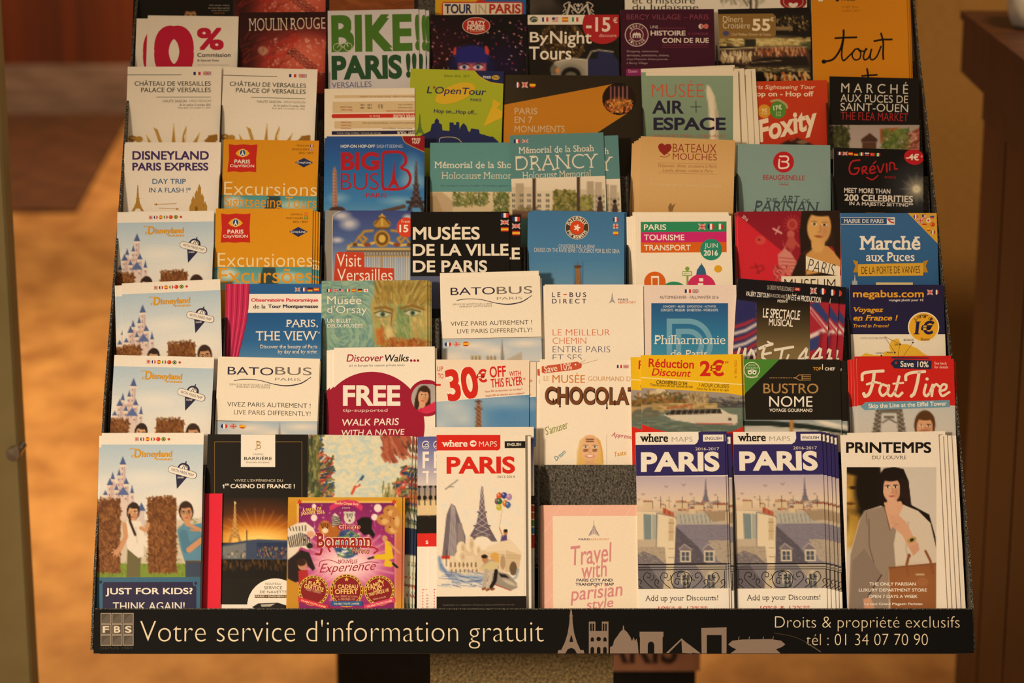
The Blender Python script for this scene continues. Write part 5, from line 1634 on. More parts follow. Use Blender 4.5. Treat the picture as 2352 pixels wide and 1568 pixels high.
L.T('CONCERTS - MUSÉE - EXPOSITIONS - ACTIVITÉS', 1830, 236, 2188, 253, 'dfe6ee', 0.005).T('CONCERTS - MUSEUM - EXHIBITIONS - WORKSHOPS', 1816, 262, 2202, 279, 'dfe6ee', 0.005)

L = Leaf(2, 9, (776, 26), (1402, 74), '17131a', 'leaflet', 'dark leaflet reading LE SPECTACLE MUSICAL between American and British flags', 9)
p = Pic(735, 130, 1405, 660, 8, '17131a')
p.p([(770, 170), (910, 190), (905, 660), (735, 660)], '38356a')
for i in range(9):
    p.s_([(740, 360 + i * 44), (830, 335 + i * 44), (910, 290 + i * 44)], 22, ['b03038', 'd8cfd0'][i % 2], 0.85, 14)
p.dabs(40, 6, 7, ['cfcbe0'], (0, 180), 71, (780, 200, 905, 300), 0.8).p([(770, 170), (910, 190), (908, 300), (765, 330)], '2c2c68', 0.5)
p.p([(1262, 180), (1400, 190), (1400, 660), (1262, 660)], 'a8283a').p([(1262, 200), (1320, 185), (1395, 290), (1380, 330)], '33417e')
p.s_([(1262, 230), (1400, 400)], 26, 'dccfd2', 0.9, 14).s_([(1270, 420), (1400, 360)], 30, 'e0d4d4', 0.9, 14).s_([(1270, 240), (1400, 410)], 12, 'b5283a').s_([(1300, 660), (1340, 400)], 26, '7a1a30', 0.8, 20)
p.p([(1262, 440), (1330, 410), (1320, 500), (1262, 520)], '33417e')
p2 = Pic(905, 170, 1265, 660, 10, '3a3022')
p2.g([(0, '1d1712'), (0.35, '4a3e2a'), (0.7, '7f6c48'), (1, '8f7c56')])
L.PIC(p).PIC(p2)
L.T('LE CRÉDIT MUTUEL DONNE LE', 978, 72, 1156, 108, 'c9c2bc', 0.0, 5).R(1162, 88, 1200, 110, 'cf2a30').T('LA', 1170, 93, 1192, 106, WH, 0.03)
L.FLAG('gb', 1270, 92, 1308, 130).FLAG('fr', 1332, 94, 1372, 136, True)
L.T('VALÉRY ZEITOUN', 832, 112, 992, 152, WH, 0.02, 5).T('EN ACCORD AVEC', 996, 134, 1100, 158, 'c9c2bc', 0, 5).T('UN ÉTÉ 44 PRODUCTION', 1104, 134, 1340, 182, WH, 0.02, 5).T('PRÉSENTE', 1046, 168, 1114, 190, WH, 0.01, 3)
L.T('LE SPECTACLE', 948, 236, 1198, 300, WH, 0.02, 4).T('MUSICAL', 988, 302, 1150, 350, WH, 0.02, 3)
c_ = 'ece6dc'
for q, w in (([(790, 500), (770, 580), (800, 600), (830, 500), (815, 600)], 16), ([(838, 600), (868, 510), (890, 560), (880, 600)], 16), ([(925, 500), (960, 485), (1010, 470)], 20), ([(960, 490), (945, 560), (1010, 600)], 18), ([(950, 540), (1000, 530)], 16),
             ([(980, 455), (1010, 470)], 12), ([(1030, 510), (1090, 500), (1150, 490)], 18), ([(1080, 505), (1060, 600)], 16), ([(1120, 545), (1100, 600)], 14), ([(1240, 500), (1190, 570), (1250, 560)], 16), ([(1245, 505), (1225, 600)], 15),
             ([(1330, 500), (1280, 570), (1345, 560)], 16), ([(1340, 505), (1320, 600)], 15)):
    L.S(q, w, c_, 3)
L.back = [(22, 2, 1.5, 0, 'dark two-flag leaflet next behind the front spectacle one'), (38, 3, 3, 0, 'dark two-flag leaflet hindmost and furthest right of its stack')]

L = Leaf(2, 9, (1531, 70), (2166, 70), '242048', 'leaflet', 'navy leaflet with yellow lettering and a yellow 1 euro disc over a map', 7)
Y_ = 'e6a82a'
L.T('megabus.com', 1556, 106, 2034, 170, Y_, 0.03).T('voyagez plutôt pour 1€', 1798, 164, 2032, 186, WH, 0.01).FLAG('gb', 2060, 106, 2092, 136).FLAG('fr', 2106, 104, 2134, 136, True)
L.T('Voyagez', 1558, 222, 1762, 266, Y_, 0.03, None, 0.2, 1).T('en France !', 1558, 274, 1858, 314, Y_, 0.03, None, 0.2, 1).T('Travel in France!', 1558, 336, 1798, 358, Y_, 0.02, None, 0.2, 1)
L.R(1520, 404, 2190, 700, 'ede6d8').P([(1800, 490), (1812, 445), (1860, 432), (1880, 470), (1920, 470), (1990, 500), (2040, 540), (2090, 560), (2090, 660), (1620, 660), (1600, 560), (1640, 530), (1700, 545), (1760, 545), (1770, 520), (1810, 520)], 'e6b93a')
for q in ([(1770, 420), (1872, 470)], [(1872, 470), (1855, 580)], [(1960, 460), (1890, 560)], [(1770, 420), (1838, 528)]):
    L.LN(q, 3, '8a5a3a')
for x, y in ((1874, 472), (1960, 460), (1838, 528), (1747, 548)):
    L.E(x, y, 6, 6, '2a2230', 12)
for t, a, b, c, d, k in (('UNITED KINGDOM', 1606, 424, 1720, 438, 'a8a298'), ('LONDON', 1726, 424, 1778, 436, '8a847c'), ('BRUXELLES', 1898, 436, 1964, 450, '3a3438'), ('Lille', 1836, 466, 1862, 480, '3a3438'), ('Amiens', 1782, 520, 1826, 532, '3a3438'), ('Le Havre', 1710, 524, 1762, 536, '3a3438')):
    L.T(t, a, b, c, d, k, 0.01)
L.E(2032, 356, 106, 102, 'f1e8d2', 40).E(2032, 356, 98, 94, 'e8ae2c', 40)
L.T('1€', 1966, 312, 2106, 406, '242048', 0.06, 0, 0.1, 1).ARC("a partir d'", 2032, 356, 74, 22, '4a3c28', -52, 48).T('from', 2012, 428, 2072, 448, '4a3c28', 0.01, 0, 0.2)

# ---- row 4
L = Leaf(3, 4, (63, 603), (778, 592), WH, 'leaflet', 'castle leaflet highest of the castle leaflets in the left column', 6, ref=DREF)
art_castle(L)


def art_eye(L, t1, t2, l1, l2, ka, kb):
    """art measured on the lower orange leaflet"""
    L.P([(830, 612), (880, 620), (940, 612), (1000, 618), (1048, 612), (1042, 720), (1046, 828), (990, 824), (930, 830), (880, 824), (828, 830), (836, 720)], 'c8281e')
    L.P([(884, 684), (905, 660), (938, 646), (970, 660), (992, 684), (970, 704), (938, 714), (905, 704)], 'f0b52e').E(938, 680, 24, 28, WH, 24).E(938, 680, 21, 25, '2a4a80', 24)
    L.P([(938, 656), (944, 684), (954, 700), (946, 700), (938, 690), (930, 700), (922, 700), (932, 684)], WH)
    L.T('PARIS', 878, 732, 996, 762, WH, 0.03).T('CityVISION', 846, 770, 1028, 798, WH, 0.02)
    L.P([(1335, 748), (1402, 712), (1472, 748), (1402, 786)], '26305e').T('GrayLine', 1348, 740, 1456, 760, WH, 0.01)
    for i, (t, k) in enumerate(((l1, ka), (l2, kb))):
        L.T(t, 1346 - i * 34, 610 + i * 28, 1436, 626 + i * 28, '8a5a14', 0.0).FLAG(k, 1446, 608 + i * 28, 1472, 626 + i * 28)
    L.T('2016 / 2017', 1360, 666, 1472, 682, '8a5a14', 0.0)
    p = Pic(780, 1010, 1520, 1180, 10, '6fb0b4')
    p.g([(0, '4f9aa4'), (1, '9ac4bc')])
    p.b(880, 1060, 70, 40, 'd6dccc', 1).b(1330, 1080, 90, 30, 'b8d2c8', 1).p([(1140, 1010), (1230, 1010), (1260, 1180), (1100, 1180)], '2f4a50')
    L.PIC(p)
    L.T(t1, 808, 905, 1508, 1008, 'f3e0b0', -0.006).T(t2, 812, 1015, 1508, 1128, 'e8a020', 0.0)


ER = (4, 792, 576, 1510)
L = Leaf(3, 4, (792, 576), (1510, 576), 'df9a1a', 'leaflet', 'orange leaflet with red eye badge reading Excursiones', 8)
art_eye(L, 'Excursiones', 'Excursões', 'ESPAÑOL', 'PORTUGUÊS', 'es', 'br')
t_ = 'orange leaflet edge, one of three fanned out right behind the Excursiones leaflet'
L.group = 'fanned orange leaflets'
L.back = [(5, 5, 1.4, 0, t_), (11, 5, 2.8, 0, t_), (16, 6, 4.2, 0, t_)]

L = Leaf(3, 4, (1602, 590), (2250, 592), '8a8a8c', 'leaflet', 'leaflet with a golden palace gate and red Visit panel', 6)
p = Pic(1640, 588, 2260, 1200, 7, '6a86b8')
p.g([(0, '3c4a8c'), (0.35, '4f68a4'), (0.7, '8aa4c8'), (1, 'b0c0d4')])
for x, y, rx, ry in ((1720, 630, 60, 30), (1780, 690, 60, 40), (1690, 810, 40, 20), (2210, 640, 30, 20)):
    p.b(x, y, rx, ry, 'c3c6d6', 1.1, 0, 0.9)
g1, g2, g3 = 'b58c3c', 'd9b860', '6a4a1c'
p.b(2022, 690, 62, 38, g1, 0.2).b(2022, 640, 26, 18, g1, 0.3).s_([(2022, 620), (2022, 700)], 12, g2).s_([(1970, 690), (2000, 650), (2022, 640), (2046, 650), (2076, 690)], 10, g3).r(1972, 716, 2074, 728, g3)
p.b(2022, 800, 60, 64, g1, 0.15).b(2022, 800, 44, 48, g3, 0.15).b(2022, 800, 26, 30, g2, 0.4)
for k in (-1, 1):
    c = 2022
    p.s_([(c + k * 70, 740), (c + k * 130, 745), (c + k * 170, 790), (c + k * 140, 830), (c + k * 115, 800), (c + k * 140, 785)], 18, g1)
    p.s_([(c + k * 60, 830), (c + k * 130, 850), (c + k * 220, 840), (c + k * 250, 860)], 18, g2).s_([(c + k * 170, 780), (c + k * 200, 830), (c + k * 250, 850)], 12, g1).b(c + k * 110, 845, 26, 16, '8a4a24', 0.4).b(c + k * 200, 845, 18, 14, g3, 0.4)
p.r(1760, 870, 2260, 884, g2).r(1760, 886, 2260, 896, g3).r(1870, 898, 2240, 924, 'aeb4bc').r(1870, 926, 2260, 936, g1)
for x in range(1880, 2240, 22):
    p.s_([(x, 900), (x + 11, 922)], 4, g3).s_([(x + 11, 900), (x, 922)], 4, g3)
for x in range(1880, 2260, 17):
    p.s_([(x, 936), (x, 1200)], 6, 'e0d6c0')
p.s_([(2020, 936), (2020, 1200)], 12, g1)
L.PIC(p)
L.P([(1595, 588), (1700, 588), (1668, 620), (1655, 680), (1652, 1200), (1595, 1200)], '8f8e8c').S([(1710, 594), (1668, 622), (1655, 690), (1652, 1190)], 5, 'c9c6c0')
L.P([(1676, 912), (1700, 896), (1890, 900), (1892, 1010), (2110, 1018), (2116, 1200), (1660, 1200)], 'c8442c')
L.T('Visit', 1686, 912, 1868, 1006, WH, -0.004, 0).T('Versailles', 1690, 1022, 2100, 1112, WH, -0.004, 0)
L.E(2200, 715, 70, 74, 'd8452c', 32).T('From', 2166, 660, 2228, 682, 'f3d8c8', 0).T('15', 2150, 696, 2216, 752, WH, 0.04)

L = Leaf(3, 5, (74, 592), (794, 590), '12100f', 'leaflet', 'black leaflet with large white lettering MUSÉES DE LA VILLE', 9)
for i, k in enumerate(('fr', 'gb', 'es')):
    L.FLAG(k, 733, 602 + i * 51, 788, 634 + i * 51)
L.T('MUSÉES', 90, 678, 578, 796, 'efe8dc', 0.035).T('DE LA VILLE', 90, 826, 788, 914, 'efe8dc', 0.035).T('DE PARIS', 90, 946, 632, 1034, 'efe8dc', 0.035)
L.R(60, 1062, 820, 1300, '5a6488')
L.back = [(26, 8, 1.5, 0, 'black leaflet with a lone letter E and flags, behind the MUSÉES one')]

L = Leaf(3, 5, (942, 588), (1634, 596), '4a80b4', 'leaflet', 'plain blue leaflet with a round orange and brown boat emblem and tower tip', 7)
p = Pic(930, 585, 1650, 1180, 14, '4a80b4')
p.g([(0, '4178ac'), (0.6, '4a84b8'), (1, '6f9cc0')])
L.PIC(p)
L.E(1288, 708, 87, 86, 'cfc6b8', 40).E(1288, 708, 82, 81, '4a3a30', 40).E(1288, 708, 51, 50, 'd8481e', 36)
for k in range(5):
    t = math.radians(k * 72 - 80)
    L.E(1288 + 13 * math.cos(t), 708 + 13 * math.sin(t), 13, 6, WH, 14, 0, 360, k * 72 - 60)
L.ARC('Bateaux', 1288, 708, 66, 30, 'e9e0d2', -72, 72, 0.01)
for i, ch in enumerate('Parisiens'):
    a = math.radians(180 + 72 - (i + 0.5) * 144 / 9)
    x, y = 1288 + 66 * math.sin(a), 708 - 66 * math.cos(a)
    L.T(ch, x - 9, y - 12, x + 9, y + 12, 'e9e0d2', 0.01, math.degrees(a) - 180)
for i, k in enumerate(('fr', 'gb', 'es')):
    L.FLAG(k, 1550, 630 + i * 49, 1590, 668 + i * 49, True)
L.T('CROISIÈRES SUR LA SEINE', 1154, 826, 1418, 856, 'd8e0ea', 0.0, 1).T('CRUISES ON THE RIVER SEINE / CRUCEROS POR EL RÍO SENA', 975, 852, 1600, 890, 'd8e0ea', 0.0, 1)
q = Pic(1262, 950, 1330, 1180, 5, '4a84b8')
q.p([(1293, 950), (1299, 985), (1312, 992), (1312, 1020), (1318, 1110), (1330, 1180), (1262, 1180), (1272, 1110), (1276, 1020), (1272, 992), (1288, 985)], '7a5638').r(1268, 985, 1320, 1000, '5c3c26')
for y in range(1010, 1180, 16):
    q.s_([(1280, y), (1308, y + 12)], 3, 'b58a60').s_([(1308, y), (1280, y + 12)], 3, 'b58a60')
L.PIC(q)
L.back = [(-4, 2, 1.4, 0, 'blue leaflet edge left behind the boat emblem leaflet'), (2, -3, 2.8, -0.4, 'blue leaflet edge standing up behind the boat emblem leaflet')]

L = Leaf(3, 6, (116, 592), (782, 588), 'f4ebdc', 'leaflet', 'cream leaflet with green, pink and orange title bars and a JUIN 2016 disc', 10, gloss=False)
for i, (t, c, x1) in enumerate((('PARIS', '2f9068', 332), ('TOURISME', 'cc2a78', 458), ('TRANSPORT', 'd8661e', 502))):
    L.R(156, 632 + i * 71, 750, 703 + i * 71, c).T(t, 178, 648 + i * 71, x1, 688 + i * 71, WH, 0.02, 0)
for i, k in enumerate(('gb', 'fr', 'it')):
    if k == 'gb':
        L.FLAG(k, 558, 646, 602, 684)
    else:
        L.FLAG(k, 556 + i * 62, 644, 604 + i * 62, 686, True)
L.E(643, 824, 75, 74, '2a9078', 40).T('JUIN', 598, 780, 688, 820, WH, -0.008, 0).T('2016', 592, 828, 690, 866, WH, 0.035, 0)
L.E(253, 1050, 74, 74, 'd8661e', 36).R(228, 1006, 282, 1100, WH).R(236, 1020, 274, 1090, 'd8661e').E(385, 1150, 105, 105, '2f9068', 36).E(575, 1090, 100, 98, 'd0306a', 40).R(560, 1022, 588, 1044, WH).R(552, 1056, 588, 1080, WH).R(562, 1056, 588, 1110, WH)
g = '86a84a'
L.R(472, 960, 484, 1080, g).E(477, 956, 14, 15, g, 18).R(444, 974, 508, 1006, g).R(448, 979, 504, 1001, 'f0ead8').T('MÉTRO', 454, 984, 498, 996, g, 0.01)
b = '33648c'
L.P([(540, 998), (545, 965), (556, 950), (574, 925), (576, 912), (578, 925), (595, 950), (602, 965), (608, 998)], b).E(575, 960, 20, 28, b, 20).E(690, 957, 26, 25, 'e0a82a', 28)
t_ = 'cream leaflet edge, one of four fanned out left behind the JUIN 2016 leaflet'
L.group = 'fanned cream leaflets'
L.back = [(-5, -4, 1.2, 0, t_), (-10, -2, 2.4, 0, t_), (-15, 0, 3.6, 0, t_), (-19, -1, 4.8, 0, t_), (-8, -12, 6, -0.4, 'cream leaflet standing highest behind the JUIN 2016 leaflet')]

L = Leaf(3, 6, (822, 561), (1534, 553), 'b8202c', 'leaflet', 'red leaflet with a dark-haired woman portrait and slanted PARIS MUSEUM panels', 7)
p = Pic(815, 550, 1540, 1140, 7, '8f1c30')
p.g([(0, '8a1a2c'), (1, 'a02036')])
p.p([(815, 575), (1250, 930), (1140, 1140), (815, 1140)], 'd02838')
for x, y, rx, ry in ((1205, 650, 36, 40),):
    p.b(x, y, rx, ry, 'c0504c', 0.2).b(x, y, 22, 26, 'a8383a', 0.3)
    for a in range(0, 360, 24):
        t = math.radians(a)
        p.s_([(x + 34 * math.cos(t), y + 38 * math.sin(t)), (x + 62 * math.cos(t), y + 66 * math.sin(t))], 6, 'b8443f', 0.8)
p.s_([(1075, 680), (1130, 710)], 14, 'd9a0a0').s_([(1115, 665), (1090, 715)], 8, 'd9a0a0')
p.b(1195, 720, 26, 28, 'c06058', 0.3).b(1200, 780, 30, 50, 'b8504c', 0.4).s_([(1180, 760), (1150, 830)], 16, 'b8504c').s_([(1215, 760), (1250, 800)], 16, 'b8504c').s_([(1200, 820), (1180, 870)], 20, 'a8403f')
p.p([(1105, 860), (1150, 815), (1140, 760), (1155, 815), (1200, 850), (1250, 930), (1180, 1010), (1110, 950)], 'd28880', 0.8)
for k in range(5):
    p.s_([(1115 + k * 8, 880 + k * 26), (1230 + k * 2, 890 + k * 24)], 6, 'a83a40', 0.8)
p.b(985, 760, 36, 32, 'd24a48', 0.3).b(975, 755, 10, 8, '8a1c28', 0.4).s_([(920, 950), (1000, 935), (1010, 960), (960, 985)], 14, 'a8242c').s_([(950, 920), (975, 990)], 8, '8f1c28').b(1110, 960, 26, 28, 'a83438', 0.3)
p.dabs(80, 24, 8, ['d88078', '9a2c34', 'c86860'], (0, 90), 81, (1080, 940, 1190, 1040))
# a plain portrait of a woman with long dark hair
p.p([(1270, 550), (1540, 545), (1540, 900), (1480, 800), (1260, 850), (1265, 700)], '30211a').p([(1195, 1010), (1260, 860), (1330, 830), (1540, 900), (1540, 1140), (1180, 1140)], '2a1c14')
p.p([(1300, 860), (1380, 790), (1450, 800), (1540, 880), (1540, 960), (1300, 1000)], 'cf9a5a')
p.face(1392, 660, 175, 'd9aa68', '2a1a12', 4, brow='b08448', lips='a5643c')
p.p([(1490, 560), (1540, 560), (1540, 900), (1500, 850), (1500, 700)], '2a1a12').p([(1270, 560), (1310, 570), (1300, 700), (1340, 800), (1265, 860), (1255, 700)], '2a1a12')
L.PIC(p)
L.P([(1300, 868), (1536, 942), (1536, 1008), (1300, 960)], 'ece4d2').T('PARIS', 1316, 906, 1502, 992, '1f1a18', -0.016, 13).R(1130, 1008, 1540, 1200, 'ece4d2').T('MUSEUM', 1150, 1026, 1504, 1110, '1f1a18', -0.012, 0)
L.P([(820, 562), (840, 560), (815, 590)], 'b8202c').T('2016', 856, 594, 902, 618, 'f0c8c0', 0.01, 42)
L.back = [(-5, 2, 1.5, 0, 'red portrait leaflet edge left behind the slanted-panel museum leaflet')]

L = Leaf(3, 6, (1536, 570), (2205, 571), '33649a', 'leaflet', 'blue flea market leaflet with a yellow ribbon and flag-covered corner', 8)
p = Pic(1525, 568, 2220, 1150, 14, '33649a')
p.g([(0, '3a6aa4'), (0.5, '33669e'), (1, '2c5c94')])
L.PIC(p)
L.LN([(1545, 601), (1914, 601), (1914, 650), (1545, 648)], 3, 'e6e6ea').R(1545, 603, 1860, 646, '255086').R(1860, 603, 1912, 648, 'e9e6e4').S([(1868, 610), (1885, 630), (1906, 638)], 10, 'c8322c').S([(1880, 612), (1905, 615)], 8, '2c4f8c').T('MAIRIE DE PARIS', 1562, 612, 1838, 640, 'e6e6ea', 0.012, 0, 0, 1)
L.P([(1995, 560), (2230, 560), (2230, 800)], 'd9a93c')
for x, y, k in ((2060, 596, 'fr'), (2118, 596, 'us'), (2174, 594, 'ru'), (2092, 624, 'gb'), (2148, 622, 'jp'), (2120, 650, 'de'), (2176, 650, 'cn'), (2148, 680, 'es'), (2178, 704, 'it')):
    L.FLAG(k, x - 15, y - 15, x + 15, y + 15, k not in ('gb', 'us'))
L.T('Marché', 1672, 730, 2092, 826, WH, 0.03, 0, 0, 1).T('aux Puces', 1716, 842, 2052, 908, WH, 0.012, 0, 0, 1)
Y_ = 'd9a93c'
for k, x in ((-1, 1660), (1, 2112)):
    L.P([(x, 905), (x + k * 36, 896), (x + k * 18, 938), (x + k * 34, 982), (x, 982)], 'b8892c')
L.P([(1660, 926), (2112, 916), (2112, 1004), (1660, 1008)], Y_).T('DE LA PORTE DE VANVES', 1684, 940, 2090, 990, '3a2c18', -0.004, -1)
L.P([(1630, 1070), (1638, 990), (1646, 1070)], 'c9c8cc').R(1620, 1040, 1656, 1075, 'a8b0bc').R(1784, 1052, 2040, 1090, 'd9c89a')

# ---- row 5
L = Leaf(4, 4, (122, 86), (830, 86), 'f3ece4', 'leaflet', 'white leaflet with violet EXPRESS title and gold tower and castle silhouettes', 6, gloss=False)
for t, a, b, c, d in (('DISNEYLAND', 174, 150, 740, 216), ('PARIS EXPRESS', 174, 236, 736, 296)):
    L.T(t, a, b, c, d, '46306c', 0.045, 0)
L.T('DAY TRIP', 322, 356, 570, 394, '3a6496', 0.015, 0).T("IN A FLASH !*", 298, 420, 606, 458, '3a6496', 0.015, 0)
g = 'b5893a'
flat_tower(L, 214, 402, 596, 92, g)
for x, w, y0, y1 in ((624, 26, 520, 600), (650, 30, 480, 600), (670, 24, 430, 600), (690, 26, 500, 600), (610, 20, 560, 600), (712, 30, 565, 600)):
    L.R(x - w / 2, y0, x + w / 2, y1 + 60, g).P([(x - w * 0.6, y0), (x, y0 - w * 1.5), (x + w * 0.6, y0)], g)
L.R(596, 560, 726, 660, g)
for q in ([(336, 545), (500, 540)], [(370, 572), (518, 580)]):
    L.LN(q, 4, g)
L.P([(334, 546), (356, 535), (356, 556)], g).P([(520, 580), (500, 570), (498, 588)], g)
L.back = [(-2, 3, 1.4, 0, 'white leaflet edge left behind the violet EXPRESS leaflet')]

L = Leaf(4, 4, (851, 64), (1554, 74), 'dc961a', 'leaflet', 'orange leaflet with red eye badge reading Excursions Sightseeing Tours', 7, ref=ER)
art_eye(L, 'Excursions', 'Sightseeing Tours', 'FRANÇAIS', 'ENGLISH', 'fr', 'gb')

L = Leaf(4, 4, (1612, 42), (2336, 40), '2a64a8', 'leaflet', 'blue sightseeing leaflet with heavy red lettering, an obelisk and the Eiffel Tower', 9)
p = Pic(1600, 38, 2345, 640, 8, '2a64a8')
p.g([(0, '28509a'), (0.4, '2a68b0'), (0.8, '3f84c4'), (1, '6aa4d0')])
for x, y, rx, ry in ((2240, 300, 60, 90), (2260, 380, 90, 40), (2140, 520, 100, 26), (1700, 500, 60, 30)):
    p.b(x, y, rx, ry, '8fbcdc', 1.5, 0, 0.7)
p.p([(1654, 600), (1656, 300), (1670, 262), (1686, 300), (1694, 600)], 'a87a6a').s_([(1664, 310), (1666, 590)], 6, 'd0a088')
for y in range(310, 590, 24):
    p.s_([(1660, y), (1684, y + 4)], 4, '8a5c50')
p.b(1690, 590, 60, 30, '4a3430', 0.2)
tower(p, 2274, 228, 610, 150, '3a2e34', '8f7a74')
p.r(2200, 520, 2345, 540, '3a2e34').p([(1930, 610), (2190, 545), (2200, 570), (2050, 612)], '5a4640')
L.PIC(p)
R_ = 'b01e2c'
L.P([(2166, 38), (2350, 38), (2350, 170), (2290, 140), (2200, 95)], '8f1622').S([(2168, 40), (2200, 92), (2340, 160)], 5, 'c09050').T('FREE', 2244, 54, 2306, 74, 'f0e2d6', 0.02).T('MAP', 2248, 78, 2300, 98, 'f0e2d6', 0.02)
L.T('HOP-ON HOP-OFF', 1716, 104, 1970, 126, 'e6e8ee', 0.03).T('SIGHTSEEING', 1982, 104, 2174, 126, 'b9c6dc', 0)
L.T('BIG', 1716, 158, 1998, 294, R_, 0.055).T('BUS', 1716, 314, 1996, 438, R_, -0.012).T('· PARIS ·', 1868, 462, 2086, 494, R_, 0.02)
L.S([(2040, 160), (2140, 158), (2190, 185), (2195, 240), (2165, 275), (2210, 300), (2230, 345), (2215, 400), (2160, 430), (2060, 432), (2028, 410), (2026, 200), (2040, 160)], 20, R_)
flat_tower(L, 2108, 220, 420, 84, R_)
L.back = [(-5, 3, 1.5, 0, 'blue leaflet edge left behind the blue obelisk leaflet')]



L = Leaf(4, 5, (216, 89), (905, 86), '5c9498', 'leaflet', 'teal leaflet partly covered, its memorial title cut off, foliage photo below', 5)
p = Pic(205, 446, 915, 640, 8, 'd2c2a4')
p.g([(0, 'dccbae'), (1, 'cbb894')])
p.p([(205, 446), (300, 446), (390, 520), (370, 640), (205, 640)], 'bfa88a').p([(205, 480), (260, 470), (330, 640), (205, 640)], 'b09876')
p.dabs(170, 26, 9, ['5f6a38', '4a5830', '7f8a4c', '8a8850'], (10, 150), 91, (380, 450, 640, 545)).dabs(110, 26, 9, ['5f6a38', '4a5830', '7f8a4c'], (10, 150), 92, (680, 450, 790, 600))
L.PIC(p)
L.T('Mémorial de la Shoah', 248, 226, 880, 276, 'e6e2d8', 0.0, 0, 0, 1).T('Holocaust Memorial', 300, 302, 870, 352, 'dcd9cc', -0.01, 0, 0, 1).T("Un rempart contre l'oubli / A bastion against oblivion", 292, 394, 880, 412, '3f6468', 0.01, 0)

L = Leaf(4, 5, (797, 34), (1480, 12), '5a8a90', 'leaflet', 'teal leaflet reading DRANCY above a housing estate photo', 9)
p = Pic(790, 330, 1500, 640, 7, 'd9d0bc')
p.g([(0, 'e6dccb'), (1, 'd3c4a8')])
for x0_, y0_, x1_, c in ((800, 410, 960, 'cfc2ac'), (990, 440, 1180, 'd8cbb4'), (840, 385, 900, 'b5a68e'), (1300, 430, 1490, 'c9beaa'), (1360, 370, 1410, 'b0a290'), (1420, 375, 1470, 'b8aa98')):
    p.r(x0_, y0_, x1_, 590, c)
for bx in (810, 870, 925, 1000, 1060, 1120):
    for y in (460, 500, 540, 575):
        p.r(bx, y, bx + 26, y + 22, '6a665e').s_([(bx + 13, y), (bx + 13, y + 22)], 4, 'c9beac')
for bx in range(1320, 1480, 26):
    for y in (470, 510, 550):
        p.r(bx, y, bx + 14, y + 16, '8a8478')
p.dabs(260, 24, 12, ['6a6a38', '7f7c40', '55582e', '9a9050'], (0, 180), 93, (1120, 440, 1280, 590)).dabs(100, 24, 12, ['8a8a48', 'a09a54', '6a6a38'], (0, 180), 94, (1310, 480, 1400, 590)).dabs(40, 20, 10, ['8a7c58', '6a6240'], (0, 180), 95, (830, 560, 1000, 600))
for x in (975, 1298):
    p.r(x - 12, 330, x + 12, 640, '4a3e36')
p.r(790, 585, 1500, 640, '6a5040').b(1455, 495, 14, 16, '2a2220', 0.2).p([(1432, 590), (1440, 520), (1455, 508), (1472, 520), (1480, 590)], '4a3a36')
L.PIC(p)
L.R(785, 0, 1475, 352, '5a8a90').FLAG('fr', 826, 64, 872, 92).FLAG('gb', 890, 64, 930, 88)
L.T('Mémorial de la Shoah', 862, 112, 1412, 162, 'e6e2d8', 0.0, None, 0, 1).T('DRANCY', 840, 176, 1442, 288, 'e2ddd0', -0.014, None, 0, 1).T('Holocaust Memorial', 890, 294, 1390, 344, 'dcd9cc', -0.01, None, 0, 1)
L.back = [(34, 6, 1.6, 0, 'teal leaflet with the final Y showing, right behind the DRANCY one')]

L = Leaf(4, 6, (157, 38), (810, 66), 'd2ab74', 'leaflet', 'tan leaflet with a dark red heart and cruise lettering', 10, gloss=False)
R_ = '8f2a26'
p = Pic(145, 30, 830, 640, 14, 'd2ab74')
p.g([(0, 'cfa66c'), (0.5, 'd6b07a'), (1, 'cba268')])
L.PIC(p)
L.P([(318, 172), (285, 140), (275, 112), (284, 92), (304, 86), (322, 100), (340, 90), (362, 94), (371, 114), (362, 138), (335, 160)], R_).S([(290, 178), (325, 182), (356, 168), (330, 156)], 4, R_)
L.T('BATEAUX', 378, 92, 680, 152, R_, -0.006, 1).T('MOUCHES', 378, 158, 682, 204, R_, -0.006, 1)
L.LN([(278, 222), (684, 232)], 2, 'a87a50').LN([(278, 292), (684, 302)], 2, 'a87a50')
L.T('Déjeuner, dîner, croisière à Paris', 278, 234, 682, 262, 'a06a44', -0.006, 1).T('Lunch, dinner, cruise in Paris', 308, 266, 654, 290, 'a06a44', -0.006, 1, 0.2)
L.T('Petits voyages, grands souvenirs, lights on Paris', 220, 366, 720, 394, 'e0c49a', 0.0, 2)
L.P([(350, 560), (345, 530), (356, 506), (366, 500), (372, 520), (398, 502), (384, 530), (375, 560)], '8a6a44')
t_ = 'tan leaflet edge, one of four fanned out left behind the red heart leaflet'
L.group = 'fanned tan leaflets'
L.back = [(-5, 4, 1.2, 0, t_), (-10, 8, 2.4, 0, t_), (-15, 10, 3.6, 0, t_), (-20, 14, 4.8, 0, t_)]

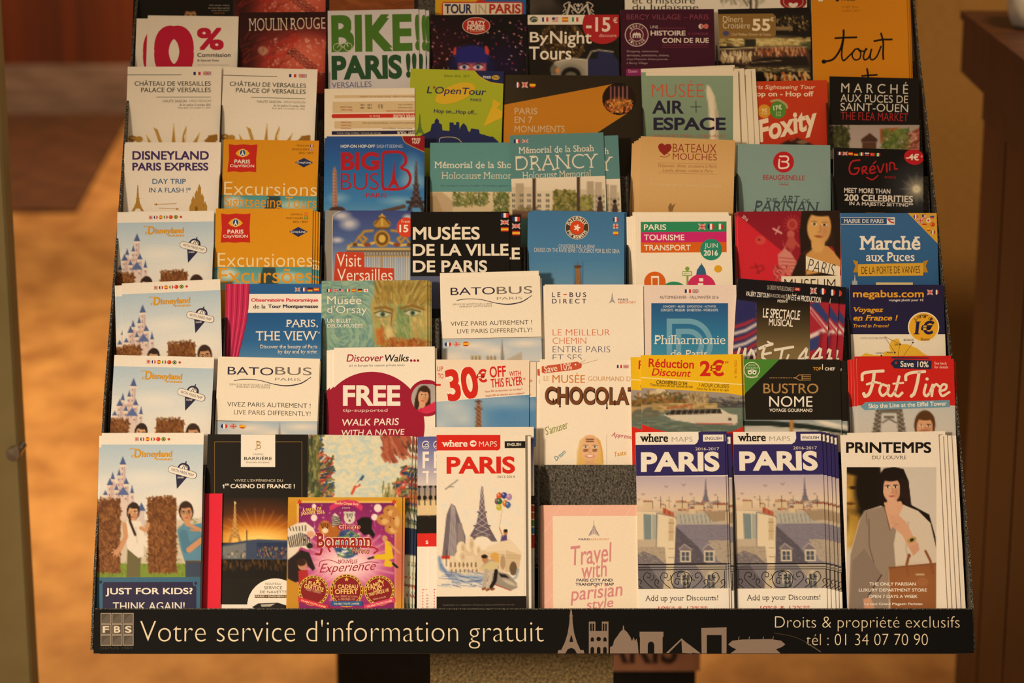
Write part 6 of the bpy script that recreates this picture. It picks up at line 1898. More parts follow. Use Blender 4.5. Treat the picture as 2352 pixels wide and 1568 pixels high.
L = Leaf(4, 6, (828, 90), (1468, 101), '83a0a0', 'leaflet', 'grey-blue leaflet with a red round B emblem', 6, gloss=True)
L.E(1145, 217, 72, 73, 'b8202a', 40)
L.S([(1120, 178), (1165, 178), (1178, 196), (1165, 214), (1135, 214)], 11, 'ecdcd6', 4).S([(1165, 214), (1180, 236), (1165, 256), (1116, 256), (1116, 200)], 11, 'ecdcd6', 4)
L.T('BEAUGRENELLE', 1002, 308, 1292, 342, 'a8242c', 0.01, 1).T('P A R I S', 1114, 354, 1180, 368, '7a6a6a', 0, 1).R(1116, 372, 1180, 376, 'a8242c')
L.T('THE', 1020, 466, 1104, 496, '3f5058', 0, 1, 0.15, 1).T('ART', 1122, 450, 1258, 500, '3f5058', 0, 1, 0.15, 1).T('OF', 1272, 474, 1326, 502, '3f5058', 0, 1, 0.15, 1).T('PARISIAN', 938, 488, 1392, 572, '3f5058', 0, 1.5, 0.15, 1)
L.back = [(-3, 3, 1.5, 0, 'grey-blue leaflet edge left behind the round B emblem leaflet')]

L = Leaf(4, 6, (1492, 116), (2112, 133), '120f10', 'leaflet', 'black leaflet with a red -4 euro bubble and a burst of light', 8)
p = Pic(1485, 150, 2125, 640, 9, '120f10')
p.b(2066, 405, 150, 150, '3a3e46', 1.5).b(2066, 405, 60, 60, '9a9482', 1.4).b(2066, 405, 24, 24, 'f6ecd0', 1)
for a in range(0, 360, 30):
    t = math.radians(a)
    p.s_([(2066, 405), (2066 + 110 * math.cos(t), 405 + 110 * math.sin(t))], 5, 'b0aa98', 0.35, 12)
L.PIC(p)
for i, k in enumerate(('fr', 'gb', 'es', 'de', 'it', 'ru', 'cn', 'it')):
    L.FLAG(k, 1518 + i * 38, 146 + i * 1.4, 1548 + i * 38, 168 + i * 1.4)
L.E(2048, 183, 69, 54, 'b81c26', 36, rot=10).T('-4€', 1994, 160, 2082, 206, 'f3ded2', 0.045, 2).T('*', 2094, 172, 2108, 186, 'f3ded2')
c_ = 'b02024'
L.S([(1672, 204), (1620, 215), (1600, 260), (1612, 298), (1650, 298), (1668, 262), (1636, 262)], 11, c_).S([(1692, 300), (1690, 258), (1715, 250), (1715, 272), (1695, 278), (1728, 300)], 10, c_)
L.S([(1740, 278), (1778, 262), (1760, 245), (1742, 270), (1750, 295), (1782, 288)], 10, c_).LN([(1765, 230), (1785, 212)], 9, c_).S([(1795, 245), (1815, 290), (1838, 232)], 10, c_).S([(1858, 230), (1860, 285)], 11, c_).S([(1880, 275), (1882, 225), (1910, 230), (1915, 265), (1932, 265)], 10, c_).S([(1722, 325), (1760, 340), (1798, 312)], 9, c_)
L.T('PARIS', 1846, 316, 1922, 332, 'a02228', 0.01, 1)
L.T('MEET MORE THAN', 1564, 400, 1884, 434, 'd9d2cc', 0.03, 1.5).T('200 CELEBRITIES', 1566, 446, 2040, 492, 'd9d2cc', 0.04, 1.5).T("IN A MAJESTIC SETTING**", 1600, 496, 2042, 530, 'd9d2cc', 0.03, 1.5)
L.T('GREVIN-PARIS.COM', 1716, 566, 1846, 580, '8a6030', 0.01, 1.5)

# ---- row 6
VREF = (1, 45, 512, 770)


def art_sun(L):
    g = '2f4a38'
    L.R(40, 575, 460, 580, g).FLAG('fr', 552, 554, 608, 580).FLAG('gb', 628, 552, 688, 580)
    L.T('CHÂTEAU DE VERSAILLES', 98, 618, 686, 662, '3a3d34', 0.006).T('PALACE OF VERSAILLES', 148, 676, 686, 712, '3a3d34', 0.006).R(266, 747, 686, 751, g)
    L.T('HAUTE SAISON', 315, 770, 498, 790, '8a8478', 0.0).T('- HIGH SEASON', 506, 768, 686, 788, 'b5aea0', 0.0)
    L.T('du 1er avril au 31 octobre 2016', 444, 800, 684, 818, '8a8478', 0.0, 0, 0.2, 1).T('from april 1 to october 31, 2016', 432, 824, 684, 842, 'b0a898', 0.0, 0, 0.2, 1)
    p = Pic(40, 950, 775, 1130, 6, 'f2eade')
    for pts in ([(245, 985), (275, 1000), (320, 1120), (290, 1110)], [(400, 955), (415, 1120), (383, 1120)], [(495, 975), (500, 1000), (480, 1050), (490, 1120), (462, 1120), (470, 1040)], [(600, 1025), (575, 1120), (535, 1120)], [(190, 1045), (240, 1120), (208, 1120)]):
        p.p(pts, 'b58a3c')
        p.s_([pts[0], pts[len(pts) // 2]], 8, 'd9b66a', 0.6)
    p.b(82, 1070, 34, 24, 'a8772c', 0.2).b(132, 1075, 30, 24, 'b58a3c', 0.2).b(76, 1066, 14, 9, 'e0c080', 0.5).p([(630, 1090), (680, 1045), (735, 1035), (740, 1080), (700, 1110)], 'a8772c')
    for k in range(5):
        p.s_([(650 + k * 18, 1100), (672 + k * 16, 1045)], 5, '7a5218')
    L.PIC(p)


L = Leaf(5, 1, (45, 514), (770, 514), 'f2eade', 'leaflet', "white palace leaflet with green rules and gold rays, nearest the rack's left side", 6, gloss=False)
art_sun(L)
L = Leaf(5, 1, (786, 517), (1510, 536), 'f2eade', 'leaflet', 'white palace leaflet with gold rays, slightly tilted, right beside its straight twin', 8, ref=VREF, gloss=False)
art_sun(L)

L = Leaf(5, 1, (1564, 686), (2260, 679), 'efe4d2', 'leaflet', 'upside-down cruise timetable leaflet below the green BIKE lettering', 9, gloss=False)
b_ = 'd9c29a'
L.R(1640, 735, 2262, 758, b_).R(1625, 786, 2266, 872, b_).R(1640, 934, 2272, 992, b_).R(1625, 880, 2270, 912, 'c93826').R(1620, 1012, 2300, 1040, '26274a').E(1634, 896, 16, 16, 'c93826', 16).E(1632, 1026, 14, 14, '26274a', 16)
for t, a, b, c, d, k, w in (('Réservation en ligne - Book online on our website', 1834, 738, 2258, 754, '9a6a4a', 0), ('Departures at Port', 2130, 800, 2240, 814, '6a5a4a', 0), ('Every day all year', 2130, 824, 2240, 838, '6a5a4a', 0), ('Croisière Promenade sur la Seine', 2040, 850, 2264, 866, 'c0503a', 0), ('RIVER CRUISE', 2094, 884, 2264, 908, 'f2e4d4', 0.03),
                            ('Durée 1h', 1912, 890, 1990, 904, 'f2e4d4', 0), ('Embarquement au pied de la tour / Boarding at the foot of the tower', 1856, 942, 2264, 956, '6a5a4a', 0), ('Réservation obligatoire', 2010, 984, 2240, 996, '6a5a4a', 0), ('Tarif adulte', 1690, 940, 1772, 952, 'c0503a', 0), ('Tarif enfant', 1690, 962, 1772, 974, 'c0503a', 0), ('Tarif groupe', 1690, 984, 1772, 996, 'c0503a', 0),
                            ('NIGHT TOUR', 2124, 1014, 2290, 1036, 'f2e4d4', 0.03), ('Durée 2h environ - Départ Place d Iéna', 1660, 1020, 1996, 1034, 'd9cfc0', 0), ('10h  11h', 1978, 804, 2012, 838, '5a4a40', 0), ('12h', 1894, 804, 1928, 818, '5a4a40', 0), ('14h', 1894, 826, 1928, 840, '5a4a40', 0), ('16h', 1840, 804, 1870, 818, '5a4a40', 0), ('18h', 1840, 826, 1870, 840, '5a4a40', 0), ('Avril à octobre', 1684, 822, 1776, 834, 'c0503a', 0), ('Nov à mars', 1690, 844, 1776, 856, 'c0503a', 0)):
    L.T(t, a, b, c, d, k, w, 180)
L.back = [(3, -1, 1.4, 0, 'cruise timetable leaflet edge just behind the upside-down one')]

L = Leaf(5, 2, (78, 529), (797, 551), 'a8b42c', 'leaflet', 'lime green leaflet with a yellow ellipse and navy skyline silhouette', 8)
p = Pic(70, 520, 805, 1130, 12, 'a8b42c')
p.g([(0, 'adb830'), (1, '9dac28')])
L.PIC(p)
N_, Y_ = '232a5a', 'd9b42c'
L.P([(568, 540), (810, 545), (810, 652), (760, 648), (690, 632), (610, 590)], N_).S([(566, 548), (610, 590), (690, 634), (800, 650)], 6, Y_).T('FREE', 636, 586, 698, 606, 'd9d8e0', 0.03, 1).E(735, 598, 32, 17, Y_, 24).T('Wi-Fi', 712, 588, 768, 608, N_, 0.03, 1)
L.T('Édition 2016 - 2017', 338, 572, 532, 596, '5a6420', 0.0, 1).E(422, 720, 162, 66, Y_, 40, rot=-20)
L.T("L'OpenTour", 202, 672, 662, 744, N_, 0.016, 2, 0.15).T('PARIS', 540, 760, 624, 782, N_, 0.012, 2).S([(248, 678), (266, 672), (285, 690)], 4, 'c8432c').T('Hop on...Hop off...', 258, 846, 592, 886, N_, 0.02, 2)
L.P([(716, 764), (778, 802), (742, 832), (790, 860), (792, 905), (640, 975), (700, 830), (708, 820)], Y_).P([(735, 830), (795, 820), (795, 850)], 'a8b42c')
flat_tower(L, 148, 880, 1040, 78, '5a7a34')
L.P([(150, 1050), (230, 1010), (240, 960), (262, 950), (264, 930), (280, 912), (296, 930), (298, 950), (318, 960), (322, 1005), (378, 1010), (378, 945), (408, 945), (410, 962), (428, 962), (430, 942), (452, 942), (454, 1000), (466, 972), (486, 950), (508, 972), (520, 1010), (535, 1020), (545, 990), (605, 1000), (610, 1030), (700, 1060), (730, 1070), (760, 1100), (760, 1140), (140, 1140)], N_)
for x, y in ((640, 1060), (670, 1070), (700, 1075)):
    L.E(x, y, 26, 22, N_, 14)
L.S([(300, 1096), (310, 1064), (390, 1058), (440, 1070), (470, 1096)], 5, 'b9b280')

L = Leaf(5, 2, (800, 576), (1862, 586), '2e261a', 'leaflet', 'wide dark leaflet with an orange beam of light and round church window', 5)
p = Pic(790, 570, 1870, 1180, 14, '2e261a')
p.g([(0, '3a3020'), (0.3, '2e261a'), (1, '2a2216')], 0)
L.PIC(p)
L.P([(790, 810), (1640, 648), (1800, 720), (1740, 880), (1430, 1080), (1300, 1180), (790, 1180)], 'c07e22')
L.FLAG('fr', 886, 634, 920, 676, True).FLAG('gb', 940, 636, 978, 674).FLAG('es', 996, 636, 1042, 678, True)
q = Pic(1558, 640, 1812, 888, 5, '241510')
for x in (1622, 1652, 1684, 1716, 1748):
    q.s_([(x, 660), (x, 770)], 17, '5a3040').s_([(x, 664), (x, 766)], 5, 'b07a70').s_([(x - 8, 660), (x - 8, 770)], 3, '2a1810')
q.dabs(170, 12, 7, ['d9823a', 'b0501e', 'f0b860', '8a3a18', 'e06a3a'], (0, 180), 101, (1580, 770, 1790, 870)).b(1685, 800, 60, 40, 'e0963c', 1.2, 0, 0.6).b(1685, 640, 90, 26, '1c120e', 0.8)
# round window picture, cut to a disc
L.E(1685, 763, 127, 123, '241510', 48)
qx, qy = q.X - 1685, q.Y - 763
keep = (qx / 127) ** 2 + (qy / 123) ** 2
L.ops.append(('d', q, keep))
c_ = 'd2b48c'
L.T('PARIS', 880, 832, 1056, 884, c_, 0.02, 0).T('EN 7', 880, 900, 1018, 950, c_, 0.02, 0).T('MONUMENTS', 880, 970, 1268, 1022, c_, 0.02, 0)

L = Leaf(5, 3, (258, 514), (914, 504), 'e8dcc6', 'leaflet', 'pale green aerospace museum leaflet with cream border and orange and navy lettering', 11, gloss=True)
T_ = '7f9a84'
p = Pic(258, 538, 878, 1010, 12, T_)
p.g([(0, '87a08a'), (1, '788f7c')])
p.p([(690, 606), (712, 612), (745, 680), (768, 800), (772, 1010), (715, 1010), (705, 760), (685, 650)], 'e0d6c0', 1, 10).p([(745, 700), (768, 800), (772, 1010), (750, 1010)], 'b5ad98', 0.8, 12)
L.PIC(p)
L.T('MUSÉE', 302, 572, 668, 690, 'c45a3c', -0.014, 0).T('AIR', 302, 714, 530, 808, '28243c', 0.04, 0).R(574, 758, 655, 763, '28243c').R(612, 716, 617, 802, '28243c').T('ESPACE', 312, 834, 826, 926, '28243c', 0.045, 0)
L.T('AÉROPORT PARIS - LE BOURGET', 312, 952, 826, 976, 'b5553c', 0.0, 0)
t_ = 'cream-edged leaflet, one of three splayed out right behind the aerospace museum leaflet'
L.group = 'splayed aerospace leaflets'
L.back = [(-7, -10, 1.2, 0.5, 'cream-edged leaflet leaning left behind the aerospace museum leaflet'), (22, -6, 2.4, 1.0, t_), (36, -3, 3.6, 0.8, t_), (50, -6, 4.8, 1.2, t_), (6, -16, 6.5, 1.6, 'cream-edged leaflet standing highest behind the aerospace museum leaflet')]

L = Leaf(5, 3, (1000, 580), (1545, 569), 'c23a20', 'leaflet', 'red double-decker tour leaflet with green and yellow price bubbles', 4.5)
p = Pic(985, 560, 1560, 1130, 10, 'c23a20')
p.g([(0, 'c4401e'), (1, 'b8301c')])
p.p([(1205, 1030), (1260, 1000), (1330, 980), (1390, 1000), (1450, 1030), (1450, 1130), (1200, 1130)], '2c1c16').b(1370, 1010, 40, 12, '8a6a50', 0.5).s_([(1290, 1000), (1320, 985)], 12, 'b8402a')
L.PIC(p)
c_ = 'ecd8c0'
L.T('Paris Sightseeing Tour', 990, 604, 1462, 642, c_, 0.005, 0, 0.2).T('Hop on - Hop off', 1000, 648, 1450, 696, c_, 0.03, 0)
L.E(1100, 790, 46, 48, 'd2962c', 28).E(1198, 782, 58, 62, '4f8a34', 32).S([(1150, 720), (1200, 712), (1250, 740), (1262, 765)], 16, 'b0a070').T('17€', 1164, 746, 1224, 782, 'e6e2c0', 0.04, -8).T('9€', 1082, 770, 1120, 796, 'f2e2b0', 0.02).T('7.50', 1080, 800, 1120, 814, 'f2e2b0').T('2 H', 1182, 792, 1216, 806, 'd9e0b8').T('TOUR', 1180, 812, 1220, 826, 'd9e0b8')
L.T('Foxity', 1045, 805, 1492, 1010, c_, 0.05, -14, 0.25)

L = Leaf(5, 3, (1562, 542), (2200, 557), '14100f', 'leaflet', 'black flea market leaflet with spaced white capitals and a pavilion photo', 7)
for t, a, b, c, d, k in (('M A R C H É', 1648, 578, 2122, 662, 'd9d2c8'), ('AUX PUCES DE', 1642, 674, 2122, 728, 'd9d2c8'), ('SAINT-OUEN', 1642, 736, 2122, 792, 'd9d2c8'), ('THE FLEA MARKET', 1644, 800, 2122, 856, 'a82a2e')):
    L.T(t, a, b, c, d, k, -0.006)
p = Pic(1555, 888, 2215, 1130, 8, 'a89a94')
p.g([(0, 'a39490'), (1, 'b5a8a0')])
p.dabs(260, 22, 12, ['3a3a20', '4a4a28', '2c2e1c', '5c5c34'], (0, 180), 111, (1555, 900, 1700, 1060))
p.p([(1788, 990), (1850, 945), (1905, 990), (1900, 1010), (1790, 1010)], '4a2f24').r(1796, 1010, 1896, 1060, '5a3a2c').p([(1920, 915), (2060, 905), (1925, 1020)], 'a85a38').p([(1920, 1050), (2060, 915), (2120, 910), (1990, 1060)], '6a7a40')
p.p([(2100, 960), (2215, 900), (2215, 1060), (2080, 1060)], '8f4a3a').dabs(60, 20, 8, ['c08070', '6a342a', 'd0a090'], (-40, -20), 112, (2110, 940, 2205, 1050)).dabs(200, 20, 9, ['5c6a30', '748240', '4a5a28'], (0, 180), 113, (1940, 920, 2130, 1060))
L.PIC(p)

# ---- row 7
L = Leaf(6, 1, (200, 130), (900, 133), 'f0e8dc', 'leaflet', 'white leaflet with a giant red 0 and percent sign', 8, gloss=False)
R_ = 'c42040'
L.T('0', 248, 196, 556, 600, R_, 0.09, 0).T('%', 580, 214, 786, 386, R_, 0.05, 0).T('Commission', 582, 408, 838, 440, '3a302c', 0.03, 0).T('& Special Rate', 582, 458, 748, 478, '4a403a', 0.03, 0).R(582, 500, 830, 503, '9a9086')
L.back = [(-26, 3, 1.5, 0, 'white leaflet showing the curved edge of a red 0, left behind the front one'), (-4, -5, 3, -0.4, 'white leaflet whose top edge rises behind the giant red 0 leaflet')]


def art_red(L):
    p = Pic(900, 88, 1590, 720, 8, '3a1416')
    p.g([(0, '2a1012'), (0.3, '4a1618'), (0.6, '8a2824'), (1, 'a8382e')])
    p.b(1400, 480, 300, 220, 'c04a3c', 1.3).b(1420, 430, 160, 120, 'd86a54', 1.3).b(1280, 150, 120, 60, '1d0c0c', 1, 0, 0.6).b(960, 430, 90, 200, '1d0c0c', 1.2, 0, 0.7)
    p.dabs(160, 10, 9, ['f0a890', 'e88070', 'f6cabc', 'd85a4a'], (0, 180), 121, (1130, 300, 1585, 640), 0.8)
    for k in range(14):
        p.s_([(1100 + k * 8, 420 - k * 6), (1330 + k * 3, 240 + k * 6)], 5, 'b8342c', 0.6)
    p.b(1090, 395, 40, 34, 'c08a70', 0.5, 30).s_([(1100, 440), (1240, 430), (1360, 290)], 16, 'c83028', 0.8, 14).dabs(80, 70, 6, ['8a2020', '5a1414', 'c03a30'], (-60, -20), 122, (930, 250, 1330, 500), 0.5)
    for k in range(6):
        for j in range(2):
            x, y = 1290 + k * 32 + j * 34, 400 + k * 26 - j * 16
            p.s_([(x - 16, y), (x - 6, y + 16), (x + 12, y + 14), (x + 16, y - 4), (x, y - 14), (x - 16, y)], 5, '2a1212', 0.85)
    L.PIC(p)


L = Leaf(6, 1, (906, 96), (1578, 91), '3a1416', 'leaflet', 'dark red cabaret leaflet with slim white capitals, right of the giant 0', 6)
art_red(L)
L.T('MOULIN', 980, 140, 1278, 236, 'e0cdbc', -0.012, -1, 0, 1).T('ROUGE', 1300, 136, 1570, 230, 'e0cdbc', -0.012, -1, 0, 1)
MR = (1, 906, 96, 1578)

L = Leaf(6, 1, (1588, 84), (2288, 70), 'd3d0d6', 'leaflet', 'lavender-white leaflet with huge green BIKE lettering', 9, gloss=False)
g1, g2 = '4c7a2c', '2c5234'
L.T('BIKE', 1616, 112, 2240, 398, g1, 0.07, -1).T('!', 2262, 110, 2300, 390, g1, 0.07, -1).T('PARIS', 1618, 424, 2162, 614, g2, 0.07, -1).T('!!', 2192, 410, 2275, 600, g2, 0.07, -1).T('VERSAILLES', 1620, 632, 1926, 676, '5a5a94', -0.002, -2)
c_ = 'cfd6bc'
L.RING(1662, 366, 30, 4, c_).RING(1746, 362, 30, 4, c_)
L.LN([(1662, 366), (1690, 335), (1730, 332), (1746, 362)], 4, c_).LN([(1690, 335), (1705, 370), (1730, 332)], 4, c_).LN([(1684, 322), (1705, 370)], 4, c_).LN([(1736, 318), (1746, 362)], 4, c_).LN([(1676, 324), (1698, 322)], 4, c_)
t_ = 'lavender-white leaflet, one of two fanned out right behind the green BIKE one'
L.group = 'lavender bike leaflets'
L.back = [(15, 0, 1.5, 0, t_), (24, 1, 3, 0, t_)]

L = Leaf(6, 2, (236, 116), (975, 110), '140e12', 'leaflet', 'black cabaret leaflet with a red oval badge and a blue-wigged woman', 7)
p = Pic(228, 108, 985, 620, 7, '140e12')
p.b(300, 420, 220, 200, '2a0e16', 1.4).b(800, 480, 140, 140, '1d1030', 1.3)
for k in range(9):
    p.s_([(240, 180 + k * 34), (560, 80 + k * 34)], 4, '5a2a34', 0.35)
R = random.Random(5)
for k in range(120):
    x, y = R.uniform(235, 970), R.uniform(150, 540)
    p.b(x, y, R.uniform(4, 8), R.uniform(4, 8), R.choice(['a83a50', 'c87a80', '7a3a7a', 'e0b0b0', '5a2a6a']), 1.2)
p.b(550, 520, 180, 130, '1a1a48', 0.3).b(548, 420, 130, 70, '26287a', 0.4).r(430, 370, 670, 490, '26267a', 0.9, 40).r(445, 488, 660, 620, 'c05a6a', 1, 20)
p.p([(405, 425), (412, 375), (430, 360), (428, 420)], 'd0402c').p([(655, 415), (650, 360), (665, 352), (684, 390), (680, 425)], 'd0402c')
for x in (492, 598):
    p.b(x, 518, 38, 20, 'e6d0dc', 0.4).b(x, 518, 16, 17, '4a5a8a', 0.4).b(x, 518, 7, 8, '120e14', 0.4).s_([(x - 38, 508), (x, 492), (x + 38, 505)], 8, '24101c')
L.PIC(p)
L.E(584, 199, 108, 66, 'c9b8ae', 40).E(584, 199, 103, 61, 'b02a26', 40).T('CRAZY', 516, 160, 654, 200, 'e6d8cc', 0.045, 0).T('HORSE', 514, 196, 650, 234, 'e6d8cc', 0.045, 0).T('PARIS', 540, 236, 630, 246, 'd9a890', 0.01)

L = Leaf(6, 2, (981, 116), (1684, 114), '1d1814', 'leaflet', 'night tours leaflet with a red -15 euro disc and a vintage blue car', 9)
p = Pic(975, 190, 1690, 620, 8, '1d1814')
p.b(1250, 320, 160, 160, '2c2114', 0.6)
for r_ in (150, 165):
    pts = [(1250 + r_ * math.cos(t * 0.26), 330 + r_ * math.sin(t * 0.26)) for t in range(25)]
    p.s_(pts, 6, '8a6a3a', 0.8)
for a in range(0, 360, 22):
    t = math.radians(a)
    p.s_([(1250, 330), (1250 + 150 * math.cos(t), 330 + 150 * math.sin(t))], 4, '7a5c34', 0.6)
p.dabs(60, 8, 7, ['c9a05c', 'a87a3a'], (0, 180), 131, (1090, 190, 1420, 460), 0.7).r(975, 300, 1690, 320, '3a3226', 0.5, 20)
p.p([(1440, 460), (1470, 400), (1530, 388), (1630, 400), (1680, 470), (1690, 620), (1430, 620)], '2a2c52').p([(1445, 455), (1475, 405), (1530, 395), (1520, 455)], '1c1c20').s_([(1440, 460), (1472, 398), (1530, 386), (1640, 400)], 9, 'b0a894')
p.p([(1165, 560), (1180, 490), (1240, 460), (1350, 450), (1440, 462), (1440, 620), (1165, 620)], 'a39c8e').s_([(1195, 480), (1320, 452), (1440, 462)], 10, 'd8d0c0', 0.8).b(1310, 570, 110, 80, '8a8478', 0.3).b(1315, 580, 76, 62, '1a1714', 0.2).b(1315, 590, 46, 36, '6a6458', 0.3).b(1185, 540, 30, 40, '6f675a', 0.4).b(1212, 545, 16, 20, 'c98a50', 0.6).s_([(1440, 470), (1440, 620)], 6, 'c9c2b2')
L.PIC(p)
L.R(981, 114, 1684, 190, 'e8e0d2').E(1028, 150, 32, 24, '4a5a50', 20).S([(1005, 160), (1030, 140), (1055, 150)], 6, 'c9c6b0')
for i, k in enumerate(('fr', 'us', 'es', 'it')):
    L.FLAG(k, 1092 + i * 77, 134, 1140 + i * 77, 168)
L.E(1560, 190, 156, 150, 'b0262c', 48)
L.T('-15', 1432, 134, 1618, 246, 'ecdcd0', 0.03, 0).T('€', 1640, 136, 1674, 178, 'ecdcd0', 0.02).T('discount', 1532, 262, 1668, 286, 'e0b0a4', 0.01)
L.T('By', 998, 248, 1142, 352, 'ece2d4', 0.016, 0).T('Night', 1154, 240, 1474, 368, 'ece2d4', 0.016, 0).T('Tours', 992, 360, 1318, 462, 'ece2d4', 0.016, 0)

L = Leaf(6, 3, (78, 68), (742, 64), '40142a', 'leaflet', 'plum leaflet with a round white village emblem', 6)
c_, w_ = '8f4258', 'e0cfc8'
L.T('BERCY VILLAGE – PARIS', 122, 102, 704, 138, c_, -0.006, 0)
L.E(193, 248, 84, 83, w_, 44).E(193, 248, 79, 78, '5a1c34', 44).E(193, 248, 48, 47, w_, 32).E(193, 248, 44, 43, '5a1c34', 32)
L.ARC('BERCY', 193, 248, 62, 18, w_, -50, 50, 0.015)
for i, ch in enumerate('VILLAGE'):
    a = math.radians(180 + 62 - (i + 0.5) * 124 / 7)
    L.T(ch, 193 + 62 * math.sin(a) - 6, 248 - 62 * math.cos(a) - 9, 193 + 62 * math.sin(a) + 6, 248 - 62 * math.cos(a) + 9, w_, 0.015, math.degrees(a) - 180)
L.P([(164, 270), (164, 244), (178, 232), (186, 240), (193, 226), (201, 240), (210, 232), (222, 244), (222, 270)], w_)
for x in (178, 193, 208):
    L.R(x - 4, 252, x + 4, 270, '5a1c34')
L.T('UNE', 290, 182, 346, 202, w_, -0.01, 0).R(350, 200, 540, 203, c_).E(650, 188, 18, 18, 'd9c8c4', 18).E(686, 188, 18, 18, 'c86a60', 18).E(655, 188, 8, 16, 'c0584e', 12)
L.T('HISTOIRE', 292, 218, 540, 254, w_, 0.035, 0).T('À CHAQUE', 556, 228, 702, 252, c_, 0.0, 0).T('COIN DE RUE', 374, 270, 706, 306, w_, 0.035, 0).R(376, 320, 704, 323, c_).R(376, 336, 704, 338, c_)
for i, (t, x1) in enumerate((('Shopping, restaurants,', 350), ('terrasses, animations, cinéma,', 424), ("c'est l'histoire d'une journée", 414), ('à Bercy Village', 270))):
    L.T(t, 122, 358 + i * 28, x1, 376 + i * 28, 'b09aa0', 0.0, 0)
L.R(118, 490, 300, 540, '8a2a64').T('Ouvert', 132, 496, 200, 518, 'd9a8c4', 0.01, 0)

L = Leaf(6, 3, (770, 66), (1418, 52), '1a1512', 'leaflet', 'dinner cruise leaflet with gold price tag above a lit boat at night', 8)
p = Pic(765, 60, 1430, 600, 7, '1a1512')
p.r(765, 100, 1430, 280, '1f1a16').dabs(60, 12, 7, ['8a7048', 'c9a86a', '5a4a34'], (0, 180), 141, (1190, 110, 1420, 220)).r(1180, 190, 1300, 216, '8a7450').r(765, 270, 1430, 330, '4a3c24')
p.dabs(120, 30, 10, ['c9b070', 'e6d49a', '8a7844', 'a89456'], (-5, 5), 142, (775, 270, 1425, 325)).b(1120, 300, 220, 36, 'e0cc8c', 1.3, 0, 0.7).b(1400, 330, 50, 30, '4a5030', 0.8).r(960, 278, 1040, 330, '2f2a20')
p.p([(775, 360), (1000, 345), (1100, 330), (1400, 330), (1425, 390), (1425, 470), (1000, 470), (775, 440)], '4a3428').dabs(100, 26, 8, ['d9c29a', 'f0e0b8', 'a88a60'], (82, 98), 143, (780, 370, 1010, 440)).dabs(120, 20, 10, ['c07850', 'e0b880', '8a4a30', 'd9a070', '6a3a2a'], (80, 100), 144, (1030, 345, 1400, 395))
p.s_([(775, 352), (1020, 340)], 8, 'c9b48c').s_([(1030, 338), (1400, 336)], 6, 'd0b088').p([(990, 440), (1100, 410), (1400, 400), (1425, 470), (1000, 480)], '241c1a').s_([(1010, 445), (1220, 430)], 4, 'b0946a')
p.r(765, 470, 1430, 520, '4a4030', 0.7, 20).dabs(90, 26, 7, ['8a7a50', 'b8a470', '3a3020'], (-10, 10), 145, (775, 475, 1425, 515)).r(765, 518, 1430, 600, '1c1310').dabs(40, 24, 16, ['c07838', 'e0a860', '8a4a20', 'd9c090'], (60, 120), 146, (1090, 525, 1420, 575))
L.PIC(p)
g = '8a6a38'
L.P([(774, 100), (1160, 96), (1182, 116), (1182, 250), (1160, 270), (774, 272)], g).T('Dîners', 806, 116, 948, 156, 'e6d6b8', -0.01, 0).T('Croisière', 806, 158, 998, 202, 'e6d6b8', -0.01, 0).T('55', 1014, 134, 1142, 220, 'f0e2c4', 0.04, 0, 0, 1).T('€', 1142, 122, 1168, 152, 'f0e2c4', 0.01)
L.E(827, 238, 22, 18, '4a4a78', 18).T('Chef Meilleur Ouvrier de France', 868, 234, 1146, 254, 'd9c49a', 0.0, 0)

L = Leaf(6, 3, (1432, -80), (2110, -80), 'd0861a', 'magazine', 'tall orange-yellow magazine with brush script tout, upper right end', 10, cat='magazine', gloss=False)
K = '1c1510'
L.S([(1605, 272), (1660, 268), (1755, 265)], 14, K).S([(1664, 215), (1662, 270), (1640, 350), (1590, 420), (1520, 440)], 15, K).E(1524, 438, 17, 15, K, 18).S([(1664, 270), (1650, 380), (1662, 430), (1700, 400), (1740, 360)], 12, K)
L.S([(1770, 345), (1740, 355), (1725, 395), (1745, 425), (1778, 415), (1785, 375), (1765, 348), (1800, 365), (1830, 350)], 11, K).S([(1822, 345), (1805, 400), (1815, 425), (1845, 405), (1862, 350), (1852, 405), (1868, 425), (1900, 400), (1930, 330)], 12, K)
L.S([(1882, 292), (1940, 282), (2006, 280)], 14, K).S([(1930, 238), (1945, 300), (1944, 380), (1946, 420)], 14, K).S([(1795, 540), (1845, 535), (1900, 532)], 13, K).S([(1830, 490), (1838, 540), (1835, 640)], 14, K)
L.T('14 SEP. 2016', 1652, 42, 1766, 58, '8a5a10', 0).T('15 JANV. 2017', 1652, 70, 1782, 86, '8a5a10', 0).T('PARIS', 1650, -20, 1744, 6, K, 0.03).R(1484, -30, 1516, 10, 'ece0c8').R(1608, -20, 1630, 10, K)
t_ = 'orange-yellow magazine edge, one of two right behind the brush script one'
L.group = 'brush script magazines'
L.back = [(5, 0, 1.5, 0, t_), (9, 1, 3, 0, t_)]

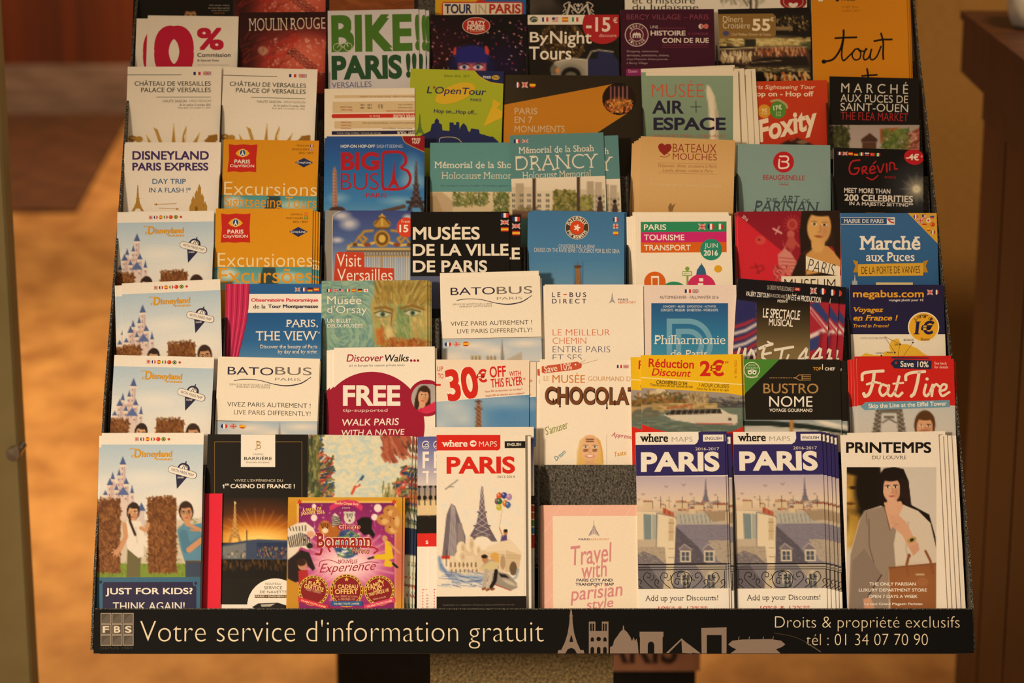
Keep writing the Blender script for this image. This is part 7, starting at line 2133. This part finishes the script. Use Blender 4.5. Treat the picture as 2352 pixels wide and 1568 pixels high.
# ---- row 8, mostly above the picture
L = Leaf(7, 1, (98, -300), (868, -300), '17120f', 'leaflet', 'black leaflet with a dark-haired man and small italic text, at top left', 8)
p = Pic(95, -180, 880, 300, 8, '17120f')
p.face(530, 130, 100, 'b8865c', '1a100c', 0, brow='1a100c')
L.PIC(p)
for i, (t, x0_, c_) in enumerate((('Une soirée unique', 675, 'b8aca0'), ('Le vrai show est ici', 668, 'b8aca0'), ('pour des nuits !', 692, 'b8aca0'), ('CHEF DU SOIR', 706, 'a06a24'))):
    L.T(t, x0_, 35 + i * 20, 830 if i < 3 else 792, 48 + i * 20, c_, 0.0, 0, 0.2)
L.back = [(2, 8, 1.5, 0, 'dark leaflet edge right behind the black one with the dark-haired man')]
L = Leaf(7, 1, (876, -340), (1574, -345), '3a1416', 'leaflet', 'red sparkling cabaret leaflet at the very top, above its twin', 6, ref=MR)
art_red(L)
L = Leaf(7, 1, (1606, -300), (2258, -300), '7a3f1c', 'leaflet', 'orange-brown leaflet with fine scribbled lines at the very top, above the BIKE one', 5)
p = Pic(1600, -300, 2270, 400, 12, '8a4a22')
p.dabs(120, 120, 30, ['94522a', '7f4220', 'a05c30', '8a4a24'], (-30, 30), 151, None, 0.6)
L.PIC(p)
L.S([(2050, 20), (2100, 40), (2160, 20), (2260, 15)], 3, '4a2412').S([(2120, 60), (2180, 35), (2262, 30)], 3, '4a2412')
L = Leaf(7, 2, (270, -300), (968, -300), '2f62a0', 'leaflet', 'blue and yellow leaflet with a red-framed TOUR plate at the very top', 7)
L.P([(260, -310), (700, -310), (600, 10), (540, 20), (330, 20), (318, 110), (318, 400), (260, 400)], 'd9a622').P([(330, 14), (930, 14), (945, 30), (945, 400), (318, 400), (318, 30)], 'c0342a').R(328, 24, 934, 400, 'e8dcc8').P([(570, 24), (590, 4), (620, -4), (650, 4), (676, 24)], 'c0342a')
L.T('TOUR', 340, 30, 552, 106, '28305e', 0.05, 0).T('IN', 576, 30, 664, 106, 'd9c8ac', 0.03, 0).T('IN', 580, 34, 660, 104, 'b5a284', -0.015, 0).T('PARIS', 684, 30, 928, 106, 'b8342c', 0.05, 0)
L = Leaf(7, 2, (1000, -300), (1716, -300), '1f1a18', 'leaflet', 'black leaflet with a white ornate letter M at the very top', 5)
p = Pic(995, -300, 1725, 400, 12, '1a1614')
p.b(1120, 0, 140, 110, '4a423a', 1.3).b(1000, 60, 60, 120, '5a5248', 1.2, 0, 0.7).b(1300, -80, 120, 120, '100e0d', 0.8)
L.PIC(p)
c_ = 'c9bfb2'
for k in (-1, 1):
    c = 1372
    L.LN([(c + k * 4, 100), (c + k * 72, 30)], 13, c_).LN([(c + k * 68, 40), (c + k * 92, 130)], 16, c_).S([(c + k * 62, 20), (c + k * 80, 18), (c + k * 112, 40), (c + k * 100, 60)], 7, c_).S([(c + k * 118, 90), (c + k * 100, 70), (c + k * 96, 95), (c + k * 122, 112)], 6, c_).S([(c + k * 20, 70), (c + k * 34, 40), (c + k * 20, 30), (c + k * 8, 50)], 6, c_).S([(c + k * 40, 105), (c + k * 52, 85), (c + k * 36, 78)], 6, c_)
L.E(1372, 40, 9, 14, c_, 14).E(1372, 70, 8, 10, c_, 14)
L = Leaf(7, 3, (106, -300), (1395, -300), 'eae2d6', 'leaflet', 'wide white leaflet reading du Judaïsme at the very top, with red heart disc', 4.5, gloss=False)
g = '2c342c'
L.T("et d'histoire", 162, -24, 608, 26, g, 0.004, 0).T('du Judaïsme', 162, 30, 632, 84, g, 0.004, 0)
p = Pic(780, -300, 1120, 120, 10, 'eae2d6')
p.dabs(60, 40, 16, ['b8b0a0', '8a8c78', 'd0c8b8'], (60, 120), 161, (790, -60, 1110, 40)).s_([(1000, -100), (1004, 90)], 16, '3a342c').s_([(1052, -100), (1040, 90)], 12, '4a443a').s_([(940, -20), (980, 40)], 8, '5a5448')
L.PIC(p)
L.E(1306, 12, 94, 58, '9a2428', 40).RING(1306, 12, 70, 4, 'd9b0a4', 0, 360, 44)
L.P([(1306, 62), (1275, 40), (1272, 24), (1288, 18), (1306, 28), (1324, 18), (1340, 24), (1336, 40)], 'ece2d6')

for L in Leaf.all:
    L.build()
